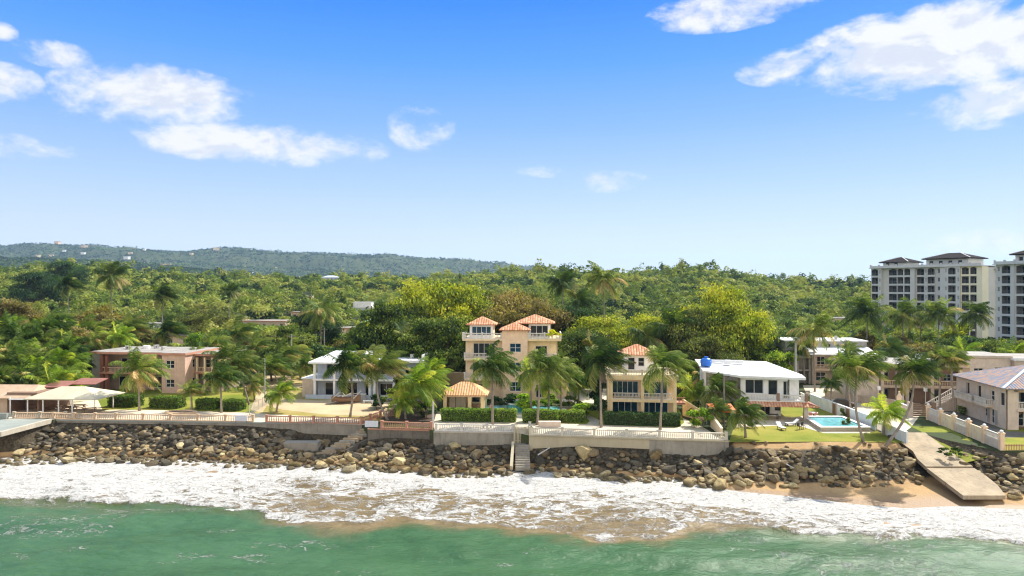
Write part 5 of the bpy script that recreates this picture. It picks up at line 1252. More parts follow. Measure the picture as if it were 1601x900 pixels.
def unit(v): return v / np.maximum(np.linalg.norm(v, axis=1), 1e-6)[:, None]
def cards(C, Nn, S, rg, asp=.55, tri=False):
    r = rg.normal(size=C.shape); t = unit(np.cross(Nn, r)); b = np.cross(Nn, t); S = S[:, None]
    if tri: V = np.stack([C + t * S, C - t * S * .6 + b * S * .8, C - t * S * .6 - b * S * .8], 1)
    else: V = np.stack([C + t * S, C + b * S * asp + Nn * S * .12, C - t * S, C - b * S * asp + Nn * S * .12], 1)
    return V.reshape(-1, 3)
def crown_mesh(seed, mat, nlobe=9, nclump=70, nleaf=110, size=.05, flat=1.0, gap=.25, zlo=.30, name='crown'):
    """unit crown: radius 1, height 1; lobes -> clumps -> leaves, so that sky and shade show between clumps"""
    rg = np.random.default_rng(seed)
    lob = []
    for k in range(nlobe):
        a = rg.uniform(0, 6.283); rr = rg.uniform(.22, .82) if k else 0
        lob.append((rr * math.cos(a), rr * math.sin(a), rg.uniform(zlo + .12, .90 - .45 * rr * rr) if k else .80, rg.uniform(.15, .30)))
    C = []; Nn = []; S = []; Rn = []
    for k in range(nclump):
        lx, ly, lz, lr = lob[int(rg.integers(nlobe))]
        d = rg.normal(size=3); d /= np.linalg.norm(d); d[2] = abs(d[2]) if rg.random() < .72 else d[2]
        q = rg.uniform(.6, 1.0)
        c = np.array([lx, ly, lz]) + d * np.array([lr, lr, lr * .52]) * q
        cr = rg.uniform(.06, .13); n = int(nleaf * rg.uniform(.6, 1.3) * (1 - gap * rg.random()))
        o = rg.normal(size=(n, 3)) * np.array([cr, cr, cr * .45 * flat])
        C.append(c + o); nn = unit(d[None, :] * .7 + np.array([0, 0, .9])[None, :] + rg.normal(size=(n, 3)) * .55); Nn.append(nn)
        S.append(rg.uniform(.6, 1.25, n) * size); base = rg.uniform(.08, .86)
        Rn.append(np.clip(base + rg.normal(size=n) * .17, 0, 1))
    C = np.concatenate(C); C[:, 2] = np.clip(C[:, 2], zlo * .8, 1.05)
    V = cards(C, np.concatenate(Nn), np.concatenate(S), rg)
    return npmesh(name, V, 4, np.concatenate(Rn), M[mat]), lob
def trunk_mesh(seed, lob, rad=.035, zs=1.0, mat='bark'):
    rg = np.random.default_rng(seed); b = MB()
    fx, fy = rg.uniform(-.08, .08, 2)
    b.tube([(0, 0, -.02), (fx * .4, fy * .4, .12), (fx, fy, .36)], [rad * 1.25, rad, rad * .8], 8)
    for (lx, ly, lz, lr) in lob:
        m_ = (fx + lx * .45, fy + ly * .45, .36 + (lz - .36) * .5)
        b.tube([(fx, fy, .33), m_, (lx, ly, lz)], [rad * .55, rad * .35, rad * .12], 5, False)
        for k in range(2):
            e = (lx + rg.uniform(-.25, .25), ly + rg.uniform(-.25, .25), lz + rg.uniform(-.05, .15)); b.tube([m_, e], [rad * .25, rad * .07], 4, False)
    return b.mesh('trunk', M[mat], True)
PROTO = {}
def proto(kind):
    if kind in PROTO: return PROTO[kind]
    sp, size_ = kind.split('/'); fm = 'fol_' + sp; L_ = []
    for k in range(3):
        seed = abs(hash_(kind)) % 9999 + k
        if size_ == 'big': cm_, lob = crown_mesh(seed, fm, 26, 270, 110, .024, .6, zlo=.28)
        elif size_ == 'mid': cm_, lob = crown_mesh(seed, fm, 14, 105, 60, .055, .8, zlo=.25)
        else: cm_, lob = crown_mesh(seed, fm, 6, 40, 45, .10, zlo=.1)
        L_.append((cm_, trunk_mesh(seed, lob)))
    PROTO[kind] = L_; return L_
def hash_(s):
    h = 7
    for ch in s: h = (h * 31 + ord(ch)) % 1000003
    return h
trg = np.random.default_rng(11)
SPW = {'yellow': 'yellow green', 'mid': 'mid green', 'dark': 'dark green', 'olive': 'olive green', 'brown': 'browning', 'bright': 'bright green', 'goldbush': 'golden'}
def tree(x, y, R_, H_, sp, size_, label, group=None, name='tree', cat='tree', z=None):
    z = float(groundz(x, y)) if z is None else z
    cm_, tm = proto(sp + '/' + size_)[int(trg.integers(3))]
    root = thing(name, label, cat, (x, y, z - .1), trg.uniform(0, 6.28), group); root.scale = (R_, R_, H_)
    link('trunk', tm, root); link('crown', cm_, root)
    return root

# ---------------- large trees behind the beach houses: picture column and top, distance, radius, species
HERO = [
    (655, 428, 151, 12.5, 'yellow', 'broad yellow green almond tree rising highest left of the villa'),
    (612, 470, 143, 9.5, 'mid', 'large mid green tree above the right end of the blue grey house'),
    (700, 432, 158, 11, 'yellow', 'yellow green almond tree directly behind the villa left wing'),
    (690, 492, 131, 8.5, 'mid', 'leafy green tree pressed against the left wall of the villa'),
    (640, 505, 133, 8, 'mid', 'leafy green tree behind the banana palms left of the pool house'),
    (745, 440, 172, 11, 'olive', 'olive crown above the belvedere roof of the villa'),
    (790, 446, 162, 11.5, 'brown', 'bare-looking browning tree above the villa roofs'),
    (838, 444, 168, 10, 'olive', 'olive yellow tree above the right villa roof'),
    (842, 458, 152, 8.5, 'brown', 'browning tree just right of the villa roof peak'),
    (885, 470, 156, 8, 'dark', 'dark tree right of the villa in front of the tall palms'),
    (905, 510, 134, 8.5, 'mid', 'spreading green tree over the back drive right of the villa'),
    (880, 545, 128, 5, 'mid', 'low green tree beside the right corner of the villa'),
    (950, 486, 148, 9.5, 'yellow', 'flat-topped yellow green tree left of the duplex roof'),
    (1005, 484, 152, 9, 'yellow', 'flat-topped yellow green tree above the duplex roof'),
    (1060, 492, 146, 7, 'olive', 'olive tree between the duplex roof and the tall yellow tree'),
    (1122, 436, 143, 11, 'yellow', 'tallest yellow tree, above the blue water tank'),
    (1148, 462, 139, 8, 'yellow', 'yellow tree forming the right shoulder of the tallest crown'),
    (1085, 470, 141, 8, 'olive', 'olive tree forming the left shoulder of the tallest crown'),
    (1105, 515, 130, 6.5, 'olive', 'olive tree low behind the white house roof'),
    (1155, 520, 135, 5.5, 'mid', 'green tree behind the middle of the white house roof'),
    (1195, 515, 152, 6.5, 'mid', 'green tree between the white house and the grey beige house'),
    (1215, 545, 140, 4.5, 'bright', 'bright green tree touching the left side of the grey beige house'),
    (1385, 538, 150, 8, 'dark', 'dark sea grape thicket behind the long beige block'),
    (1430, 532, 152, 9, 'brown', 'reddish brown sea grape tree below the apartment tower'),
    (1478, 527, 156, 8, 'mid', 'green tree right of the reddish sea grape'),
    (1520, 522, 158, 7.5, 'dark', 'dark green tree below the lit end of the apartment tower'),
    (1560, 528, 154, 7, 'mid', 'green tree in front of the nearer apartment block, left one'),
    (1598, 540, 146, 6.5, 'mid', 'green tree at the right edge below the nearer apartment block'),
    (1345, 548, 158, 6, 'mid', 'green tree behind the parapet of the grey beige house'),
    (165, 470, 168, 11, 'brown', 'wide reddish brown tree with bare branches behind the pink house'),
    (120, 505, 150, 8, 'brown', 'browning tree with bare limbs above the pavilion palms'),
    (20, 462, 190, 10, 'brown', 'orange brown tree at the far left edge'),
    (310, 516, 146, 4.2, 'bright', 'round bright green tree just right of the pink house roof'),
    (330, 476, 235, 11, 'olive', 'wide dome-shaped olive tree in front of the long low roofs'),
    (60, 420, 330, 13, 'dark', 'dark tree on the left hilltop'),
    (105, 404, 420, 15, 'dark', 'dark spreading tree standing out on the left ridge'),
    (455, 505, 165, 7, 'mid', 'mid green tree left of the tall palm by the peach house'),
    (425, 540, 146, 6, 'mid', 'green tree over the bend of the access road'),
    (490, 485, 190, 8, 'dark', 'dark tree behind the tall palm by the peach house'),
]
heroes_pos = []
for (px, py, Y, R_, sp, lab) in HERO:
    x = PX(px, Y); z0 = float(groundz(x, Y)); H_ = max(4, PZ(py, Y) - z0); heroes_pos.append((x, Y, R_))
    tree(x, Y, R_, H_, sp, 'big' if R_ > 6 else 'mid', lab, 'large trees behind the beach houses')

# ---------------- woodland: front limit of tree bases by picture column
FRL = np.array([(-400, 600), (0, 606), (110, 606), (140, 586), (345, 582), (372, 592), (380, 572), (480, 572), (500, 590), (665, 588), (690, 594), (880, 592), (966, 590), (1060, 598), (1100, 590), (1220, 584), (1228, 562), (1345, 562), (1365, 566), (1490, 566), (1500, 560), (2000, 560)], float)
BGH = [  # background houses: px0, px1, top, base, distance, colours, label
    (523, 575, 512, 530, 168, 'peach', 'flat', 'peach house with a small blue window behind the blue grey house'),
    (545, 590, 472, 492, 262, 'bluegrey', 'step', 'stepped pale grey house among the trees left of the almond trees'),
    (566, 590, 502, 510, 205, 'white', 'turq', 'small house with a pale turquoise roof behind the peach house'),
    (455, 480, 487, 500, 232, 'peach', 'flat', 'low house with a reddish roof left of the tall palm'),
    (380, 446, 501, 518, 205, 'tan', 'flat', 'long tan house with a flat roof edge right of the leaning trees'),
    (284, 352, 496, 506, 240, 'pink', 'flat', 'long low pinkish building behind the round bright tree'),
    (352, 384, 495, 505, 246, 'cream', 'flat', 'small cream building joining the long low roofs'),
    (228, 262, 505, 522, 190, 'white', 'flat', 'white house half hidden above the pink house roof'),
    (255, 300, 524, 545, 158, 'peach', 'flat', 'peach house just behind the right end of the pink house'),
    (0, 20, 504, 520, 195, 'white', 'flat', 'white house at the far left edge among palms'),
    (76, 96, 502, 516, 205, 'peach', 'flat', 'pale roofed house behind the left palms'),
    (-25, 30, 566, 606, 136, 'bluegrey', 'flat', 'pale blue wall glimpsed behind the snack bar'),
    (503, 528, 416, 427, 600, 'bluegrey', 'hipw', 'bluish white house on the hilltop between two trees'),
    (455, 470, 427, 434, 560, 'white', 'flat', 'small white house left of the hilltop house'),
    (474, 487, 461, 468, 380, 'cream', 'flat', 'cream house in the woods below the hilltop'),
    (930, 1010, 526, 540, 172, 'cream', 'flat', 'long cream roof showing through the trees behind the duplex'),
    (1050, 1075, 541, 560, 142, 'bluegrey', 'flat', 'blue grey walled house between the duplex and the water tank'),
    (1152, 1172, 543, 556, 158, 'white', 'flat', 'white gable wall in the trees behind the white house roof'),
    (1200, 1222, 560, 580, 142, 'peach', 'flat', 'orange wall between the white house and the grey beige house'),
    (1300, 1330, 496, 504, 330, 'cream', 'flat', 'thin cream roof in the woods left of the apartment tower'),
]
def settle(e):
    """stand each background house on the ground at the distance where its roof line meets the height seen"""
    px0, px1, pt, pb, Y0, mat, kind, lab = e; pc = (px0 + px1) / 2; H_ = {'step': 5.6, 'hipw': 5.0}.get(kind, 3.7 if Y0 > 150 else 5.0)
    Ys = np.arange(134, 690, 2.0); zt = landz(PX(pc, Ys), Ys) + H_ + (3.3 if kind == 'step' else (1.6 if kind == 'hipw' else .4)); er = np.abs(450 - (zt - CZ) * F / Ys - pt); k = int(np.argmin(er)); Y = float(Ys[k])
    top = float(450 - (zt[k] - CZ) * F / Y); bot = float(450 + (CZ - landz(PX(pc, Y), Y)) * F / Y)
    return (px0, px1, top, min(bot, top + (pb - pt)), Y, mat, kind, lab, H_)
BGH = [settle(e) for e in BGH]
def bghouse(px0, px1, pt, pb, Y, mat, kind, label, H_):
    x0, x1 = PX(px0, Y), PX(px1, Y); z0 = float(landz((x0 + x1) / 2, Y)); zt = PZ(pt, Y); W_2 = x1 - x0; D2 = max(6, min(12, W_2 * .6))
    r_ = thing('house', label, 'house', (x0, Y, z0), 0, 'houses among the trees')
    n = max(1, min(5, int(W_2 / 3.5))); zw = max(.9, H_ - 2.1)
    ops = [(W_2 * (k + .5) / n - .6, W_2 * (k + .5) / n + .6, zw, zw + 1.2, (2, 1)) for k in range(n)]
    wall(r_, (0, 0), (W_2, 0), 0, H_, mat, ops); wall(r_, (W_2, .26), (W_2, D2), 0, H_ - .01, mat, [(1.5, 2.7, zw, zw + 1.2, (2, 1))]); wall(r_, (W_2, D2), (0, D2), 0, H_ - .01, mat); wall(r_, (0, D2), (0, .26), 0, H_ - .01, mat, [(1.5, 2.7, zw, zw + 1.2, (2, 1))])
    if kind == 'hipw': MB().hip(-.6, W_2 + .6, -.6, D2 + .6, H_ + .15, 2.0).build('roof', M['bluegrey'], r_)
    elif kind == 'turq': MB().hip(-.6, W_2 + .6, -.6, D2 + .6, H_ + .15, .9).build('roof', M['turq'], r_)
    else:
        MB().box(-.35, W_2 + .35, -.35, D2 + .35, H_ + .003, H_ + .35).build('roof', M['roofwhite' if mat in ('white', 'bluegrey', 'cream') else 'terracotta_trim'], r_)
        MB().box(-.15, W_2 + .15, -.15, D2 + .15, H_ + .353, H_ + .40).build('roof_surface', M['roofgrey'], r_)
        if kind == 'step': MB().box(2, W_2 * .75, 2, D2, H_ + .41, H_ + 3.0).build('upper_room', M['white'], r_); MB().box(1.7, W_2 * .75 + .3, 1.7, D2 + .3, H_ + 3.0, H_ + 3.25).build('roof', M['roofwhite'], r_)
M['turq'] = stucco('pale_turquoise_roof', (.42, .66, .66), dirt=.1)
for a in BGH: bghouse(*a)
def blocks_view(px, y, rpx, top):
    """row of the picture below which a tree in front of a background house must stay, else None"""
    lim = None
    for (px0, px1, pt, pb, Y, *_r) in BGH:
        if y < Y + 2 and px0 - rpx * .7 < px < px1 + rpx * .7 and top < pt + (pb - pt) * .62 and Y - y < 160: lim = max(lim or 0, pt + (pb - pt) * .62)
    return lim
FOOT = [(-84, -54, 128, 148), (-38, -14, 122, 136), (-10, 9, 108, 128), (13, 27, 100, 118), (24, 46, 98, 120), (55, 76, 138, 158), (52, 84, 112, 134), (78, 108, 118, 142), (66, 90, 92, 114),
        (-50, -43, 110, 150), (8, 30, 134, 147)]
def free(x, y, r):
    for (px0, px1, pt, pb, Y, *_r) in BGH:
        if PX(px0, Y) - r * .6 < x < PX(px1, Y) + r * .6 and Y - 1 < y < Y + 10: return False
    for (a, b_, c, d_) in FOOT:
        if a - r < x < b_ + r and c - r < y < d_ + r: return False
    if y > 170 and 100 < x < 190:      # apartment plots
        if 180 < y < 275 and abs((x - 140) * .868 + (y - 262) * .5) < 22: return False
        if 180 < y < 245 and x > 138: return False
    return True
fr = np.random.default_rng(4)
LAND = [(0, 'the snack bar'), (70, 'the pavilion'), (200, 'the pink house'), (310, 'the pink house right wing'), (400, 'the access road'), (480, 'the dry field'), (575, 'the blue grey house'), (660, 'the banana palms'), (740, 'the villa'), (840, 'the villa right wing'),
        (920, 'the beige back wall'), (1000, 'the duplex'), (1090, 'the water tank'), (1170, 'the white house'), (1280, 'the grey beige house'), (1400, 'the long beige block'), (1500, 'the low annexe'), (1590, 'the blue-tiled villa')]
near = []; far_ = []
y = 121.0
while y < 1150:
    s = 6.8 + max(0, y - 190) * .0085
    hw = y * .92 + 30
    for x in np.arange(-hw, hw, s):
        xx = x + fr.uniform(-.42, .42) * s; yy = y + fr.uniform(-.42, .42) * s
        px = 800.5 + xx / yy * F; z = float(landz(xx, yy)); pbase = 450 + (CZ - z) * F / yy
        if yy < 170 and pbase > np.interp(px, FRL[:, 0], FRL[:, 1]): continue
        r = fr.uniform(2.6, 4.8) * (1 + .5 * sstep((yy - 170) / 250.)); h = fr.uniform(4.6, 8.0) * (1.0 + .35 * sstep((yy - 170) / 120.))
        if yy < 230 and 1200 < px < 1345: h *= .75
        if yy < 230 and px < 480: h *= .9
        if fr.random() < .10: h *= 1.4 + .25 * (yy > 500)
        if fr.random() < .07 and yy > 180: continue
        if not free(xx, yy, r * .75): continue
        if any((xx - a) ** 2 + (yy - b_) ** 2 < (c * .55) ** 2 for a, b_, c in heroes_pos): continue
        top = 450 - (z + h - CZ) * F / yy
        lim = blocks_view(px, yy, r / yy * F, top)
        if lim is not None:
            h = (CZ - z) - (lim - 450) * yy / F
            if h < 2.2: continue
            r = min(r, h * .8); top = lim
        (near if yy < 262 else far_).append((xx, yy, r, h, z, px, top))
    y += s * .92
near.sort(key=lambda a: a[1])
inview = [a for a in near if -25 < a[5] < 1625]
sp_of = lambda px, yy: ['mid', 'olive', 'dark', 'yellow', 'brown', 'bright'][int(fr.choice(6, p=[.36, .26, .13, .10, .10, .05]))]
indiv = inview[:255]; ids = set(id(a) for a in indiv); rest_ = [a for a in near if id(a) not in ids]
items = []
for a in indiv:
    sp = sp_of(a[5], a[1]); lm = min(LAND, key=lambda l: abs(l[0] - a[5]))[1]
    rowd = 'close behind' if a[1] < 160 else ('in woods behind' if a[1] < 195 else 'far behind')
    size_w = 'tall' if a[3] > 7.6 else ('small' if a[3] < 5.6 else 'medium')
    items.append((size_w + ' ' + SPW[sp] + ' tree ' + rowd + ' ' + lm, a[5], a, sp))
items.sort(key=lambda q: (q[0], q[1])); cnt = {}
for q in items: cnt[q[0]] = cnt.get(q[0], 0) + 1
sn = {}
for (lab, px, a, sp) in items:
    sn[lab] = sn.get(lab, 0) + 1
    tree(a[0], a[1], a[2], a[3], sp, 'mid', lab + ('' if cnt[lab] == 1 else ', %s from left' % ordn(sn[lab])), 'woodland trees behind the houses', z=a[4])

def forest(lst, name, label):
    VV = []; RRn = []
    rg = np.random.default_rng(21)
    for (xx, yy, r, h, z, *_r) in lst:
        if yy < 300: n = 420; s_ = .42
        elif yy < 480: n = 210; s_ = .70
        elif yy < 760: n = 100; s_ = 1.15
        else: n = 55; s_ = 1.7
        nl = 5; lc = rg.normal(size=(nl, 3)) * [r * .42, r * .42, h * .10] + [0, 0, h * .66]
        k = rg.integers(nl, size=n); d = unit(rg.normal(size=(n, 3))); d[:, 2] = np.where(rg.random(n) < .75, np.abs(d[:, 2]), d[:, 2])
        c = lc[k] + d * [r * .55, r * .55, h * .26] * rg.uniform(.6, 1, (n, 1)); c[:, 2] = np.maximum(c[:, 2], .6)
        nn = unit(d * .8 + [0, 0, .7] + rg.normal(size=(n, 3)) * .5)
        VV.append(cards(c + [xx, yy, z], nn, rg.uniform(.6, 1.3, n) * s_, rg, .6, True))
        patch = fbm(np.array(xx / 45.), np.array(yy / 45.), 2); base = float(np.clip(.5 + (patch - .5) * .9 + rg.normal() * .27, .03, .93))
        lt = rg.normal(size=nl) * .09
        RRn.append(np.clip(base + lt[k] + rg.normal(size=n) * .05, 0, 1))
    V = np.concatenate(VV); print(name, len(V) // 3)
    tag(link(name, npmesh(name, V, 3, np.concatenate(RRn), M['fol_forest'])), label, None, None, 'stuff')
forest(rest_, 'mid_distance_woodland', 'dense mixed woodland filling the plain behind the nearer trees')
forest(far_, 'ridge_woodland', 'dense woodland running back to the low ridge')
# far slopes: coarse canopy tufts
rg = np.random.default_rng(8)
N = 72000
yy = 1150 + (rg.random(N) ** 1.25) * 3900; xx = rg.uniform(-1.05, .55, N) * yy
z = landz(xx, yy); sz = 3.0 + yy / 1100.
C = np.stack([xx, yy, z + sz * .6], 1); C = np.repeat(C, 3, 0) + rg.normal(size=(N * 3, 3)) * np.repeat(sz, 3)[:, None] * [.7, .7, .32]
V = cards(C, unit(rg.normal(size=(N * 3, 3)) * .6 + [0, -.25, .9]), np.repeat(sz, 3) * rg.uniform(.5, 1.1, N * 3), rg, .7, True)
base = np.clip(.14 + (fbm(xx / 120, yy / 120, 3) - .5) * .8 + rg.normal(size=N) * .14, 0, .75)
tag(link('hill_woodland', npmesh('hill_woodland', V, 3, np.repeat(base, 3), M['fol_forest'])), 'hazy woodland covering the distant hills', None, None, 'stuff')

# houses scattered over the distant hillside
def far_house_mesh(mat, roofm):
    me = MB(); me.box(0, 10, 0, 8, 0, 4).box(-.5, 10.5, -.5, 8.5, 4.003, 4.5)
    m_ = me.mesh('house', M[mat]); return m_
fh = [far_house_mesh(m_, None) for m_ in ('white_clean', 'cream', 'peach')]
pr_ = [link('house', fh[k], None, (0, 0, 0)) for k in range(3)]
pts_ = []
for k in range(46):
    px = [180, 205, 235, 250, 262, 90, 30, 10, 300, 355, 375, 390, 160, 330, 420, 450, 122, 60][k % 18] + rg.uniform(-16, 16); yd = rg.uniform(2400, 4100) if k % 3 else rg.uniform(2300, 3000)
    pts_.append((px, yd))
pts_.sort()
for k, (px, yd) in enumerate(pts_):
    x = PX(px, yd); s_ = rg.uniform(1.2, 2.6); j = int(rg.integers(3))
    o = pr_[j] if pr_ is not None and not pr_[j].get('label') else pr_[j].copy()
    if o.name not in col.objects: col.objects.link(o)
    o.location = (x, yd, float(landz(x, yd)) + 2.0); o.scale = (s_ * 1.4, s_, s_ * 1.7); o.rotation_euler = (0, 0, rg.uniform(-.5, .5))
    tag(o, 'tiny %s house on the distant hazy hillside, %s from the left' % (('white', 'cream', 'peach')[j], ordn(k + 1)), 'house', 'houses on the distant hills')

# ================================================================ palms
def frond_crown(seed, nf=24, wind=.55, L0=1.0, droop=1.0, mat='fol_palm', sparse=1.0):
    """crown of drooping feather fronds about the origin, unit frond length; the sea breeze sweeps them towards +X"""
    rg = np.random.default_rng(seed); V = []; Rn = []
    for f in range(nf):
        a = f * 2.399 + rg.uniform(-.2, .2); e0 = rg.uniform(-.45, 1.3); L = L0 * rg.uniform(.75, 1.08)
        d = np.array([math.cos(a) * math.cos(e0), math.sin(a) * math.cos(e0), math.sin(e0)]); n = 15
        old = rg.random() < .07; base = rg.uniform(.93, 1.0) if old else float(np.clip(rg.normal(.45, .16) + (.15 if e0 < 0 else 0), 0, .85))
        P_ = [np.zeros(3)]; dd = d.copy()
        for k in range(n):
            u = (k + 1) / n
            dd = dd + np.array([wind * .20 * u, 0, -.125 * droop * (0.3 + u)]) ; dd = dd / np.linalg.norm(dd); P_.append(P_[-1] + dd * L / n)
        P_ = np.array(P_)
        for k in range(1, n + 1):
            u = k / n; T = P_[k] - P_[k - 1]; T = T / np.linalg.norm(T); side = np.cross(T, [0, 0, 1]); sn_ = np.linalg.norm(side); side = side / sn_ if sn_ > .05 else np.array([0, 1., 0])
            ll = .30 * math.sin(math.pi * min(1, u * .86 + .12)) ** .7
            w_ = .012 * (1 - u * .5)
            V += [P_[k - 1] - side * w_, P_[k - 1] + side * w_, P_[k] + side * w_ * .8, P_[k] - side * w_ * .8]; Rn.append(min(1, base + .15))
            if u < .14: continue
            for sg in (-1, 1):
                for j in range(3):
                    if rg.random() > sparse: continue
                    q = P_[k - 1] + (P_[k] - P_[k - 1]) * (j * .333 + rg.uniform(0, .25))
                    dr = side * sg * rg.uniform(.6, 1.0) + T * rg.uniform(.45, 1.0) + np.array([wind * .45, 0, -.30 - .40 * rg.random()])
                    dr = dr / np.linalg.norm(dr); wv_ = T * .0095
                    mid = q + dr * ll * .55; tip = q + dr * ll + np.array([wind * .03, 0, -.05])
                    V += [q - wv_, q + wv_, mid + wv_ * .9, mid - wv_ * .9]; V += [mid - wv_ * .9, mid + wv_ * .9, tip + wv_ * .2, tip - wv_ * .2]
                    rr = float(np.clip(base + rg.normal() * .09, 0, 1)); Rn += [rr, rr]
    return npmesh('crown', np.array(V), 4, np.array(Rn), M[mat])
PC = {k: [frond_crown(300 + 10 * i + j, nf=[38, 32, 42][j % 3], wind=wd, droop=dr, mat=mt, sparse=spz) for j in range(3)] for i, (k, mt, wd, dr, spz) in enumerate([
    ('green', 'fol_palm', .75, 1.0, 1), ('dark', 'fol_palm_dark', .45, 1.05, 1), ('bright', 'fol_palm_bright', .55, .85, 1), ('still', 'fol_palm', .15, 1.0, .9), ('windy', 'fol_palm', 1.25, .95, .95)])}
prg = np.random.default_rng(3)
def palm(cx, cy, Y, bx, by, R_, kind, label, group, bend=0, dy=0, base_Y=None, tr=.16, low=0):
    """crown centre (cx,cy) at distance Y; trunk foot at (bx,by)"""
    b0 = P(bx, by, 4.0) if base_Y is None else Vector((PX(bx, base_Y), base_Y, float(groundz(PX(bx, base_Y), base_Y))))
    Yc = b0.y + dy; top = Vector((PX(cx, Yc), Yc, PZ(cy, Yc))); v = top - b0
    R_ = R_ * 1.18
    root = thing('palm_tree', label, 'palm tree', b0, 0, group)
    n = 9; pts = []; rd = []
    for k in range(n + 1):
        u = k / n; p = v * u; p.x += bend * math.sin(math.pi * u); p.z -= .15 if k == 0 else 0
        pts.append(p); rd.append(tr * (1.45 if k == 0 else 1.08 - .38 * u))
    MB().tube(pts, rd, 8).build('trunk', M['palmtrunk'], root, smooth=True)
    me = PC[kind][int(prg.integers(3))]
    link('crown', me, root, tuple(v), (prg.uniform(-.12, .12), prg.uniform(-.12, .12), prg.uniform(-.55, .55) if kind != 'still' else prg.uniform(0, 6.28)), (R_, R_, R_))
    if kind in ('green', 'windy', 'dark') and R_ > 3.0:
        b = MB()
        for k in range(7):
            a = k * .9; r_ = .13; c = v + Vector((math.cos(a) * .28, math.sin(a) * .28, -.22 - .08 * (k % 2)))
            b.tube([c + Vector((0, 0, -r_)), c + Vector((0, 0, -r_ * .5)), c + Vector((0, 0, r_ * .4)), c + Vector((0, 0, r_))], [r_ * .3, r_ * .95, r_ * .95, r_ * .3], 6)
        b.build('coconuts', M['wood'], root)
    return root
G1 = 'palms along the beach front'
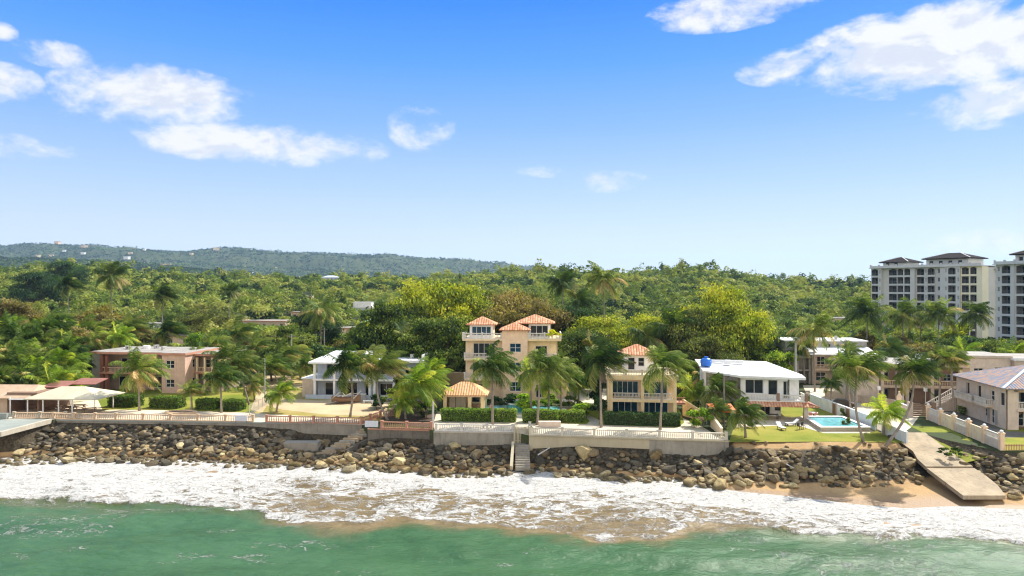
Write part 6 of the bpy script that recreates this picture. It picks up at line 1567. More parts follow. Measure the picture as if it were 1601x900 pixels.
PALMS = [
    (217, 580, 0, 218, 642, 4.2, 'green', 'palm with thick pale foot between two hedges before the pink house', 0),
    (345, 592, 0, 346, 645, 3.4, 'green', 'short palm between hedges right of the pink house', 0),
    (299, 612, 0, 300, 642, 2.3, 'windy', 'small wind-bent palm growing in the round planter', 0),
    (372, 572, 0, 390, 633, 4.2, 'green', 'palm with trunk leaning left at the wire fence', 0),
    (437, 615, 0, 432, 645, 2.8, 'bright', 'stubby young palm alone on the yard grass', 0),
    (545, 575, 0, 547, 652, 4.6, 'windy', 'left one of the two tall palms before the blue grey house', .5),
    (593, 578, 0, 607, 657, 4.6, 'windy', 'right one of the two tall palms, with S-bent leaning trunk', -.9),
    (655, 600, 0, 662, 650, 4.6, 'bright', 'big bright leafy palm left of the pool house', 0),
    (632, 628, 0, 634, 655, 2.8, 'bright', 'low bright palm clump beside the brown balustrade', 0),
    (690, 640, 0, 688, 660, .1, 'green', None, 0),
    (770, 574, 0, 770, 664, 4.0, 'green', 'palm standing in front of the villa left block', 0),
    (828, 585, 0, 831, 644, 3.2, 'bright', 'yellowish palm left of the pair at the pool', 0),
    (845, 578, 0, 840, 664, 4.2, 'green', 'tall palm rising through the clipped hedge', 0),
    (876, 582, 0, 877, 642, 3.7, 'green', 'palm with drooping tan fronds at the right end of the pool', 0),
    (938, 568, 0, 940, 668, 4.3, 'windy', 'palm with pale trunk at the left corner of the duplex', 0),
    (1037, 575, 0, 1032, 672, 4.3, 'green', 'palm in front of the duplex right balcony', 0),
    (1122, 612, 0, 1128, 652, 3.8, 'green', 'palm behind the orange canopy', 0),
    (1163, 648, 0, 1166, 684, 3.0, 'green', 'bushy low palm left of the pool lawn', 0),
    (1082, 612, 0, 1084, 640, 3.2, 'bright', 'bright leafy palm beside the sloping yellow wall', 0),
    (1340, 580, 0, 1350, 690, 4.4, 'windy', 'palm at the right end of the swimming pool', -.6),
    (1384, 645, 0, 1381, 680, 2.9, 'bright', 'young palm against the white garden wall', 0),
    (1428, 582, 0, 1385, 696, 3.4, 'windy', 'palm leaning right from the rocks beside the boat ramp', 1.2),
    (1330, 548, 0, 1322, 628, 2.2, 'dark', 'palm with small round crown behind the driveway', 0),
    (1470, 562, 0, 1469, 648, 3.0, 'windy', 'left one of the twin palms by the panelled wall', 0),
    (1487, 566, 0, 1492, 652, 3.0, 'windy', 'right one of the twin palms by the panelled wall', 0),
    (1272, 516, 0, 1274, 612, 4.6, 'still', 'tall thin palm in front of the grey beige house', 0),
    (262, 520, 0, 268, 590, 4.6, 'windy', 'tall windswept palm above the pink house roof', 0),
    (372, 522, 0, 372, 585, 4.9, 'windy', 'tall palm between the pink house and the access road', 0),
    (305, 562, 0, 318, 606, 3.4, 'green', 'palm against the right wing of the pink house', 0),
    (425, 578, 0, 440, 606, 4.2, 'windy', 'windswept palm left of the yard, front one', 0),
    (458, 555, 0, 470, 590, 4.4, 'windy', 'windswept palm left of the blue grey house, back one', 0),
    (478, 572, 0, 480, 600, 3.4, 'green', 'palm close to the left corner of the blue grey house', 0),
    (1072, 580, 0, 1070, 615, 3.4, 'bright', 'bright palm right of the duplex balcony', 0),
    (1104, 590, 0, 1108, 628, 3.4, 'green', 'palm left of the grey utility pole', 0),
    (330, 540, 0, 336, 596, 4.2, 'windy', 'tall palm right of the pink house wing', 0),
    (352, 560, 0, 352, 612, 3.8, 'green', 'palm between the pink house lawn and the road', 0),
    (395, 600, 0, 398, 625, 2.8, 'green', 'low palm over the wire fence', 0),
    (400, 545, 0, 405, 590, 4.2, 'windy', 'palm over the bend of the road', 0),
    (440, 558, 0, 446, 596, 4.4, 'windy', 'palm in the cluster left of the yard, middle one', 0),
    (560, 560, 0, 566, 606, 3.4, 'dark', 'dark palm behind the roof middle of the blue grey house', 0),
    (672, 588, 0, 672, 640, 3.6, 'bright', 'bright palm rising behind the pool house left corner', 0),
    (858, 600, 0, 858, 640, 2.8, 'bright', 'low palm between the two pool palms on the right', 0),
    (905, 600, 0, 905, 632, 3.2, 'green', 'palm over the back drive', 0),
    (990, 572, 0, 975, 612, 3.0, 'dark', 'palm crown showing above the left end of the duplex roof', 0),
    (1120, 640, 0, 1118, 668, 2.2, 'green', 'low palm below the orange canopy', 0),
    (1255, 540, 0, 1258, 600, 3.0, 'dark', 'palm beside the thick pale concrete pole', 0),
    (1322, 575, 0, 1330, 640, 3.4, 'green', 'palm behind the white wall with pale trunk', 0),
    (1300, 600, 0, 1298, 640, 2.0, 'dark', 'small palm in the driveway garden', 0),
    (965, 590, 0, 962, 640, 2.6, 'dark', 'small dark palm hidden behind the duplex left wall', 0),
]
for (cx, cy, _y, bx, by, R_, kind, lab, bend) in PALMS:
    if lab: palm(cx, cy, None, bx, by, R_, kind, lab, G1, bend, tr=.15 if by < 640 else .17)
G2 = 'palms farther back'
BP = [(943, 438, 175, 6.0, 'still', 'lone tall palm standing above the woods right of the villa'), (880, 444, 200, 5.5, 'dark', 'tall dark palm left of the lone tall palm'), (903, 470, 165, 5.0, 'dark', 'dark palm below and left of the lone tall palm'),
      (175, 432, 235, 6.5, 'dark', 'tall dark palm above the reddish brown tree'), (106, 446, 225, 5.0, 'windy', 'palm with orange dead fronds left of the reddish brown tree'), (254, 462, 205, 5.0, 'windy', 'tall palm with orange fronds above the pink house'),
      (361, 455, 230, 3.6, 'dark', 'thin bare-headed palm on a tall pale trunk'), (503, 485, 172, 5.6, 'still', 'tall dark palm by the peach house'), (1052, 512, 140, 5.6, 'still', 'dark palm behind the duplex upper room'),
      (1357, 492, 172, 6.2, 'still', 'palm left of the apartment tower foot'), (1410, 492, 190, 6.0, 'still', 'left palm in front of the apartment tower'), (1468, 494, 185, 5.8, 'still', 'middle palm in front of the apartment tower'), (1440, 498, 195, 5.0, 'still', 'smaller palm between the two in front of the tower'),
      (1526, 490, 180, 4.6, 'still', 'palm before the lit end of the apartment tower'), (640, 535, 132, 4.4, 'dark', 'dark palm behind the right end of the blue grey house'), (560, 530, 140, 4.2, 'windy', 'palm directly behind the blue grey house roof'),
      (1012, 527, 138, 4.4, 'dark', 'dark palm left of the duplex upper room'), (205, 515, 158, 4.6, 'windy', 'palm behind the pink house roof, left side'), (925, 545, 128, 4.0, 'dark', 'dark palm behind the beige back wall'),
      (1390, 545, 138, 3.6, 'dark', 'dark palm behind the long beige block, left side'), (1508, 552, 142, 3.8, 'bright', 'leafy palm behind the flat-roofed beige house'), (1585, 552, 140, 3.8, 'bright', 'leafy palm above the blue-tiled roof')]
for (cx, cy, Y, R_, kind, lab) in BP: palm(cx, cy, None, cx + prg.uniform(-5, 5), 0, R_, kind, lab, G2, prg.uniform(-.5, .5), base_Y=Y, tr=.19)
# the palm grove behind the pavilion
gl_ = []
for r_i, (yb, n, pyc) in enumerate([(118, 7, 592), (124, 8, 575), (131, 8, 560), (139, 8, 543), (148, 8, 526), (158, 7, 512)]):
    for k in range(n):
        px = -20 + (165 + r_i * 12) * (k + prg.uniform(.1, .9)) / n
        if yb < 145 and px > 112: continue
        gl_.append((r_i, px, yb + prg.uniform(-2, 2), pyc + prg.uniform(-9, 9)))
rown = ['front row', 'second row', 'third row', 'fourth row', 'fifth row', 'back row']
gl_.sort(key=lambda g: (g[0], g[1])); c_ = {}
for g in gl_:
    c_[g[0]] = c_.get(g[0], 0) + 1
    kind = ['green', 'bright', 'windy', 'green', 'bright'][int(prg.integers(5))]
    palm(g[1], g[3], None, g[1] + prg.uniform(-8, 8), 0, prg.uniform(3.6, 4.6), kind, 'palm of the grove behind the pavilion, %s, %s from the left' % (rown[g[0]], ordn(c_[g[0]])), 'palm grove behind the pavilion', prg.uniform(-.4, .4), base_Y=g[2], tr=.15)

# ================================================================ hedges and bushes
def leafbox(name, label, loc, sx, sy, sz, mat='fol_hedge', rot=0, group=None, dens=85, size=.13, cat='hedge', roundn=.22, core='hedgecore'):
    rg = np.random.default_rng(int(abs(loc[0] * 13 + loc[1] * 7)) + 3); root = thing(name, label, cat, loc, rot, group)
    MB().box(.16, sx - .16, .16, sy - .16, .05, sz - .18).build('twigs', M[core], root)
    n = int(dens * (sx * sz * 2 + sy * sz * 2 + sx * sy) )
    C = []; Nn = []
    fa = np.array([sx * sz, sx * sz, sy * sz, sy * sz, sx * sy]); fa = fa / fa.sum(); k = rg.choice(5, size=n, p=fa); u = rg.random(n); v = rg.random(n)
    X = np.where(k < 2, u * sx, np.where(k == 2, 0, np.where(k == 3, sx, u * sx))); Y = np.where(k == 0, 0, np.where(k == 1, sy, np.where(k < 4, u * sy, v * sy))); Z = np.where(k == 4, sz, v * sz)
    nr = np.array([(0, -1, .3), (0, 1, .3), (-1, 0, .3), (1, 0, .3), (0, 0, 1)], float)[k]
    C = np.stack([X, Y, Z], 1); b_ = (fbm(C[:, 0] * 1.3 + 5, C[:, 1] * 1.3 + C[:, 2] * 2, 3) - .5) * roundn * 2; C = C + nr * (b_ - .02)[:, None] + rg.normal(size=(n, 3)) * .05
    V = cards(C, unit(nr + rg.normal(size=(n, 3)) * .65), rg.uniform(.6, 1.2, n) * size, rg, .6)
    link('foliage', npmesh('foliage', V, 4, np.clip(.5 + b_ + rg.normal(size=n) * .16, 0, 1), M[mat]), root)
    return root
def hedge_px(label, px0, px1, pb, h, d, rot=0, group='clipped hedges', **k):
    p = P(px0, pb, 4.02); w_ = PX(px1, p.y) - p.x
    return leafbox('hedge', label, tuple(p), w_, d, h, rot=rot, group=group, **k)
hedge_px('dark clipped hedge left of the thick-footed palm', 168, 214, 636, 1.75, 2.4, RL); hedge_px('dark clipped hedge right of the thick-footed palm', 233, 281, 638, 1.75, 2.4, RL)
hedge_px('short clipped hedge behind the round planter', 305, 337, 640, 1.5, 2.2, RL); hedge_px('short clipped hedge right of the small palm', 348, 376, 642, 1.6, 2.0, RL)
hedge_px('bright clipped hedge in front of the pool house', 690, 776, 659, 1.75, 1.6, R(-2), dens=110); hedge_px('bright clipped hedge left of the beach gate', 777, 806, 660, 1.75, 1.6, R(-2), dens=110)
hedge_px('bright clipped hedge right of the beach gate', 818, 872, 661, 1.75, 1.6, R(-3), dens=110); hedge_px('clipped hedge ending at the stepping path', 874, 914, 660, 1.5, 1.8, R(-3), dens=110)
hedge_px('long grey green hedge under the duplex windows', 946, 1061, 664, 1.75, 1.3, R(-7), mat='fol_dark', dens=110)
def bush(px, pb, w_, h, sp, label, group='garden bushes', cat='bush', z=4.0):
    p = P(px, pb, z); return tree(p.x, p.y, w_ / 2, h, sp, 'low', label, group, 'bush', cat, z)
bush(1100, 668, 4.6, 3.0, 'bright', 'bright rounded bush beside the orange canopy'); bush(1090, 652, 3.6, 2.6, 'mid', 'green bush on the slope right of the duplex'); bush(1070, 640, 2.8, 2.4, 'mid', 'green bush below the duplex side landing')
bush(1310, 612, 2.6, 1.6, 'bright', 'clipped round bush in the driveway garden, left one'); bush(1322, 610, 2.2, 1.6, 'bright', 'clipped round bush in the driveway garden, right one')
bush(820, 640, 6.0, 2.8, 'bright', 'bright green shrub behind the round spa'); bush(800, 638, 5.0, 2.4, 'dark', 'dark shrub left of the villa tower base'); bush(862, 634, 5.0, 2.2, 'bright', 'bright hedge-like shrub right of the spa'); bush(890, 636, 4.0, 2.0, 'mid', 'green shrub behind the drooping palm')
bush(915, 654, 5.0, 2.6, 'bright', 'bright shrub at the end of the pool hedge'); bush(745, 628, 4.0, 2.2, 'dark', 'dark shrub behind the pool house roof'); bush(772, 634, 3.6, 1.8, 'dark', 'dark shrub beside the pool palm')
bush(930, 640, 5.0, 5.6, 'dark', 'tall dark shrub left of the duplex'); bush(936, 655, 3.4, 3.6, 'dark', 'dark shrub at the duplex hedge corner'); bush(612, 636, 5.5, 3.2, 'mid', 'green bushes under the S-bent palm'); bush(640, 640, 5.5, 4.0, 'dark', 'dark bushes left of the pool house'); bush(600, 612, 4.5, 3.0, 'mid', 'bush beside the porch of the blue grey house'); bush(625, 625, 6.0, 4.6, 'mid', 'tall leafy shrub hiding the right porch of the blue grey house'); bush(650, 632, 5.0, 5.0, 'bright', 'bright leafy shrub behind the low bright palm clump'); bush(588, 640, 4.0, 2.4, 'dark', 'dark bush left of the S-bent palm trunk')
bush(668, 655, 4.2, 3.0, 'dark', 'dark bush at the foot of the big bright palm'); bush(655, 618, 5.0, 6.0, 'mid', 'tall green shrub behind the big bright palm'); bush(1510, 640, 3.0, 1.6, 'dark', 'dark bush under the outside staircase'); bush(1502, 648, 2.6, 1.5, 'mid', 'green bush at the foot of the blue-tiled villa')
bush(1316, 655, 1.6, 1.8, 'mid', 'shrub against the white wall near the pool'); bush(1325, 668, 1.8, 1.5, 'olive', 'dry shrub against the white wall near the palm'); bush(1175, 668, 2.0, 1.6, 'mid', 'small bush at the left end of the porch'); bush(1145, 655, 3.2, 2.6, 'dark', 'dark bush behind the low palm of the pool lawn')
bush(1480, 712, 2.0, 1.1, 'mid', 'scrubby bush at the end of the grass verge', z=3.2); bush(1495, 712, 1.8, 1.2, 'dark', 'spiky dark plant on the rocks right of the ramp', z=3.0)
gb = bush(864, 532, 3.0, 1.7, 'goldbush', 'golden leafy bush on the villa roof terrace', z=14.45); gb.location = (PX(728, 123) + 14.6 * 1.06, 121.2, 4 + 10.45 * 1.05); gb.name = 'terrace_bush'
for i, (px, Y) in enumerate([(744, 114.4), (752, 114.4)]):
    pass
# ================================================================ garden objects
def cyl(b, x, y, z0, z1, r, n=12): return b.tube([(x, y, z0), (x, y, z1)], r, n)
# villa pool with raised round spa
pl = thing('villa_pool', 'wide turquoise pool behind the clipped hedges', 'pool', (PX(800, 112), 113.0, 4.03))
cx0 = [(-6.6, -1.8), (-1.6, -2.6), (-.6, -4.3), (1.9, -4.3), (2.6, -2.6), (8.4, -1.8), (8.6, 1.0), (4, 2.2), (-4, 2.2), (-6.8, .8)]
MB().prism([(a * 1.06, b_ * 1.14) for a, b_ in cx0], .0, .10).build('coping', M['paving_pale'], pl)
MB().prism(cx0, .02, .116).build('water', M['pool'], pl)
sp = thing('round_spa', 'raised round spa with white rim at the back of the villa pool', 'spa', (PX(810, 113.2), 113.6, 4.03))
b = MB(); b.tube([(0, 0, 0), (0, 0, .85)], 1.9, 28); b.build('spa_wall', M['pool_deep'], sp, smooth=False)
b = MB()
for k in range(28):
    a, c = 2 * math.pi * k / 28, 2 * math.pi * (k + 1) / 28
    p = lambda r, t: (r * math.cos(t), r * math.sin(t))
    b.prism([p(1.75, a), p(2.15, a), p(2.15, c), p(1.75, c)], .84, 1.0)
b.build('rim', M['white'], sp); MB().tube([(0, 0, .86), (0, 0, .94)], 1.74, 28).build('water', M['pool'], sp)
# white house pool
wp = thing('swimming_pool', 'raised rectangular swimming pool with white edge on the lawn', 'pool', (0, 0, 4.0))
q = [P(1283, 674.5), P(1361, 674.5), P(1318, 656.5), P(1256, 656.5)]; c = sum(q, Vector()) / 4
o_ = [(c + (a - c) * 1.0).xy for a in q]; i_ = [(c + (a - c) * .86).xy for a in q]; w_o = [(c + (a - c) * 1.09).xy for a in q]
MB().prism([tuple(a) for a in w_o], -.1, .10).build('base', M['paving_pale'], wp)
b = MB()
for k in range(4):
    a0, a1, b0, b1 = o_[k], o_[(k + 1) % 4], i_[(k + 1) % 4], i_[k]; b.prism([tuple(a0), tuple(a1), tuple(b0), tuple(b1)], .1, .55)
b.build('pool_wall', M['seawall_white'], wp)
b = MB()
for k in range(4):
    a0, a1, b0, b1 = c.xy + (o_[k] - c.xy) * 1.02, c.xy + (o_[(k + 1) % 4] - c.xy) * 1.02, c.xy + (i_[(k + 1) % 4] - c.xy) * .98, c.xy + (i_[k] - c.xy) * .98; b.prism([tuple(a0), tuple(a1), tuple(b0), tuple(b1)], .553, .64)
b.build('coping', M['white_clean'], wp)
MB().prism([tuple(a) for a in i_], .1, .50).build('water', M['pool'], wp)

def lounger(label, loc, rot, fab='white_cloth', first=None):
    r_ = thing('sun_lounger', label, 'sun lounger', loc, rot, 'sun loungers on the pool lawn')
    b = MB(); b.box(-.34, .34, -.95, -.88, .28, .34); b.box(-.34, -.28, -.95, .5, .28, .34); b.box(.28, .34, -.95, .5, .28, .34); b.box(-.34, .34, .44, .5, .28, .34); b.build('frame', M['darkmetal'], r_)
    MB().box(-.32, .32, -.93, .3, .345, .42).build('seat', M[fab], r_)
    b = MB(); b.prism([(-.32, .3), (.32, .3), (.32, .95), (-.32, .95)], [.345, .345, .85, .85], [.42, .42, .93, .93]); b.build('backrest', M[fab], r_)
    for sx in (-.3, .3):
        for sy in (-.85, .4): MB().box(sx - .03, sx + .03, sy - .03, sy + .03, 0, .28).build('leg', M['darkmetal'], r_)
    return r_
lounger('white sun lounger facing the sea on the pool lawn', tuple(P(1221, 671, 4.03)), R(4)); lounger('white sun lounger lying sideways beside the porch column', tuple(P(1238, 665, 4.03)), R(-80))
def chair(label, loc, rot, mat, group):
    r_ = thing('garden_chair', label, 'chair', loc, rot, group)
    MB().box(-.25, .25, -.25, .25, .42, .46).build('seat', M[mat], r_); MB().box(-.25, .25, .21, .25, .46, .92).build('backrest', M[mat], r_)
    for sx in (-.22, .22):
        for sy in (-.22, .22): MB().box(sx - .02, sx + .02, sy - .02, sy + .02, 0, .42).build('leg', M[mat], r_)
for i, (px, py, rz, mt, lab) in enumerate([(1256, 670, .4, 'darkmetal', 'dark metal chair between the lounger and the pool'), (1250, 671, 2.0, 'darkmetal', 'dark metal chair nearest the lying lounger'), (1259, 656, .2, 'rust', 'pinkish chair at the left end of the poolside row'), (1268, 654, -.2, 'pink_cloth', 'pinkish chair in the middle of the poolside row'),
                                           (1277, 654, .3, 'pink_cloth', 'pinkish chair at the right end of the poolside row'), (1262, 651, 2.8, 'white', 'white chair behind the poolside row'), (1218, 655, 1.2, 'darkmetal', 'dark chair under the porch of the white house')]):
    chair(lab, tuple(P(px, py, 4.04)), rz, mt, 'chairs around the pool')
tb = thing('round_table', 'round white table behind the pinkish poolside chairs', 'table', tuple(P(1272, 652, 4.04)))
MB().tube([(0, 0, .68), (0, 0, .72)], .65, 18).build('table_top', M['white'], tb); MB().tube([(0, 0, 0), (0, 0, .68)], .06, 8).build('pedestal', M['darkmetal'], tb)
tb = thing('patio_table', 'dark patio table in the shade of the porch', 'table', tuple(P(1208, 655, 4.04)))
MB().box(-.8, .8, -.45, .45, .7, .75).build('table_top', M['darkmetal'], tb)
for sx in (-.7, .7):
    for sy in (-.38, .38): MB().box(sx - .03, sx + .03, sy - .03, sy + .03, 0, .7).build('leg', M['darkmetal'], tb)
# orange canopy
oc = thing('canopy', 'four-cornered orange fabric canopy on thin poles beside the white house', 'canopy', (PX(1127, 99.5), 99.0, 4.0), R(-4))
b = MB(); A_, B_, C_, D_ = (-1.5, -1.2, 2.4), (2.0, -1.5, 2.1), (1.6, 1.4, 3.0), (-1.9, 1.2, 3.0); ap = (0, 0, 3.15); dn = lambda p: (p[0], p[1], p[2] - .05)
for p_, q_ in ((A_, B_), (B_, C_), (C_, D_), (D_, A_)): b.q(p_, q_, ap); b.q(dn(q_), dn(p_), dn(ap)); b.q(dn(p_), dn(q_), q_, p_)
b.build('fabric', M['orange_cloth'], oc)
for p_ in (A_, B_, C_, D_): MB().tube([(p_[0], p_[1], 0), p_], .04, 6).build('pole', M['white'], oc)
tb = thing('garden_table', 'weathered garden table beneath the orange canopy', 'table', (PX(1128, 98.6), 98.6, 4.0)); MB().box(-.9, .9, -.4, .4, .68, .75).build('table_top', M['wood'], tb)
for sx in (-.8, .8): MB().box(sx - .05, sx + .05, -.35, .35, 0, .68).build('leg', M['wood'], tb)
# planter around the small palm
pn = thing('planter', 'low round concrete planter on the promenade', 'planter', tuple(P(283, 648, 4.02)))
b = MB()
for k in range(8):
    a, c = 2 * math.pi * k / 8, 2 * math.pi * (k + 1) / 8; p = lambda r, t: (r * math.cos(t) * 2.0, r * math.sin(t))
    b.prism([p(1.05, a), p(1.3, a), p(1.3, c), p(1.05, c)], 0, .55)
b.build('planter_wall', M['bal_tan'], pn); MB().prism([(2.1 * math.cos(k * .785), 1.05 * math.sin(k * .785)) for k in range(8)], 0, .42).build('soil', M['soil'], pn)
# old boat with debris on the yard
bo = thing('old_boat', 'old wooden boat heaped with pale driftwood on the yard grass', 'boat', tuple(P(541, 630, 4.02)), R(8))
b = MB(); st_ = []
for k in range(9):
    u = k / 8; x = -2.4 + 4.9 * u; wv = 1.0 * math.sin(math.pi * min(1, .18 + u * .86)) ** .6 if u < 1 else .04; zz = .95 + .5 * (u - .45) ** 2 * 3; st_.append([(x, -wv, zz), (x, -wv * .75, .4), (x, 0, .15), (x, wv * .75, .4), (x, wv, zz)])
for k in range(8):
    for j in range(4): b.q(st_[k][j], st_[k + 1][j], st_[k + 1][j + 1], st_[k][j + 1]); 
    for j in range(4):
        f = lambda p: (p[0], p[1] * .94, p[2] + .05); b.q(f(st_[k][j + 1]), f(st_[k + 1][j + 1]), f(st_[k + 1][j]), f(st_[k][j]))
b.q(*[st_[0][j] for j in range(4, -1, -1)]); b.build('hull', M['wood'], bo)
b = MB()
for (p_, q_, w_) in [((-2.3, -.7, 1.0), (-.9, -.5, 2.0), .35), ((-.6, -.8, 1.2), (1.2, -.4, 1.9), .28), ((.9, -.9, .5), (2.6, -.3, 2.1), .4), ((-1.5, .3, 1.1), (1.9, .5, 1.6), .22), ((-3.4, -1.0, .12), (-1.5, -1.1, .5), .3), ((0, 0, 1.2), (-.9, .6, 2.0), .16)]:
    b.beam(p_, q_, w_, .08)
b.build('driftwood', M['seawall_white'], bo)
b = MB(); cyl(b, -1.2, -.6, 0, .3, .2); cyl(b, 1.2, -.6, 0, .3, .2); b.build('support', M['rust'], bo)
bx = thing('utility_box', 'pale grey box standing beside the old boat', 'box', tuple(P(568, 625, 4.02))); MB().box(-.45, .45, -.3, .3, 0, 1.0).build('box_body', M['pole_conc'], bx); MB().box(-.5, .5, -.35, .35, 1.003, 1.07).build('lid', M['white'], bx)
bx = thing('stone_bench', 'low pale bench in the sun before the blue grey house', 'bench', tuple(P(576, 630, 4.02))); MB().box(-.9, .9, -.25, .25, .35, .45).build('seat', M['white'], bx); MB().box(-.8, -.6, -.2, .2, 0, .35).build('leg', M['white'], bx); MB().box(.6, .8, -.2, .2, 0, .35).build('leg', M['white'], bx)
# covered car in the driveway
cv_ = thing('covered_car', 'low dark covered car parked behind the white garden wall', 'car', (PX(1318, 113.5), 114.0, 4.02), R(-22))
b = MB(); pr = [(-2.1, .35), (-2.1, .75), (-1.3, .9), (-.7, 1.4), (.8, 1.42), (1.5, .95), (2.1, .8), (2.1, .35)]; n = len(pr); i0 = len(b.v)
for s_ in (-.85, .85): b.v += [(x, s_ * (1 if z < 1 else .8), z) for x, z in pr]
b.f.append(tuple(range(n))); b.f.append(tuple(range(n, 2 * n))[::-1])
for k in range(n): b.f.append((k, k + n, (k + 1) % n + n, (k + 1) % n))
b.build('cover', M['void'], cv_)
for sx in (-1.3, 1.3):
    for sy in (-.86, .70): w2 = MB().tube([(0, 0, 0), (0, .16, 0)], .33, 14).build('wheel', M['wheel'], cv_, (sx, sy, .33))
# poles
def pole(label, px, pb, pt, mat, r0=.16, arm=None, z=4.0, cat='utility pole'):
    p = P(px, pb, z); H_ = PZ(pt, p.y) - z; r_ = thing('utility_pole', label, cat, tuple(p), 0, 'poles along the shore properties')
    MB().tube([(0, 0, -.1), (0, 0, H_)], [r0, r0 * .7], 10).build('shaft', M[mat], r_)
    if arm == 'cross': MB().box(-.9, .9, -.06, .06, H_ - .6, H_ - .48).build('cross_arm', M['pole_wood'], r_)
    if arm == 'lamp': MB().beam((0, 0, H_ - .1), (.25, -.9, H_ + .05), .06, .06).build('arm', M['darkmetal'], r_); MB().box(.12, .42, -1.25, -.75, H_ - .02, H_ + .12).build('lamp_head', M['darkmetal'], r_)
    if arm == 'light': MB().box(-.2, .2, -.2, .2, H_ - .9, H_ - .35).build('lamp_head', M['white'], r_)
    return r_
pole('thick pale concrete pole at the corner of the white house', 1244, 610, 530, 'pole_conc', .26); pole('dark timber pole with a lamp behind the orange canopy', 1132, 668, 587, 'pole_wood', .15, 'lamp')
pole('grey timber pole in front of the long beige block', 1401, 638, 569, 'pole_wood', .17); pole('pale short pole at the foot of the brown entrance gate', 1412, 640, 592, 'pole_conc', .12)
pole('pale lamp post before the long beige block, left one', 1374, 640, 601, 'pole_conc', .07, 'light'); pole('pale lamp post before the long beige block, right one', 1447, 641, 603, 'pole_conc', .07, 'light')
pole('thin pale pole standing at the wire fence', 414, 628, 560, 'pole_conc', .10); pole('short white post where the brown balustrade meets the villa wall', 677, 668, 628, 'pole_conc', .18)
pole('pale pole behind the yard, left of the blue grey house', 456, 592, 522, 'pole_conc', .12, 'cross'); pole('pale pole beside the peach house', 507, 572, 512, 'pole_conc', .12, 'cross'); pole('pale pole in front of the almond trees', 634, 583, 500, 'pole_conc', .12, 'cross')
# tree fern stump left of boats, statue on wall, person by the pool
stt = thing('statue', 'small terracotta statue on the curved entrance wall', 'statue', (PX(1406, 108.2), 108.2, 5.85))
MB().tube([(0, 0, 0), (0, 0, .3), (0, 0, .9), (0, 0, 1.3), (0, 0, 1.55)], [.42, .40, .42, .22, .10], 10).build('figure', M['peach'], stt, smooth=True); MB().tube([(0, 0, 1.5), (0, 0, 1.58), (0, 0, 1.75), (0, 0, 1.83)], [.05, .15, .15, .05], 10).build('finial', M['peach'], stt, smooth=True)
pe = thing('person', 'person in a pink top and shorts standing beside the pool palm', 'person', (PX(767, 108.2), 108.2, 4.02), R(20))
def skin_body(root):
    me = bpy.data.meshes.new('body')
    J = [((0, 0, .93), .13), ((0, 0, 1.12), .12), ((0, 0, 1.32), .15), ((0, 0, 1.44), .08), ((0, 0, 1.50), .052), ((0, -.01, 1.60), .085), ((0, -.015, 1.68), .075),
         ((-.17, 0, 1.40), .06), ((-.22, 0, 1.14), .042), ((-.20, -.12, .92), .032), ((.17, 0, 1.40), .06), ((.22, 0, 1.14), .042), ((.22, -.08, .90), .032),
         ((-.09, 0, .86), .09), ((-.10, -.02, .48), .06), ((-.10, .01, .09), .042), ((-.10, -.13, .04), .035), ((.09, 0, .86), .09), ((.11, -.02, .48), .06), ((.12, .01, .09), .042), ((.12, -.13, .04), .035)]
    E = [(0, 1), (1, 2), (2, 3), (3, 4), (4, 5), (5, 6), (2, 7), (7, 8), (8, 9), (2, 10), (10, 11), (11, 12), (0, 13), (13, 14), (14, 15), (15, 16), (0, 17), (17, 18), (18, 19), (19, 20)]
    me.from_pydata([j[0] for j in J], E, []); me.materials.append(M['skin']); o = link('body', me, root)
    o.modifiers.new('skin', 'SKIN'); o.modifiers.new('sub', 'SUBSURF').levels = 1; o.modifiers['sub'].render_levels = 1
    for i, v in enumerate(me.skin_vertices[0].data): v.radius = (J[i][1], J[i][1]); v.use_root = i == 0
M['skin'] = plain('tanned_skin', (.38, .20, .13), .6)
skin_body(pe)
MB().tube([(0, 0, .90), (0, 0, 1.1), (0, 0, 1.3), (0, 0, 1.44)], [.19, .165, .19, .10], 12).build('shirt', M['pink_cloth'], pe, smooth=True)
MB().tube([(0, 0, .62), (0, 0, .78), (0, 0, .93)], [.20, .20, .18], 12).build('shorts', M['bluegrey'], pe, smooth=True)
MB().tube([(0, .02, 1.62), (0, .02, 1.70), (0, .02, 1.78), (0, .02, 1.80)], [.08, .105, .07, .02], 10).build('hair', M['void'], pe, smooth=True)
# stepping path and bench near the hedge
sp_ = thing('stone_bench', 'small stone seat behind the white balustrade by the pool palm', 'bench', (PX(762, 98.2), 97.6, 4.02)); MB().box(-.7, .7, -.25, .25, .38, .48).build('seat', M['seawall_white'], sp_); MB().box(-.6, -.4, -.2, .2, 0, .38).build('leg', M['seawall_white'], sp_); MB().box(.4, .6, -.2, .2, 0, .38).build('leg', M['seawall_white'], sp_)
sheet('stepping_path', [(915, 650), (922, 649), (938, 657), (934, 668), (914, 667), (922, 658)], 'seawall_white', 4.03)
wl_ = thing('low_planter_wall', 'low pink stone planter wall below the clipped hedge', 'planter', (PX(842, 98.2), 98.0, 4.02)); MB().box(0, 3.2, 0, .9, 0, .75).build('planter_wall', M['pinkbeige'], wl_)
# dry logs on the rocks
for lab, p_, q_, r_ in (('pale driftwood log lying across rocks below the cream wall', (3.4, 88.8, 2.3), (5.0, 90.2, 2.9), .09), ('pale driftwood log on the rocks below the patched wall', (33.2, 84.5, 2.6), (34.6, 83.3, 1.9), .08)):
    tag(MB().tube([p_, q_], [r_, r_ * .7], 7).build('driftwood_log', M['pole_conc']), lab, 'log')


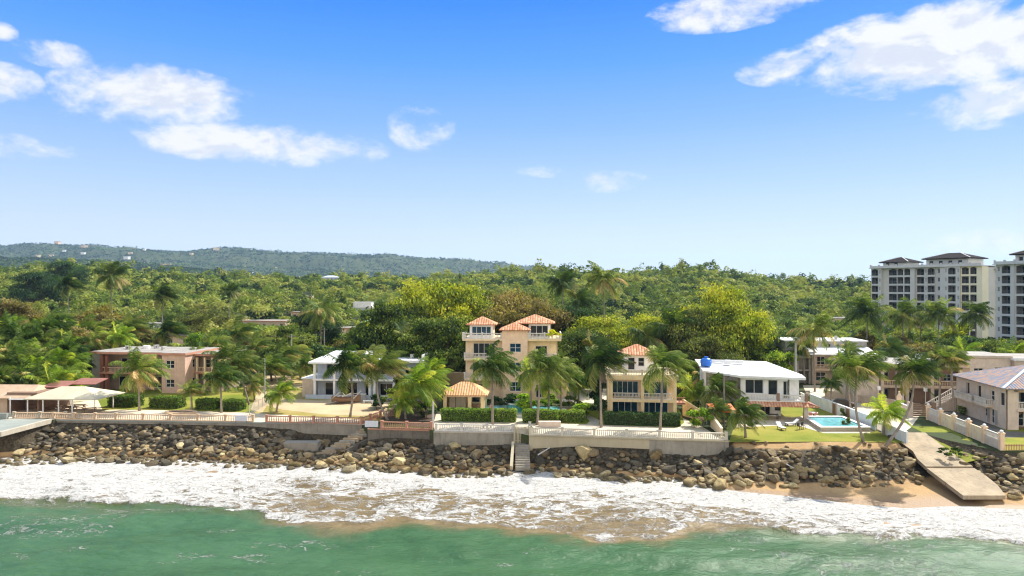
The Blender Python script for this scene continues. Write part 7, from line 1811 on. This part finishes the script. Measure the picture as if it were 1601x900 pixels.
# roof clutter, power lines
def ac(parent_name, spots, z):
    p = bpy.data.objects.get(parent_name)
    for x, y in spots:
        MB().box(-.45, .45, -.3, .3, 0, .75).build('air_conditioner', M['pole_conc'], p, (x, y, z), .1 * x)
        MB().tube([(0, -.31, .38), (0, -.34, .38)], .26, 14).build('fan_grille', M['darkmetal'], p, (x, y, z))
ac('pink_house', [(4.5, 5.0), (9.0, 7.5), (12.5, 4.6)], 7.66)
ac('blue_grey_house', [(14.0, 5.5), (17.5, 3.6)], 7.06)
ac('long_beige_block', [(4.0, 5.0), (8.5, 7.0), (12.5, 4.0)], 6.96)
ac('grey_beige_house', [(7.0, 8.0), (12.5, 7.0)], 8.86)
ac('yellow_duplex', [(1.2, 3.4), (8.9, 3.9)], 6.76)
for nm, spots in (('pink_house', [(6.5, 8.0, .7, 1.2), (2.6, 7.2, .5, .9)]), ('long_beige_block', [(10.4, 6.5, .6, 1.1)])):
    p = bpy.data.objects.get(nm)
    for x, y, r_, h_ in spots: MB().tube([(x, y, 7.0), (x, y, 7.0 + h_)], r_, 14).build('roof_tank', M['white'], p)
def wire(label, pts, sag=1.2):
    q = []
    for a, b_ in zip(pts[:-1], pts[1:]):
        for k in range(12):
            u = k / 12; v = a.lerp(b_, u); v.z -= sag * 4 * u * (1 - u); q.append(v)
    q.append(pts[-1]); tag(MB().tube(q, .022, 4).build('power_line', M['darkmetal']), label, 'power line', 'power lines behind the houses')
A1, A2, A3 = Vector((PX(456, 150), 150, PZ(524, 150))), Vector((PX(507, 175), 175, PZ(512, 175))), Vector((PX(634, 160), 160, PZ(502, 160)))
wire('upper power line sagging between the poles behind the yard', [A1 + Vector((-40, 6, 1)), A1, A2, A3]); wire('lower power line sagging between the poles behind the yard', [A1 + Vector((-40, 6, .2)), A1 + Vector((0, 0, -.8)), A2 + Vector((0, 0, -.8)), A3 + Vector((0, 0, -.8))])
# ---------------------------------------------------------------- air
hz = bpy.data.materials.new('air'); hz.use_nodes = True; t = NT(hz.node_tree); t.n.clear()
pv_ = t.add('ShaderNodeVolumePrincipled'); pv_.inputs['Color'].default_value = (.50, .74, 1.0, 1); pv_.inputs['Density'].default_value = HAZE; pv_.inputs['Anisotropy'].default_value = .2
oo = t.add('ShaderNodeOutputMaterial'); t.l.new(pv_.outputs[0], oo.inputs['Volume'])
if HAZE > 0:
    tag(MB().box(-9000, 9000, -1200, 8200, -10, 420).build('haze', hz), 'faint bluish air between the shore and the far hills', None, None, 'stuff')
print('OBJS', len(bpy.data.objects))
